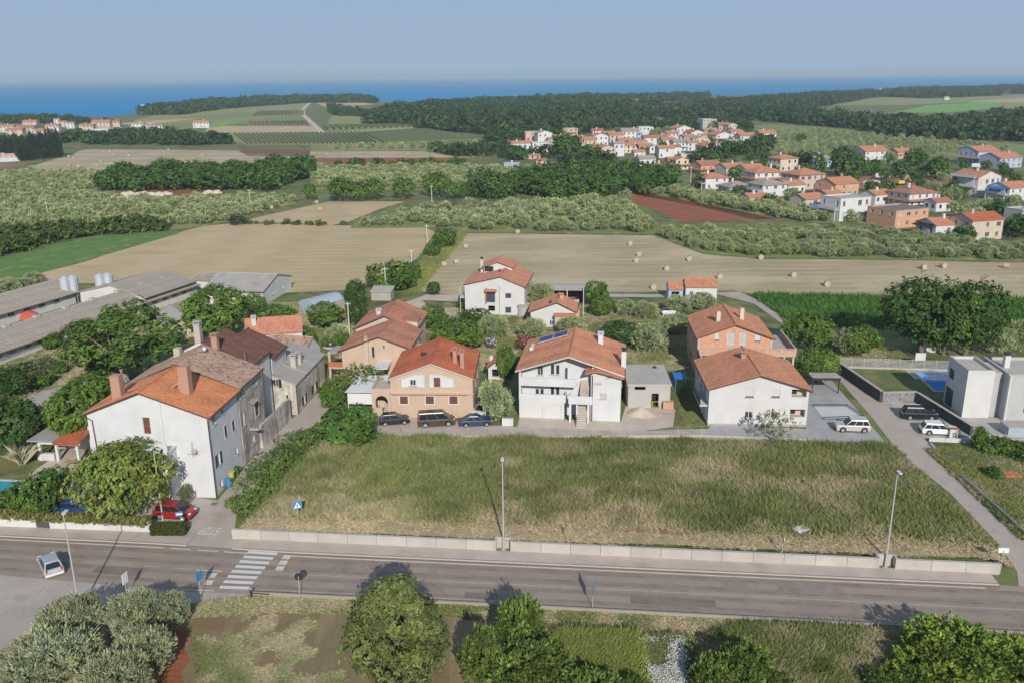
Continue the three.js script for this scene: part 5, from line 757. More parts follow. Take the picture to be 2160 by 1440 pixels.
{ const p = G(1410, 633), g = thing('cabin', 'white cabin with orange roof at the end of the hay field track', 'cabin', V(p.x, 0, p.z), -3); const w = G(1518, 641).x - p.x; const R = gabled(g, { axis: 'x', w: w * .30, d: 4, h: [2.3, 2.3], r: [.5, 3.3], wall: M.blueWall, roof: M.tile, rib: .28, oh: .3, og: .1, holes: { F: [['o', .6, .5, 1.6, 1.3]] } }); const g2 = thing('cabin', 'longer white cabin with orange roof next to the small blue-walled cabin', 'cabin', V(p.x + w * .35, 0, p.z + .4), -3); gabled(g2, { axis: 'x', w: w * .65, d: 4.6, h: [2.9, 2.9], r: [.5, 4.0], wall: M.white, roof: M.tile, rib: .28, oh: .35, og: .15, holes: { F: [['o', 2.2, .1, 1, 1.6], ['n', .8, 1, .8, .9]] } }); }
{ // M: modern flat-roofed house
  const p = V(61.1, 0, -111), yaw = -4, g = thing('modern_house', 'modern white cube house with flat roof and dark windows right of the parking bays', 'house', p, yaw);
  const R1 = flatBlock(g, { w: 3.5, d: 6.2, h: 6.9, wall: M.white2, roof: M.concrete, holes: { L: onFacade(p, yaw, 3.5, 6.2, 'L', [['v', 2003, 776, 2014, 799], ['v', 1993, 820, 2010, 862]]) } });
  flatBlock(g, { w: 15, d: 7.5, h: 6.6, x: 5.0, z: .6, wall: M.greyWall.clone(), roof: M.concrete, holes: { F: [['v', 3.3, 4.2, .8, 1.4], ['v', 2.6, 1.2, 1.8, 1]] } }); 
  mesh('link', bx(1.46, 6.4, 4.6, 4.25, 0, -3), M.greyWall, g); chimney(R1, 6.4, 6.6, -3.4, .7, .7, 1.4, M.white2, 2); mesh('wall', bx(.2, 6.5, .5, 5.1, 0, .85), M.white, g);
  const b = thing('terrace', 'pale terrace slab in front of the modern house', 'terrace', V(57.6, .02, -104.5), -4); mesh('slab', bx(14, .12, 7, 7, 0, -3.4), M.concrete, b); mesh('step', bx(14, .06, .4, 7, 0, .3), M.concrete, b);
  const s = thing('grey_shed', 'low blue-grey flat storage box beside the slatted metal fence', 'storage box', G(2126, 922).setY(0), -4); mesh('box', bx(4, 1.3, 2.4, 2, 0, -1.2), M.sheetBlue, s); mesh('lid', bx(4.1, .08, 2.5, 2, 1.3, -1.2), M.sheetLight, s);
  const po = thing('swimming_pool', 'bright blue swimming pool behind the modern house', 'swimming pool', G(1958, 806).setY(0), -4); mesh('water', bx(6, .08, 9, 2.6, .06, -.4), M.poolBlue, po); mesh('rim', [bx(6.8, .12, .4, 2.6, .04, 4.3), bx(6.8, .12, .4, 2.6, .04, -5.1), bx(.4, .12, 9, -.6, .04, -.4)], M.concrete, po);
  struct('garden_lawn', flat(pix([[1788, 772], [1990, 780], [1990, 812], [1950, 850], [1862, 846]]), .09), M.lawn); struct('pool_deck', flat(pix([[1905, 778], [2010, 782], [2010, 796], [1930, 800]]), .13), M.gravel);
  const ut = thing('white_shed', 'small white shed under the big walnut trees', 'shed', G(1953, 742).setY(0), -12); const r = gabled(ut, { w: 3, d: 3, h: [2.4, 2.2], r: [.5, 2.7], wall: M.white2, roof: M.sheet, oh: .2, og: .2, holes: { F: [['b', 1.2, 1.2, .6, .6]] } });
  const wt = thing('meter_box', 'small white box with brown lid by the low wall', 'meter box', G(2011, 922).setY(0), -4); mesh('box', bx(1.1, 1.2, .5, 0, 0, 0), M.white2, wt); mesh('lid', bx(1.2, .1, .6, 0, 1.2, 0), M.trimRed, wt);
  const wo = thing('water_slide', 'white board panel at the pool fence', 'board', G(1940, 772).setY(.3), -4); mesh('board', bx(1.6, 1.2, .08, 0, .7, 0), M.white, wo); mesh('leg', [bx(.08, .7, .08, -.7, 0, 0), bx(.08, .7, .08, .7, 0, 0)], M.frame, wo);
}
{ // farm sheds on the left
  const shed = (lab, x, z, yaw, w, L, h, rh, wallM, roofM, wins) => { const g = thing('farm_shed', lab, 'farm shed', V(x, 0, z), yaw); const R = gabled(g, { w, d: L, h: [h, h], r: [.5, rh], wall: wallM, roof: roofM, rib: .9, amp: .05, oh: .7, og: .3, ridgeMat: M.sheetLight, noBarge: 1, holes: { R: Array.from({ length: wins }, (_, i) => ['n', 2 + i * (L - 4) / wins, 1.3, 1.5, 1]) } }); return [g, R]; };
  // the right-hand eave of the near shed runs from the frame edge to its far end
  const a = G(417, 622), b = G(-160, 826), yaw = Math.atan2(-(a.z - b.z), a.x - b.x) / DEG - 90, L = Math.hypot(a.x - b.x, a.z - b.z);
  const q = new THREE.Quaternion().setFromAxisAngle(V(0, 1, 0), yaw * DEG), left = V(-11, 0, 0).applyQuaternion(q);
  const [g, R] = shed('long poultry shed with grey sheet roof and ridge vents nearest the lane', b.x + left.x, b.z + left.z, yaw, 11, L, 2.3, 4.0, M.white2, M.sheet, 20);
  for (let i = 0; i < 11; i++) mesh('ridge_vent', bx(.9, .45, 1.0, 5.5, 4.1, -L + 4 + i * 6.6), M.sheetLight, R);
  const a2 = G(160, 640), l2 = 70, dir = V(a.x - b.x, 0, a.z - b.z).normalize(), b2 = V(a2.x - dir.x * l2, 0, a2.z - dir.z * l2);
  shed('second long poultry shed with grey sheet roof behind the silos', b2.x + left.x, b2.z + left.z, yaw, 11, l2, 2.5, 4.4, M.white2, M.sheet, 18);
  const c = G(172, 642); const [gc] = shed('brownish barn with wide roof crossing behind the two feed silos', c.x + 1, c.z + 2, yaw + 0, 16, 15, 3.1, 5.0, M.white2, M.sheet, 4);
  const mkSilo = (u, v, lab) => { const p = G(u, v), s = thing('feed_silo', lab, 'feed silo', V(p.x, 0, p.z), 0, null); delete s.userData.group; mesh('tank', cy(1.05, 1.05, 2.9, 0, 2.4, 0, 20), M.silo, s); mesh('cone', cy(.25, 1.05, 1.2, 0, 1.2, 0, 20), M.silo, s); mesh('cap', cy(1.07, .3, .55, 0, 5.3, 0, 20), M.silo, s); mesh('rim', new THREE.TorusGeometry(1.06, .04, 5, 20).rotateX(1.57).translate(0, 3.9, 0), M.galv, s); for (let i = 0; i < 4; i++) mesh('leg', bar(V(Math.cos(i * 1.57 + .7) * 1.0, 0, Math.sin(i * 1.57 + .7) * 1.0), V(Math.cos(i * 1.57 + .7) * 1.0, 2.6, Math.sin(i * 1.57 + .7) * 1.0), .06, 5), M.galv, s); mesh('ladder', [bx(.04, 4, .04, .85, 1.6, .85), bx(.04, 4, .04, 1.1, 1.6, .7), ...Array.from({ length: 9 }, (_, i) => bx(.3, .03, .03, .97, 1.8 + i * .4, .78, .5))], M.galv, s); return s; };
  mkSilo(143, 640, 'blue-grey feed silo on legs, left tank of the near pair'); mkSilo(160, 638, 'blue-grey feed silo on legs, right tank of the near pair'); mkSilo(216, 634, 'blue-grey feed silo behind the near shed, left tank of the far pair'); mkSilo(233, 632, 'blue-grey feed silo behind the near shed, right tank of the far pair');
  const low = (name, lab, u0, v0, u1, v1, d, h, rh, wallM, roofM, ax = 'x', cat = 'barn') => { const p = G(u0, v0), e = G(u1, v1), g2 = thing(name, lab, cat, V(p.x, 0, p.z), Math.atan2(-(e.z - p.z), e.x - p.x) / DEG), w = p.distanceTo(e); gabled(g2, { axis: ax, w, d, h: [h, h], r: [.5, rh], wall: wallM, roof: roofM, oh: .4, og: .3, rib: .9, amp: .03, noBarge: 1, ridgeMat: roofM, holes: { F: [['n', w * .3, h * .4, .8, .8], ['n', w * .65, h * .4, .8, .8]] } }); return g2; };
  low('barn', 'grey-roofed barn with pale end wall beside the wheat field', 556, 645, 615, 610, 13, 3.0, 4.9, M.white2, M.slabGrey, 'z'); low('barn', 'long low barn with dark flat roof at the wheat field edge', 412, 613, 500, 617, 6, 2.4, 2.9, M.white2, M.tileGrey, 'x'); low('barn', 'small grey-roofed barn with pale gable half hidden by trees', 362, 718, 425, 707, 9, 2.6, 4.2, M.beige, M.slabGrey, 'z');
  const ar = G(632, 662), s = thing('arched_shed', 'small shed with arched pale blue metal roof near the barns', 'shed', V(ar.x, 0, ar.z), -38); mesh('wall', bx(5, 2.2, 7.4, 2.5, 0, -3.7), M.slabGrey, s); mesh('roof', new THREE.CylinderGeometry(3.6, 3.6, 7.8, 16, 1, false, -.78, 1.56).rotateX(-Math.PI / 2).translate(2.5, -.3, -3.7), M.sheetBlue, s);
  const gs = G(783, 634), s2 = thing('lean_shed', 'grey lean-to shed with flat metal roof beside the dark hedge', 'shed', V(gs.x, 0, gs.z), -6); mesh('wall', bx(4.2, 2.0, 3.2, 2.1, 0, -1.6), M.slabGrey, s2); mesh('roof', bx(4.6, .1, 3.8, 2.1, 2.1, -1.6, 0, 0, .12), M.sheetLight, s2);
  const um = thing('red_tarp', 'red dome tarpaulin over stacked goods in the farm yard', 'tarpaulin', G(56, 672).setY(0)); mesh('cover', new THREE.SphereGeometry(2.2, 16, 8, 0, 6.3, 0, 1.5).scale(1.2, .75, .8), M_([.42, .09, .06]), um);
}
{ // pavilions, pool and slab left of the white house
  const p = G(88, 970), g = thing('pavilion', 'white garden pavilion with red tile roof half and grey flat half', 'pavilion', V(p.x, 0, p.z), -6); const px2 = [0, 2.4, 5.0]; for (const x of [0, 2.2, 4.9]) for (const z of [0, -3.6]) mesh('column', bx(.3, 2.4, .3, x, 0, z), M.white, g);
  mesh('roof', quadSheet(V(1.9, 2.4, .4), V(5.2, 2.4, .4), V(5.2, 3.2, -4), V(1.9, 3.2, -4), { rib: .26 }), M.tileRed, g); mesh('flat_roof', bx(3.4, .14, 4.2, .2, 2.5, -1.9), M.slabGrey, g); mesh('beam', bx(5.4, .2, .2, 2.6, 2.2, 0), M.white, g); mesh('back_wall', bx(5.2, 2.2, .15, 2.5, 0, -3.8), M.white2, g); mesh('counter', bx(2.2, .9, .5, .6, 0, -.2), M.white2, g); mesh('chimney', bx(.6, 3.6, .6, 5.0, 0, -3.2), M.white, g);
  const t = thing('garden_table', 'small garden table with chairs under the pavilion', 'table', G(150, 985).setY(.03)); mesh('table_top', bx(1.3, .05, .8, 0, .72, 0), M.woodPale, t); for (const [x, z] of [[-.55, -.3], [.55, -.3], [-.55, .3], [.55, .3]]) mesh('leg', bx(.06, .72, .06, x, 0, z), M.woodPale, t);
  const pool = thing('swimming_pool', 'turquoise swimming pool at the edge of the left garden', 'swimming pool', G(-30, 1030).setY(0), -6); mesh('water', bx(7.2, .06, 3.6, .2, .07, 0), M.pool, pool); mesh('rim', [bx(8, .1, .4, .2, .05, 2), bx(8, .1, .4, .2, .05, -2), bx(.4, .1, 3.6, 3.95, .05, 0)], M.white2, pool);
}

// ---------------------------------------------------------------- vehicles
const dirDeg = (a, b) => Math.atan2(-(b.z - a.z), b.x - a.x) / DEG;
car('parked_car', 'red people carrier parked by the hedge below the white house', 'car', G(370, 1090).setY(.03), -9, 'mpv', 4.3, 1.78, 1.68, paintM([.36, .022, .025]));
car('silver_car', 'silver hatchback turning across the main road', 'car', V(-44.5, .03, -74.4), 128, 'hatch', 3.9, 1.72, 1.46, paintM([.46, .49, .53], .4), null, { trim: M.lampClear });
car('parked_car', 'dark blue car under the tree behind the white garden wall', 'car', G(158, 1080).setY(.03), -6, 'sedan', 4.4, 1.76, 1.45, paintM([.02, .07, .26]));
car('parked_car', 'black hatchback parked next to the porch of the peach house', 'car', G(832, 893).setY(.06), 12, 'hatch', 4.15, 1.76, 1.5, paintM([.012, .014, .02], .1));
car('parked_van', 'brown passenger van parked before the peach house', 'van', G(921, 896).setY(.06), 8, 'van', 5.0, 1.95, 1.95, paintM([.085, .06, .05], .4), null, { rails: 0 });
car('parked_car', 'dark blue sedan parked beside the brown van', 'car', G(1004, 896).setY(.06), 6, 'sedan', 4.5, 1.8, 1.45, paintM([.035, .065, .13], .4));
car('parked_car', 'white hatchback parked behind the dark blue sedan', 'car', G(1017, 874).setY(.06), -112, 'hatch', 4.0, 1.75, 1.48, paintM([.68, .69, .71], 0));
car('parked_car', 'dark car mostly hidden behind the round fig bush on the lane', 'car', G(705, 884).setY(.06), 80, 'hatch', 4.1, 1.75, 1.48, paintM([.02, .03, .035]));
car('parked_suv', 'beige silver compact off-roader on the grey paved driveway', 'car', G(1797, 908).setY(.09), 174, 'suv', 4.4, 1.85, 1.66, paintM([.55, .53, .51], .35), null, { rails: 1 });
car('parked_suv', 'black off-roader in the parking bay by the dark slate wall', 'car', G(1938, 882).setY(.07), -6, 'suv', 4.55, 1.88, 1.68, paintM([.010, .013, .02], .1), null, { rails: 1 });
car('parked_estate', 'white estate car parked beside the black off-roader', 'car', G(1981, 914).setY(.07), -8, 'estate', 4.75, 1.83, 1.48, paintM([.70, .71, .73], 0), null, { rails: 1 });

// ---------------------------------------------------------------- street lamps, poles, signs, bins
function lamp(label, p, h, arm) {
  const g = thing('street_lamp', label, 'street lamp', p, 0, 'street lamps along the main road');
  mesh('pole', bar(V(0, 0, 0), V(0, h, 0), .1, 10, .05), M.galv, g); mesh('base_plate', [bx(.45, .05, .45), cy(.13, .12, .5, 0, .05, 0, 10)], M.galv, g);
  const hd = mesh('lamp_head', [bx(.30, .12, .62, 0, h - .05, arm * .36), cy(.06, .06, .2, 0, h - .12, 0, 8)], M_([.55, .57, .58], { roughness: .4 }), g); mesh('lens', bx(.22, .04, .4, 0, h - .08, arm * .42), M.lampClear, hd); return g;
}
lamp('street lamp with grey pole at the left end, standing behind the olive trees', G(168, 1290), 9.6, -1); lamp('street lamp with grey pole in the middle, before the vacant lot', G(1062, 1158), 9.9, 1); lamp('street lamp with grey pole nearest the side road on the right', G(1868, 1195), 10.0, 1);
delete lamp('slim street lamp standing behind the clipped hedge and red car', G(343, 1096), 8.4, 1).userData.group;
const wireLabel = { 'utility poles across the fields': 1 };
function pole(label, u, v, hPx, mat, cross) { const p = G(u, v), h = tall(p, hPx), r = Math.max(.11, .6 / pxm(p)), g = thing('utility_pole', label, 'utility pole', p, 0); mesh('pole', bar(V(0, 0, 0), V(0, h, 0), r * 1.2, 8, r * .8), mat, g); mesh('crossarm', bx(cross || 1.2, .12, .12, 0, h - .5, 0), mat, g); mesh('insulator', [cy(.06, .05, .25, -.5, h - .38, 0, 6), cy(.06, .05, .25, .5, h - .38, 0, 6)], M.frame, g); }
const conc = M_([.58, .56, .52]);
pole('thick pale concrete pole beside the peach house', 737, 705, 68, conc, .8); pole('tall concrete pole against the round dark hedge', 814, 622, 58, conc); pole('pale pole on the green strip between the two hay fields', 901, 510, 36, conc); pole('tall thin pole at the corner of the left olive grove', 529, 446, 46, conc); pole('thin pole in the garden behind the grey-roofed house', 647, 740, 34, conc, .5); pole('pole in front of the dark copse by the middle olive grove', 911, 428, 36, conc); pole('short pole where the green strip meets the hay field', 868, 552, 26, conc); pole('thin pole on the edge of the dark copse', 1242, 388, 20, conc); pole('pale pole standing in the left olive grove', 101, 462, 36, conc); pole('double white pole in front of the right-hand village', 1457, 385, 34, conc); pole('pole at the wide left edge of the wheat field, beside the grove', 457, 463, 16, conc); pole('white pole between the balconied house and the olive garden', 2005, 424, 34, conc); pole('tall pole at the far right side of the village', 2156, 440, 60, conc); pole('small white pole in the gardens between the village houses', 1420, 346, 18, conc);

function sign(name, label, p, yaw, h, w, hh, face, back, o = {}) { const g = thing(name, label, 'road sign', p, yaw); mesh('post', cy(.035, .035, h + hh * .6, 0, 0, 0, 8), M.galv, g); const pl = mesh('sign_plate', o.round ? new THREE.CylinderGeometry(w / 2, w / 2, .04, 28).rotateX(Math.PI / 2).translate(0, h + hh / 2, .06) : bx(w, hh, .04, 0, h, .06), back || M.metal, g); mesh('sign_face', o.round ? new THREE.CylinderGeometry(w / 2 - .03, w / 2 - .03, .012, 28).rotateX(Math.PI / 2).translate(0, h + hh / 2, .088) : bx(w - .05, hh - .05, .012, 0, h + .025, .086), face, pl); if (o.marks) o.marks(pl, h); return g; }
{ // pedestrian crossing sign: blue square, white triangle, walking figure
  sign('crossing_sign', 'blue square pedestrian crossing sign on the wall edge near the zebra crossing', G(631, 1122).setY(.2), 28, 2.5, .95, .95, M.signBlue, M.galv, { marks: (pl, h) => {
    mesh('sign_triangle', prism([[-.36, h + .14], [.36, h + .14], [0, h + .82]], .008).translate(0, 0, .094), M.signWhite, pl);
    const b = (x0, y0, x1, y1, r) => bar(V(x0, h + y0, .107), V(x1, h + y1, .107), r, 4);
    mesh('pictogram', [new THREE.CylinderGeometry(.045, .045, .01, 12).rotateX(1.5708).translate(.01, h + .60, .107), b(0, .52, -.02, .36, .035), b(-.02, .37, -.11, .19, .024), b(-.02, .37, .08, .19, .024), b(0, .5, .1, .4, .018), b(0, .5, -.1, .4, .018)], M.black, pl); } });
  sign('crossing_sign', 'blue sign seen edge-on beside the left end of the zebra crossing', G(424, 1262), 72, 1.9, .85, .85, M.signBlue, M.signBlue);
  sign('place_sign', 'white rectangular sign seen edge-on by the olive trees', G(268, 1262), 78, 1.6, .75, 1.0, M.signWhite, M.signWhite);
  sign('round_sign', 'round sign seen from behind at the near road edge', G(633, 1266), 172, 2.0, .75, .75, M.red, M.steelDark, { round: 1 });
  sign('direction_sign', 'tall narrow sign seen edge-on at the near road edge', G(1250, 1284), 82, 1.5, 1.3, 1.35, M.signBlue, M.metal);
  sign('marker_sign', 'small sign edge-on on a thin post between the two lamp posts', G(1198, 1166), 88, 2.2, .6, .6, M.signWhite, M.galv); sign('marker_sign', 'small round sign edge-on on a thin post left of the right lamp post', G(1648, 1186), 85, 2.2, .6, .6, M.signWhite, M.galv, { round: 1 });
  sign('name_sign', 'white sign plate with a post on the side road corner', G(2110, 1210), 170, 2.2, .9, .5, M.signWhite, M.signWhite);
  sign('prohibition_sign', 'round red and white sign rising above the olive trees', G(139, 1322), 0, 2.2, .6, .6, M.signWhite, M.red, { round: 1, marks: (pl, h) => mesh('sign_bar', bx(.34, .09, .01, 0, h + .26, .1), M.red, pl) });
  const p = G(384, 1118), g = thing('sign_post', 'small blue and white sign with shiny post beside the clipped hedge', 'road sign', p, 15); mesh('post', cy(.04, .04, 2.1, 0, 0, 0, 8), M.galv, g); mesh('sign_plate', [bx(.7, .5, .04, -.1, 1.7, .05)], M.signBlue, g); mesh('sign_band', bx(.6, .16, .05, -.1, 1.85, .056), M.signWhite, g); mesh('mirror', new THREE.SphereGeometry(.22, 12, 8).scale(1, 1, .3).translate(.1, 1.2, .1), M.metal, g);
  const bin = (lab, u, v, m, y) => { const g2 = thing('wheelie_bin', lab, 'bin', G(u, v).setY(.05), y); mesh('body', new THREE.CylinderGeometry(.42, .33, 1.0, 4, 1).rotateY(Math.PI / 4).translate(0, .56, 0), m, g2); mesh('lid', bx(.66, .08, .7, 0, 1.06, .02, 0, 0, .06), m, g2); for (const e of [-.22, .22]) mesh('wheel', new THREE.CylinderGeometry(.1, .1, .06, 10).rotateZ(1.57).translate(e, .1, -.28), M.tyre, g2); };
  bin('blue wheelie bin nearest the camera at the white house wall', 483, 1028, M.binBlue, 82); bin('yellow wheelie bin between the blue and green bins', 489, 1014, M.binYellow, 85); bin('green wheelie bin last in the row at the white house wall', 499, 1003, M.binGreen, 80);
  const rp = thing('rail_post', 'black steel end post with handrail by the zebra crossing', 'railing', G(530, 1262), -6); mesh('post', bx(.12, .95, .12), M.black, rp); mesh('rail', bar(V(0, .55, 0), V(1.7, .55, .05), .03), M.black, rp); mesh('cap', cy(.08, .02, .08, 0, .95, 0, 8), M.frame, rp);
  const pp = G(2132, 1008), ob = thing('brick_stack', 'stack of orange roof tiles lying in the grass right of the side road', 'tile stack', pp, -6); for (let i = 0; i < 4; i++) for (let j = 0; j < 3; j++) mesh('tile', bx(.55, .16, 1.3, -1.1 + i * .6, .05 + j * .18, (i % 2) * .05), M.tileOrange, ob);
  const sh = thing('plastic_sheet', 'crumpled white plastic sheet lying on the vacant lot', 'plastic sheet', G(1690, 1122, 1.2).setY(1.25), 20), sg = new THREE.PlaneGeometry(1.5, 1.2, 6, 5).rotateX(-Math.PI / 2); { const q = sg.attributes.position; for (let i = 0; i < q.count; i++) q.setY(i, .2 + .3 * nz(q.getX(i) * 4, q.getZ(i) * 4, 5)); sg.computeVertexNormals(); } mesh('sheet', sg, M.white, sh);
  for (const [u, v, lab, r] of [[120, 1297, 'dark oval drain cover in the pale parking area', .55], [452, 1063, 'dark drain cover in the village lane', .35]]) { const d = thing('drain_cover', lab, 'drain cover', G(u, v).setY(.06)); mesh('cover', cy(r, r, .02, 0, 0, 0, 20), M_([.20, .15, .13]), d); mesh('rim', new THREE.TorusGeometry(r, .03, 5, 20).rotateX(1.57).translate(0, .015, 0), M.gutter, d); }
  const gp = thing('garden_pond', 'round stone-rimmed garden pond behind the grey house', 'pond', G(698, 733).setY(0)); mesh('rim', new THREE.TorusGeometry(1.25, .22, 8, 26).rotateX(1.57).translate(0, .25, 0), M.stone, gp); mesh('water', cy(1.2, 1.2, .1, 0, .1, 0, 24), M.paneBlue, gp);
  const ga = thing('garden_bench', 'low white garden bench behind the long garage lawn', 'bench', G(1412, 668).setY(0), -4); mesh('seat', bx(2.6, .1, .8, 0, .5, 0), M.white, ga); mesh('leg', [bx(.1, .5, .7, -1.1, 0, 0), bx(.1, .5, .7, 1.1, 0, 0)], M.white, ga); mesh('backrest', bx(2.6, .5, .08, 0, .6, -.4), M.white, ga);
  const gp2 = thing('gate_pier', 'white letterbox pier at the corner of the white house forecourt', 'letterbox pier', G(1071, 897).setY(.05), -6); mesh('pier', bx(1.5, 1.0, .5, 0, 0, 0), M.white, gp2); mesh('letterbox', bx(.9, .3, .05, 0, .45, .27), M.frame, gp2);
}
{ // hay bales
  const bale = thing('hay_bale', 'round hay bale lying on the mown field', 'hay bale', V(0, 0, 0), 0, 'hay bales on the mown fields');
  const c = new THREE.CylinderGeometry(.64, .64, 1.15, 22, 3, true).rotateZ(Math.PI / 2); { const q = c.attributes.position; for (let i = 0; i < q.count; i++) { const k = 1 + .035 * (nz(q.getY(i) * 5 + 7, q.getZ(i) * 5 + q.getX(i) * 2, 9) - .5); q.setY(i, q.getY(i) * k); q.setZ(i, q.getZ(i) * k); } c.computeVertexNormals(); }
  mesh('roll', c.translate(0, .61, 0), M.bale, bale); for (const e of [-1, 1]) mesh('end', new THREE.CircleGeometry(.63, 22).rotateY(e * Math.PI / 2).translate(e * .57, .61, 0), M_([.42, .35, .235]), bale);
  const near = [[1330, 517, 80, 'at the far end of the big field below the red ploughed field'], [1349, 540, 75, 'upper one of the close pair in the middle of the big field'], [1343, 553, 78, 'lower one of the close pair in the middle of the big field'], [1407, 570, 82, 'right of the close pair, towards the olive grove'], [1455, 550, 75, 'close to the tip of the olive grove'], [1519, 588, 80, 'above the two orange-roofed cabins'], [1605, 547, 85, 'touching the olive grove edge'], [1675, 584, 78, 'between the cabins and the corn field, upper of two'], [1745, 604, 80, 'just above the edge of the corn field'], [1948, 568, 100, 'above the giant walnut trees'], [1990, 565, 100, 'second one above the giant walnut trees'], [2124, 566, 150, 'at the right edge of the big field'], [1379, 610, 80, 'half hidden behind the orange-roofed cabins'], [1091, 493, 20, 'alone beneath the middle olive grove'], [982, 524, 10, 'beside the green strip, upper one'], [962, 557, 12, 'behind the pale stepped house, right of two'], [936, 562, 12, 'behind the pale stepped house, left of two'], [573, 441, 10, 'left one on the small stubble field'], [675, 444, 10, 'right one on the small stubble field'], [668, 430, 10, 'far one on the small stubble field']];
  const far = [[233, 322], [154, 336], [146, 350], [165, 352], [203, 351], [213, 342], [237, 329], [428, 329], [271, 330], [690, 328], [355, 318], [860, 328], [145, 332]];
  const put = (u, v, yaw, lab, first) => { const b = first ? bale : bale.clone(); if (!first) { b.name = numbered('hay_bale'); scene.add(b); } b.position.copy(G(u, v)); b.rotation.y = yaw * DEG; b.userData = { ...bale.userData, label: lab }; };
  near.forEach(([u, v, y, lab], i) => put(u, v, y, 'round hay bale ' + lab, !i)); far.forEach(([u, v], i) => { put(u, v, i * 37, 'small distant round hay bale on the far stubble field'); });
}

// ---------------------------------------------------------------- trees and plants, nearest first
plant('chestnut', 'chestnut_tree', 'big round leafy tree in front of the white gabled house', 'tree', 268, 1092, 186, 180, null, { yaw: 1 });
plant('peach', 'fruit_tree', 'large bright green tree with drooping leaves at the near road edge', 'tree', 842, 1430, 240, 232, null, { yaw: 2 });
for (const [u, v, w, h, l] of [[158, 1372, 128, 122, 'olive tree beside the red-topped sign'], [292, 1352, 116, 112, 'olive tree nearest the road, left of the blue edge-on sign'], [362, 1330, 84, 84, 'smallest olive tree at the verge corner'], [310, 1428, 118, 112, 'olive tree over the red earth beside the mown strip'], [120, 1462, 170, 140, 'broad olive tree at the edge of the pale parking area'], [258, 1500, 140, 130, 'olive tree at the bottom edge between two others'], [62, 1500, 100, 90, 'small olive tree low at the parking corner']]) plant('oliveNear', 'olive_tree', l, 'tree', u, v, w, h, 'olive trees by the junction');
for (const [u, v, w, h, l] of [[1096, 1378, 92, 118, 'tall green shrub right of the drooping tree, throwing a shadow on the road'], [1016, 1440, 84, 118, 'dark green shrub between the drooping tree and the tall shrub'], [1120, 1452, 150, 104, 'wide green shrub at the bottom edge below the tall shrub'], [1240, 1490, 120, 80, 'low green shrub left of the white flowers'], [1560, 1450, 120, 100, 'dark shrub right of the white flowers'], [1500, 1475, 90, 86, 'small dark shrub beside the white flowers'], [1880, 1480, 120, 70, 'dark leafy shrub below the light green bush'], [1340, 1490, 70, 60, 'small shrub just under the white flowers'], [1640, 1470, 90, 56, 'low shrub in the weeds right of the dark shrub'], [1730, 1430, 70, 40, 'small low shrub in the long grass before the road edge'], [1810, 1400, 60, 34, 'smallest shrub at the near road edge'], [1600, 1392, 46, 36, 'small shrub above the dark shrub by the verge']]) plant('weed', 'wild_shrub', l, 'shrub', u, v, w, h, 'wild shrubs below the road');
for (const [u, v, w, h, l] of [[2010, 1418, 190, 112, 'wide light green bush leaning over the near road edge'], [2120, 1440, 170, 96, 'light green bush in the right bottom corner'], [1960, 1470, 170, 90, 'yellow-green bush under the wide light bush']]) plant('weedLight', 'wild_shrub', l, 'shrub', u, v, w, h, 'wild shrubs below the road');
plant('figBush', 'fig_bush', 'round leafy fig bush at the corner of lane and access road', 'bush', 740, 935, 128, 84, null, { yaw: 1.5 });
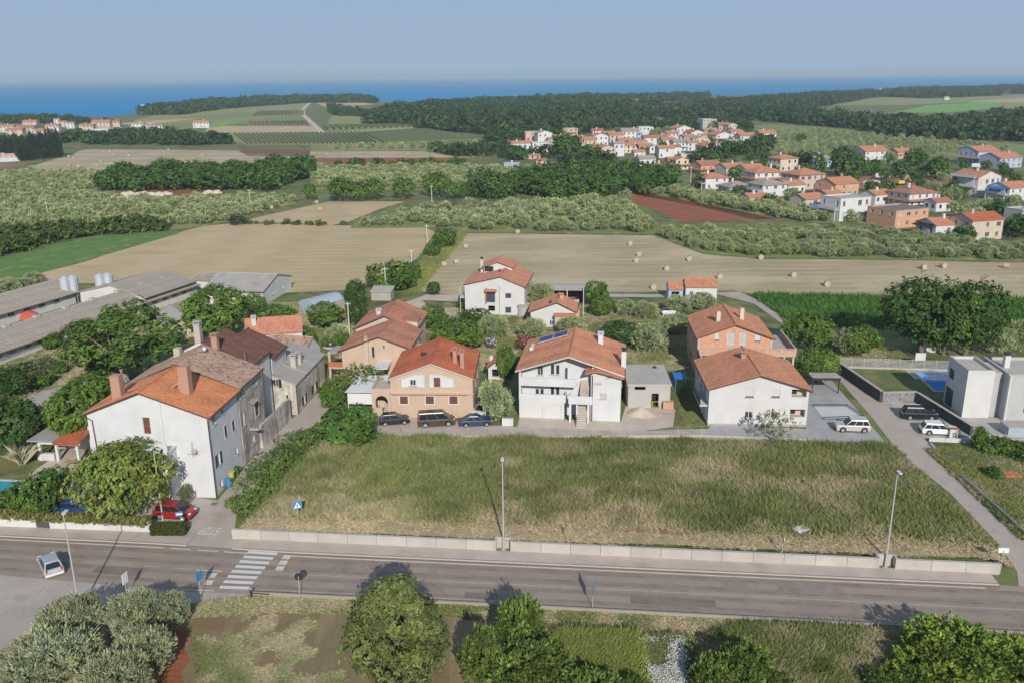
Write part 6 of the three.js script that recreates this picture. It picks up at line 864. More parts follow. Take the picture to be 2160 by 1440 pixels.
const T_ = [
  ['bush', 'garden_bush', 'bushy green shrub behind the white garden wall', 84, 1084, 100, 88], ['bush', 'garden_bush', 'dark shrub beside the left pool terrace', 118, 1042, 60, 60], ['bush', 'garden_bush', 'reddish low shrub at the turquoise pool', 14, 1074, 70, 45], ['olivebush', 'garden_bush', 'pale yellow-green bush between house stairs and red car', 392, 1062, 26, 42],
  ['dark', 'garden_tree', 'dark tree at the left frame edge above the pavilion', 30, 946, 130, 116], ['broad', 'garden_tree', 'tall leafy tree between the pavilion and the white house', 165, 936, 110, 136], ['broad', 'garden_tree', 'leafy tree directly left of the white house roof', 205, 862, 90, 80], ['feather', 'acacia_tree', 'large feathery tree with visible pale trunk behind the white house', 272, 812, 216, 180], ['dark', 'garden_tree', 'dark tree beneath the feathery tree', 225, 790, 110, 96],
  ['broad', 'garden_tree', 'large round green tree beside the small grey barn', 455, 716, 130, 118], ['roundBush', 'round_conifer', 'dark round conifer before the long poultry shed', 154, 742, 42, 60], ['broad', 'garden_tree', 'small tree next to the pale barn end', 538, 664, 48, 46], ['broad', 'garden_tree', 'spreading low tree before the arched shed', 587, 690, 78, 50], ['broad', 'garden_tree', 'loose green tree left of the concrete pole', 688, 694, 72, 60],
  ['dark', 'conifer_tree', 'upright dark green tree beside the lean-to shed', 752, 655, 48, 66], ['olive', 'garden_olive', 'pale olive tree beside the garden pond path', 712, 726, 42, 44], ['bush', 'garden_bush', 'clipped green bush by the garden pond', 685, 734, 18, 22], ['broad', 'garden_tree', 'round green tree behind the old pink-tiled barn', 648, 736, 46, 50], ['bush', 'garden_bush', 'dark bush at the foot of the concrete pole', 720, 730, 36, 30], ['dark', 'garden_tree', 'dark tree between the concrete pole and the peach houses', 755, 690, 42, 60],
  ['bush', 'hedge_bush', 'large dark round bush on the field corner behind the sheds', 828, 612, 96, 62], ['bush', 'hedge_bush', 'green bush halfway along the strip between hay fields', 912, 540, 34, 26], ['bush', 'hedge_bush', 'dark bush high on the strip between hay fields', 938, 520, 46, 38], ['bush', 'hedge_bush', 'low bush on the lower strip between hay fields', 862, 592, 48, 36], ['dark', 'conifer_tree', 'small pointed dark tree in the farm yard', 915, 624, 28, 30],
  ['broad', 'garden_tree', 'broad garden tree right of the peach houses', 912, 698, 64, 56], ['broad', 'garden_tree', 'large bright garden tree behind the red-roofed peach house', 958, 734, 96, 66], ['broad', 'garden_tree', 'yellow-green tree touching the large garden tree', 1000, 738, 44, 46], ['dark', 'garden_tree', 'dark tree in front of the pale stepped house', 1005, 694, 70, 44], ['olive', 'garden_olive', 'grey-green olive left of the small low house', 1040, 716, 58, 54], ['olive', 'garden_olive', 'grey-green olive in front of the small low house', 1123, 718, 50, 48], ['olive', 'garden_olive', 'loose grey shrub right of the small low house', 1205, 706, 56, 40],
  ['olive', 'garden_olive', 'grey-green tree left of the open shed', 1136, 652, 60, 58], ['olive', 'garden_olive', 'low grey-green tree before the open shed', 1186, 660, 60, 30], ['broad', 'garden_tree', 'green tree right of the open shed', 1257, 648, 52, 56], ['broad', 'garden_tree', 'round tree below the one right of the open shed', 1270, 668, 44, 44], ['olive', 'garden_olive', 'olive standing on the lawn left of the cabins', 1322, 666, 36, 36], ['olive', 'garden_olive', 'olive on the lawn before the cabins', 1362, 672, 44, 38], ['olive', 'garden_olive', 'grey-green olive under the blue-walled cabin', 1430, 660, 50, 36], ['olive', 'garden_olive', 'low olive between the cabins and the brick house', 1478, 652, 56, 36],
  ['dark', 'garden_tree', 'dark spreading tree behind the blue solar panels', 1302, 734, 70, 62], ['olive', 'garden_olive', 'large pale olive behind the concrete garage', 1370, 742, 72, 62], ['olive', 'garden_olive', 'pale olive left of the brick house', 1425, 706, 60, 46], ['bush', 'hedge_bush', 'dark hedge bush between peach and white house', 1070, 800, 40, 70], ['bush', 'hedge_bush', 'second hedge bush along the white house side', 1062, 774, 30, 40],
  ['olive', 'street_olive', 'small round olive tree with bare trunk left of the white house', 1046, 886, 60, 80], ['bush', 'garden_bush', 'round dark bush at the lane bend before the canopy', 706, 860, 62, 66], ['blossom', 'flowering_tree', 'cream flowering bush in front of the first peach house', 760, 834, 112, 70], ['oleanderPink', 'oleander_bush', 'pink flowering oleander beside the white house roof', 1108, 736, 38, 32], ['oleanderWhite', 'oleander_bush', 'small white flowering bush behind the red-roofed house', 1036, 734, 22, 26], ['bush', 'garden_bush', 'leafy shrub on the canopy terrace', 742, 850, 24, 24],
  ['broad', 'garden_tree', 'dense tree beside the side road behind the brick house', 1702, 738, 92, 84], ['olive', 'garden_tree', 'pale willowy tree between the tree pair by the side road', 1790, 752, 60, 60], ['broad', 'garden_tree', 'bright round tree near the slat fence', 1812, 752, 76, 70], ['dark', 'walnut_tree', 'giant dark walnut tree, left half of the big clump', 1945, 752, 150, 168], ['dark', 'walnut_tree', 'giant dark walnut tree, right half of the big clump', 2035, 750, 130, 160], ['broad', 'walnut_tree', 'paler walnut tree at the front of the big clump', 1990, 748, 120, 140], ['broad', 'garden_tree', 'dark green tree next to the carport roof', 1722, 806, 78, 78],
  ['olive', 'garden_olive', 'olive tree right of the walnut clump', 2092, 742, 70, 60], ['olive', 'garden_olive', 'pale olive tree at the frame edge above the modern house', 2142, 738, 60, 66], ['sapling', 'bare_sapling', 'sparse young tree at the fence before the ribbed-roof house', 1632, 938, 72, 80], ['bush', 'garden_bush', 'leafy bush beside the low white wall and grey fence', 2066, 946, 36, 48], ['bush', 'garden_bush', 'dark bramble bush below the grey metal fence', 2110, 956, 90, 30], ['bush', 'garden_bush', 'bramble bush at the right frame edge under the fence', 2160, 968, 90, 40], ['bush', 'garden_bush', 'dark bush beside the stack of orange tiles', 2096, 1010, 38, 30],
  ['olivebush', 'garden_bush', 'yellow-green clipped bush in the left garden', 100, 782, 40, 34], ['bush', 'garden_bush', 'dark bush next to the yellow-green clipped one', 128, 788, 34, 28], ['bush', 'garden_bush', 'flowering bush by the far end of the slab terrace', 90, 812, 60, 34], ['blossom', 'garden_bush', 'pale flowering bush under the feathery tree', 220, 790, 60, 36], ['bush', 'garden_bush', 'reddish shrub along the poultry shed wall', 110, 736, 50, 34], ['dark', 'garden_tree', 'dark tree in the gap between pavilion and slab', 20, 840, 90, 70], ['bush', 'garden_bush', 'shrub below the tall leafy tree', 105, 925, 70, 44],
  ['roundBush', 'round_bush', 'single clipped round bush between the two tan fields', 498, 475, 34, 24], ['bush', 'garden_bush', 'low bush beside the small gravel track', 980, 650, 30, 18],
];
for (const [k, n, l, u, v, w, h] of T_) plant(k, n, l, n.includes('bush') ? 'bush' : 'tree', u, v, w, h, null);
{ // spiky yucca by the pool
  const p = G(46, 978), g = thing('yucca_plant', 'pale spiky yucca plant on the lawn above the turquoise pool', 'plant', p); mesh('leaf', tuftGeo(31, 70, 2.4, .4, .09, .9), M_([.33, .32, .2]), g);
}
{ // hedges built of leaf masses
  const hedge = (lab, pts, w, h, seed, col, n, cat) => { const geo = [], R = rng(seed); const P0 = pts[0]; for (let i = 1; i < pts.length; i++) { const a = pts[i - 1], b = pts[i], L = a.distanceTo(b), k = Math.max(1, Math.round(L / (w * .8))); for (let j = 0; j < k; j++) { const q = a.clone().lerp(b, (j + .5) / k), s = .8 + .45 * R(); geo.push(crownGeo(seed + i * 31 + j, { w: w * 1.25 * s, h: h * s, y: .02, n, leaf: [.24, .13], col, col2: mul(col, 1.5), lobes: 7, lobeSize: .5, vary: .6 }).translate(q.x - P0.x, q.y, q.z - P0.z)); } } const g = thing('hedge', lab, 'hedge', V(P0.x, 0, P0.z)); mesh('foliage', geo, LEAF, g); };
  hedge('wild green hedge along the lane on the left edge of the vacant lot', pix([[512, 1092], [528, 1062], [560, 1022], [600, 978], [640, 942], [668, 922]], .3), 3.9, 2.2, 401, [.115, .175, .045], 2000);
  hedge('creeping yellow-green hedge on top of the white garden wall', pix([[-20, 1090], [75, 1096]], .9).concat(pix([[108, 1098], [200, 1102], [312, 1108]], .9)), .9, .9, 431, [.17, .18, .055], 420);
  hedge('row of dark bushes along the left farm track', pix([[0, 800], [40, 790], [80, 776]], 0), 2.4, 1.6, 451, [.05, .08, .03], 700);
  const a = G(322, 1126), b = G(392, 1126), L = a.distanceTo(b), g = thing('clipped_hedge', 'small clipped box hedge in front of the red car', 'hedge', a, dirDeg(a, b)), R = rng(9), pos = [], col = [];
  for (let i = 0; i < 4200; i++) { const f = R(), x = R() * L, d = 1.05, h = 1.15; let c = f < .45 ? [x, R() * h, .5] : f < .8 ? [x, h, (R() - .5) * d] : f < .9 ? [0, R() * h, (R() - .5) * d] : [L, R() * h, (R() - .5) * d]; const s = .07 + .06 * R(), u = V(R() - .5, R() - .5, R() - .5).normalize().multiplyScalar(s), w = V(R() - .5, R() - .5, R() - .5).normalize().multiplyScalar(s * .7), q = V(c[0] + (R() - .5) * .14, c[1] + (R() - .5) * .14, c[2] + (R() - .5) * .14), k = .7 + .6 * R(); for (const e of [[-1, 0], [0, 1], [1, 0], [-1, 0], [1, 0], [0, -1]]) { pos.push(q.x + u.x * e[0] + w.x * e[1], q.y + u.y * e[0] + w.y * e[1], q.z + u.z * e[0] + w.z * e[1]); col.push(.075 * k, .09 * k, .026 * k); } }
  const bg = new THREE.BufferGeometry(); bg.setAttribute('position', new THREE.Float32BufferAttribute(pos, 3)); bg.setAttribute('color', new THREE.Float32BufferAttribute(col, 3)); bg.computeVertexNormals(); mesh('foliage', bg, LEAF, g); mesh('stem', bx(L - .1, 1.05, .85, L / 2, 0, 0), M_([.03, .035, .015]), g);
}
{ // grass and weeds: what nobody could count
  const R = rng(5150), green = [.235, .265, .105], dkgreen = [.155, .20, .07], dry = [.52, .44, .29], pale = [.41, .39, .22], lime = [.28, .31, .09], lot = [], tall1 = tuftGeo(3, 12, .85, .42, .022, .55), tall2 = tuftGeo(4, 16, .6, .42, .028, .8);
  const lot2 = [];
  for (let i = 0; i < 62000; i++) {
    const s = R(), t = R(), p = lotAt(s, t), y = lotH(s, t), n = fbm(p.x * .09 + 40, p.z * .13 + 60, 3, 0, 4), m = fbm(p.x * .28 + 9, p.z * .28 + 77, 13, 0, 3), k = .7 + .6 * R(), edge = smooth(.0, .14, t);
    if (t < .07 && R() < .35 || t < .13 && nz(p.x * .25 + 5, p.z * .25 + 5, 91) > .52 && R() < .85) continue;
    const bias = .10 * smooth(.15, .3, t) * smooth(.85, .6, t) + .07 * smooth(.45, .1, s); let c = mixc(dry, pale, smooth(.3, .52, n)); c = mixc(c, green, smooth(.38, .56, n + bias + (m - .5) * .5)); c = mixc(c, dkgreen, smooth(.60, .74, n + bias * .6 + (m - .5) * .5)); c = mixc(c, lime, smooth(.58, .7, m) * .45); c = mixc(dry, c, edge * .8 + .2);
    if (nz(p.x * .16 + 3, p.z * .2 + 8, 55) > .72) c = mixc(c, dry, .4); c = mixc(c, R() < .72 ? green : R() < .5 ? lime : dry, edge * (.06 + .26 * R())); c = mixc(c, mul(c, .72), smooth(.55, .75, fbm(p.x * .5 + 90, p.z * .6, 71, 0, 3)));
    if (t < .12) c = mixc(dry, c, smooth(.05, .12, t) * .7);
    const hh = (.45 + .9 * m) * (.45 + .55 * edge) * (t < .11 ? .5 : 1);
    (R() < .5 ? lot : lot2).push([p.x, y - .03, p.z, R() * 6.28, .9 + .5 * R(), hh * (.7 + .6 * R()), c[0] * k, c[1] * k, c[2] * k]);
  }
  scatter('meadow_grass', 'tall dry and green grass covering the vacant lot', tall1, BLADE, lot); scatter('meadow_grass', 'lower tangled grass between the tall grass of the vacant lot', tall2, BLADE, lot2);
  const bank = [], weeds = [], flowers = [];
  const addIn = (poly, n, list, h0, h1, cols, dens = 0) => { const P = pix(poly), xs = P.map(p => p.x), zs = P.map(p => p.z), x0 = Math.min(...xs), x1 = Math.max(...xs), z0 = Math.min(...zs), z1 = Math.max(...zs); for (let i = 0; i < n; i++) { const x = lerp(x0, x1, R()), z = lerp(z0, z1, R()); if (!inside(P, x, z)) continue; const m = fbm(x * .2 + 31, z * .2 + 17, 23, 0, 3); if (dens && m < dens) continue; const c = mixc(cols[0], cols[1], smooth(.38, .62, m)), c2 = cols[2] && nz(x * .5, z * .5, 3) > .62 ? mixc(c, cols[2], .7) : c, k = .75 + .5 * R(); list.push([x, 0, z, R() * 6.28, .8 + .6 * R(), lerp(h0, h1, m * R() + .15), c2[0] * k, c2[1] * k, c2[2] * k]); } };
  addIn([[430, 1270], [560, 1258], [1080, 1285], [1600, 1312], [2300, 1350], [2300, 1375], [1700, 1346], [1080, 1304], [600, 1288], [390, 1300]], 26000, bank, .25, .6, [pale, green, dry]);
  addIn([[400, 1300], [600, 1296], [720, 1300], [720, 1500], [440, 1500]], 9000, bank, .10, .25, [pale, green, dry], .44); addIn([[700, 850], [705, 700], [870, 640], [1420, 640], [1470, 700], [1440, 780], [1090, 790], [1040, 840], [1020, 720], [880, 700]], 30000, bank, .15, .4, [pale, green, dry], .40);
  addIn([[1500, 1356], [1560, 1334], [1750, 1340], [2300, 1376], [2300, 1600], [1500, 1600]], 34000, weeds, .6, 1.6, [[.20, .25, .075], green, dry]);
  addIn([[1170, 1350], [1340, 1350], [1360, 1600], [1150, 1600]], 12000, weeds, .6, 1.5, [[.24, .30, .07], lime]);
  addIn([[1340, 1355], [1450, 1352], [1440, 1600], [1360, 1600]], 5000, weeds, .5, 1.1, [green, dkgreen]);
  addIn([[1960, 950], [2300, 950], [2300, 1150], [2160, 1140]], 12000, bank, .5, 1.4, [pale, green, lime]);
  addIn([[1000, 700], [1090, 700], [1085, 780], [1010, 780]], 5000, bank, .2, .4, [pale, green, dry]); addIn([[1310, 700], [1470, 690], [1470, 790], [1320, 770]], 9000, bank, .3, .7, [pale, green, dry]);
  addIn([[1660, 650], [1900, 745], [1985, 790], [1770, 770], [1690, 720]], 8000, bank, .2, .5, [green, pale]); addIn([[880, 620], [985, 495], [968, 488], [900, 540], [820, 615]], 9000, bank, .3, .8, [green, lime]);
  addIn([[540, 640], [760, 640], [730, 740], [620, 700], [520, 700]], 9000, bank, .25, .6, [green, pale]); addIn([[0, 740], [250, 680], [430, 640], [430, 700], [180, 800], [0, 850]], 10000, bank, .3, .8, [green, pale, dry]); addIn([[1455, 800], [1480, 895], [1440, 900], [1425, 850]], 2500, bank, .2, .4, [green, green]);
  scatter('verge_grass', 'rough grass on the road verges and garden edges', tall2, BLADE, bank); scatter('tall_weeds', 'tall green weeds below the near road edge', tuftGeo(7, 18, .95, .45, .05, .45), BLADE, weeds);
  addIn([[1345, 1362], [1440, 1358], [1445, 1470], [1385, 1480]], 1500, flowers, .8, 1.3, [[.7, .69, .64], [.7, .69, .64]], .36);
  const fl = new THREE.BufferGeometry(), fp = []; { const Q = rng(8); for (let i = 0; i < 7; i++) { const x = (Q() - .5) * .6, z = (Q() - .5) * .6, y = .5 + .55 * Q(), s = .055; fp.push(x - s, y, z, x + s, y + .02, z, x, y, z + s, x - s, y, z, x, y, z - s, x + s, y + .02, z); } } fl.setAttribute('position', new THREE.Float32BufferAttribute(fp, 3)); fl.computeVertexNormals();
  const wf = scatter('wild_flowers', 'patch of white wild flowers at the bottom edge', fl, M_([.9, .9, .9]), flowers);
  // standing corn in rows, and the low crop on the left
  const corn = [], cg = tuftGeo(12, 9, 1.35, .25, .06, .5), P = pix([[1582, 621], [2300, 634], [2300, 705], [1790, 694], [1690, 692], [1640, 662]]), x0 = Math.min(...P.map(p => p.x)), x1 = Math.max(...P.map(p => p.x)), z0 = Math.min(...P.map(p => p.z)), z1 = Math.max(...P.map(p => p.z));
  for (let z = z0; z < z1; z += .9) for (let x = x0; x < x1; x += .55) if (inside(P, x, z)) { const k = .7 + .6 * R(), e = smooth(.35, .65, nz(x * .06, z * .3, 4)); corn.push([x + (R() - .5) * .3, 0, z + (R() - .5) * .25, R() * 6, .9 + .4 * R(), .6 + .4 * R(), lerp(.065, .085, e) * k, lerp(.165, .19, e) * k, .034 * k]); }
  scatter('corn_crop', 'dense green corn standing in the field behind the gardens', cg, BLADE, corn);
}

// ---------------------------------------------------------------- groves and woods
function fill(poly, gap, jitter, R, ang = 0) {                 // spots in rows inside a photographed polygon
  const P = pix(poly), c = Math.cos(ang), s = Math.sin(ang), r = P.map(p => [p.x * c - p.z * s, p.x * s + p.z * c]), xs = r.map(p => p[0]), zs = r.map(p => p[1]), out = [];
  for (let z = Math.min(...zs); z < Math.max(...zs); z += gap[1]) for (let x = Math.min(...xs); x < Math.max(...xs); x += gap[0]) { const a = x + (R() - .5) * jitter, b = z + (R() - .5) * jitter, px = a * c + b * s, pz = -a * s + b * c; if (inside(P, px, pz)) out.push(V(px, 0, pz)); }
  return out;
}
{
  const R = rng(2024), groves = [
    [[[1385, 500], [1440, 494], [1640, 490], [1830, 494], [2260, 536], [2260, 551], [2000, 547], [1600, 542], [1485, 532], [1425, 509]], [3.1, 4.2], 'olive tree in the dense grove between hay field and red earth', 'olive trees in the grove above the hay field', .74],
    [[[742, 481], [750, 470], [830, 454], [1000, 443], [1330, 424], [1312, 436], [1385, 478], [1380, 492], [990, 489], [920, 478]], [4.8, 6.2], 'olive tree in the loose grove behind the two tan fields', 'olive trees in the middle grove', .92],
    [[[1330, 408], [1420, 404], [1560, 424], [1720, 453], [1840, 472], [1690, 468], [1500, 433], [1400, 414]], [3.8, 4.2], 'olive tree in the narrow strip beside the red ploughed field', 'olive trees in the strip below the village', .75],
    [[[-120, 486], [-120, 420], [150, 398], [240, 424], [480, 424], [612, 418], [622, 428], [480, 466], [385, 481], [320, 487], [200, 490], [90, 497]], [4.0, 5.6], 'olive tree in the wide pale grove on the left', 'olive trees in the wide left grove', .74],
    [[[-120, 418], [-120, 380], [60, 364], [190, 364], [240, 378], [215, 404], [120, 396]], [4.6, 9.5], 'olive tree in the upper left groves', 'olive trees in the upper left groves', .78],
    [[[660, 358], [960, 354], [1180, 368], [1190, 380], [980, 400], [660, 399]], [3.4, 11], 'olive tree on the striped terraces behind the round trees', 'olive trees on the middle terraces', .8],
    [[[1600, 308], [1650, 274], [1820, 284], [2010, 302], [2140, 314], [2050, 332], [1900, 320], [1800, 314], [1760, 332], [1640, 324]], [6.5, 15], 'olive tree in the green groves above the right-hand village', 'olive trees above the right-hand village', .75],
    [[[1980, 444], [2160, 430], [2260, 474], [2200, 507], [2130, 498], [2010, 456]], [5.5, 6.5], 'olive tree among the right-hand village houses', 'olive trees among the right-hand village houses', .8],
    [[[695, 310], [1000, 306], [1040, 314], [700, 318]], [7, 12], 'olive tree in the rows below the vineyard', 'olive trees in the rows below the vineyard', .8],
    [[[-160, 650], [-60, 600], [130, 592], [60, 618], [-60, 660]], [5, 5], 'pale olive tree behind the long farm sheds', 'olive trees behind the farm sheds', .9],
  ], all = [];
  for (const [poly, gap, label, group, size] of groves) for (const p of fill(poly, gap, 1.7, R, .09)) if (R() < .92 && nz(p.x * .06, p.z * .06, 19) > .16) all.push({ p, label, group, d: p.x * p.x + p.z * p.z, s: size * (.72 + .5 * R()) });
  all.sort((a, b) => a.d - b.d);
  const rest = [[], [], [], []];
  all.forEach((t, i) => { if (i < 290) plantAt(t.d < 75000 ? 'olive' : 'oliveFar', 'grove_olive', t.label, 'olive tree', t.p, 4.7 * t.s, 3.5 * t.s * (.85 + .3 * R()), t.group); else { const k = .85 + .35 * R(); rest[i % 4].push([t.p.x, 0, t.p.z, R() * 6.28, t.s * .98, t.s * (.72 + .25 * R()), k, k, k]); } });
  rest.forEach((l, i) => scatter('far_olives', 'pale olive groves spreading over the plain', KIND.oliveFar.list[i].children.find(c => c.name === 'crown').geometry, LEAFFAR, l));
  // copses: each tree one can make out
  const copse = (poly, gap, label, group, lo, hi, ids = ['wood']) => fill(poly, [gap, gap], gap * .8, R).forEach(p => { const s = lerp(lo, hi, R()); plantAt(ids[Math.floor(R() * ids.length)], 'copse_tree', label, 'tree', p, s * 1.05, s * (.68 + .34 * R()), group); });
  copse([[205, 403], [225, 388], [330, 374], [560, 374], [665, 362], [655, 378], [590, 402], [420, 405]], 7.2, 'dark broadleaf tree in the long copse behind the left olive grove', 'trees of the left copse', 7, 10.8);
  copse([[1000, 420], [1010, 404], [1100, 388], [1180, 380], [1260, 374], [1400, 384], [1428, 396], [1410, 404], [1200, 422]], 7.4, 'dark broadleaf tree in the copse between middle grove and village', 'trees of the middle copse', 7, 10.8);
  for (const [u, v, w, h, l] of [[655, 422, 26, 36, 'small dark tree at the left end of the row of round trees'], [718, 424, 52, 52, 'round dark tree, first big one in the row left of the middle grove'], [752, 424, 40, 42, 'round dark tree pressed against the first big one'], [790, 421, 46, 46, 'round dark tree, third in the row left of the middle grove'], [852, 419, 46, 46, 'round dark tree standing alone in the row'], [925, 416, 58, 54, 'round dark tree behind the pole, last in the row'], [965, 420, 40, 36, 'smaller dark tree right of the pole']]) plant('pollard', 'round_tree', l, 'tree', u, v, w, h, 'row of round trees');
  for (const [u, v, w, h, l] of [[1195, 336, 62, 58, 'huge dark conifer standing in the middle of the village'], [1245, 345, 50, 40, 'dark tree right of the huge village conifer'], [1090, 338, 46, 26, 'dark hedge tree below the long orange-roofed house'], [1730, 372, 26, 44, 'dark pointed tree before the blue gable house'], [1785, 372, 70, 56, 'broad dark tree in front of the orange-roofed white house'], [1835, 372, 40, 36, 'tree beside the broad dark one'], [1900, 376, 40, 42, 'round tree standing on the building site'], [1978, 378, 46, 46, 'larger round tree at the building site edge'], [1930, 350, 50, 36, 'dark round tree between the two upper houses'], [2010, 424, 44, 34, 'dark tree left of the balconied white house'], [2030, 510, 50, 36, 'green bush before the long beige house'], [1500, 345, 46, 28, 'tree left of the reddish porch house'], [1690, 300, 22, 18, 'lone round bush in the upper meadow'], [2105, 460, 50, 40, 'olive-green tree below the blue-awning house'], [2150, 500, 60, 50, 'dark tree at the right edge beside the beige house'], [1625, 435, 40, 26, 'dark garden tree by the small pink hut'], [1690, 440, 40, 36, 'dark tree left of the pink gable house'], [1560, 412, 30, 22, 'green shrub below the low house with beige roof'], [1480, 396, 40, 30, 'dark tree behind the double white pole'], [1990, 496, 44, 26, 'green tree in front of the brick shell'], [1330, 395, 60, 40, 'dark tree at the right end of the middle copse'], [1385, 398, 60, 44, 'round dark tree closing the middle copse']]) plant('wood', 'village_tree', l, 'tree', u, v, w, h);
  // far woods: masses
  const mass = (name, label, polys, gap, s0, s1, id = 'woodFar', tint = [1, 1, 1]) => { const L = [[], [], [], []]; for (const poly of polys) fill(poly, [gap, gap], gap * .9, R).forEach((p, i) => { const s = lerp(s0, s1, R()), k = .8 + .45 * R(); L[i % 4].push([p.x, 0, p.z, R() * 6.28, s, s * (.8 + .4 * R()), tint[0] * k, tint[1] * k, tint[2] * k]); }); L.forEach((l, i) => { if (l.length) scatter(name, label, KIND[id].list[i].children[KIND[id].list[i].children.length - 1].geometry, LEAFFAR, l); }); };
  mass('forest', 'large dark wood on the rise behind the village', [[[765, 262], [815, 238], [960, 226], [1100, 219], [1240, 211], [1330, 226], [1395, 240], [1300, 270], [1200, 288], [1060, 288], [930, 276], [830, 262]]], 10, .8, 1.35);
  mass('headland_wood', 'dark pine wood along the headland shore', [[[290, 243], [350, 233], [430, 222], [540, 215], [640, 211], [750, 211], [800, 217], [650, 217], [480, 229], [380, 242]]], 11, .75, 1.25);
  mass('tree_belt', 'dark belts of trees between the far fields on the right', [[[1385, 240], [1480, 224], [1700, 206], [1840, 197], [1850, 205], [1700, 231], [1560, 248], [1440, 264]], [[1560, 252], [1800, 272], [1850, 262], [1700, 250], [1600, 240]], [[1800, 262], [2180, 274], [2260, 300], [2010, 296], [1850, 286]], [[1840, 203], [1900, 192], [2100, 189], [2110, 202], [1960, 208]], [[2030, 262], [2260, 240], [2260, 252], [2100, 266]], [[1240, 210], [1500, 205], [1480, 212], [1300, 216]], [[2100, 186], [2260, 184], [2260, 196], [2140, 198]]], 10, .7, 1.15);
  mass('tree_belt', 'dark belts of trees and hedges around the left village', [[[160, 300], [480, 298], [512, 303], [480, 307], [180, 306]], [[215, 288], [330, 284], [440, 292], [505, 303], [300, 302]], [[0, 252], [110, 251], [250, 266], [120, 262], [0, 260]], [[130, 290], [220, 290], [200, 300], [120, 302]], [[-100, 300], [36, 298], [40, 318], [-100, 330]], [[690, 224], [760, 236], [795, 248], [700, 244]], [[905, 320], [1060, 320], [1180, 334], [1100, 337], [960, 330]]], 9, .42, .75);
  mass('tree_belt', 'dark trees behind and beside the village houses', [[[1300, 268], [1480, 256], [1560, 259], [1590, 276], [1500, 274], [1420, 273]], [[1020, 296], [1130, 286], [1140, 294], [1040, 304]], [[1590, 300], [1640, 300], [1620, 322], [1560, 330], [1520, 340], [1460, 345], [1480, 332], [1560, 318]], [[1640, 345], [1780, 340], [1780, 352], [1660, 356]], [[1180, 345], [1300, 338], [1320, 350], [1200, 362]]], 9, .45, .8);
  mass('shrub_strip', 'brownish-green hedge strip below the left olive grove', [[[-120, 545], [-120, 505], [100, 490], [320, 480], [380, 486], [180, 498], [0, 542]]], 3.4, .28, .42, 'woodFar', [1.7, 1.35, 1.1]);
  mass('shrub_strip', 'row of shrubs below the red earth strip', [[[700, 346], [1000, 346], [1000, 351], [720, 351]]], 6, .2, .4, 'woodFar', [1.5, 1.5, 1.2]);
  mass('shrub_strip', 'low hedge line between the two tan fields', [[[505, 471], [735, 474], [735, 477], [505, 475]]], 2.2, .10, .16, 'woodFar', [1.8, 1.5, 1.3]);
  for (let i = 0; i < 26; i++) { const t = i / 25, u = lerp(38, 128, t), p = G(u, lerp(339, 331, t) + (i % 2) * 1.5); plantAt('cypress', 'cypress_tree', 'tall dark cypress in the close row by the cemetery', 'tree', p, 2.6 + R() * 1.3, tall(p, 40 + R() * 17), 'cypress row by the cemetery'); }
  for (let i = 0; i < 9; i++) { const p = G(-6 + i * 5, 326 - (i % 3)); plantAt('cypress', 'cypress_tree', 'dark cypress behind the white cemetery wall', 'tree', p, 3.4, tall(p, 28 + R() * 5), 'cypresses behind the cemetery'); }
}

// ---------------------------------------------------------------- the village and the far houses
function hip(g, w, d, h, rh, oh, mat) {
  const T = .15, y = h + T - oh * .3, i = Math.min(w, d) / 2, a = V(-oh, y, oh), b = V(w + oh, y, oh), c = V(w + oh, y, -d - oh), e = V(-oh, y, -d - oh), p = w >= d ? [V(i, rh, -d / 2), V(w - i, rh, -d / 2)] : [V(w / 2, rh, -i), V(w / 2, rh, -d + i)];
  const q = w >= d ? [[a, b, p[1], p[0]], [b, c, p[1], p[1].clone().add(V(.01, 0, 0))], [c, e, p[0], p[1]], [e, a, p[0], p[0].clone().add(V(-.01, 0, 0))]] : [[a, b, p[0], p[0].clone().add(V(.01, 0, 0))], [b, c, p[1], p[0]], [c, e, p[1], p[1].clone().add(V(.01, 0, 0))], [e, a, p[0], p[1]]];
  return mesh('roof', q.map(k => quadSheet(...k)), mat, g);
}
const winGeo = new THREE.BoxGeometry(.95, 1.25, .06);
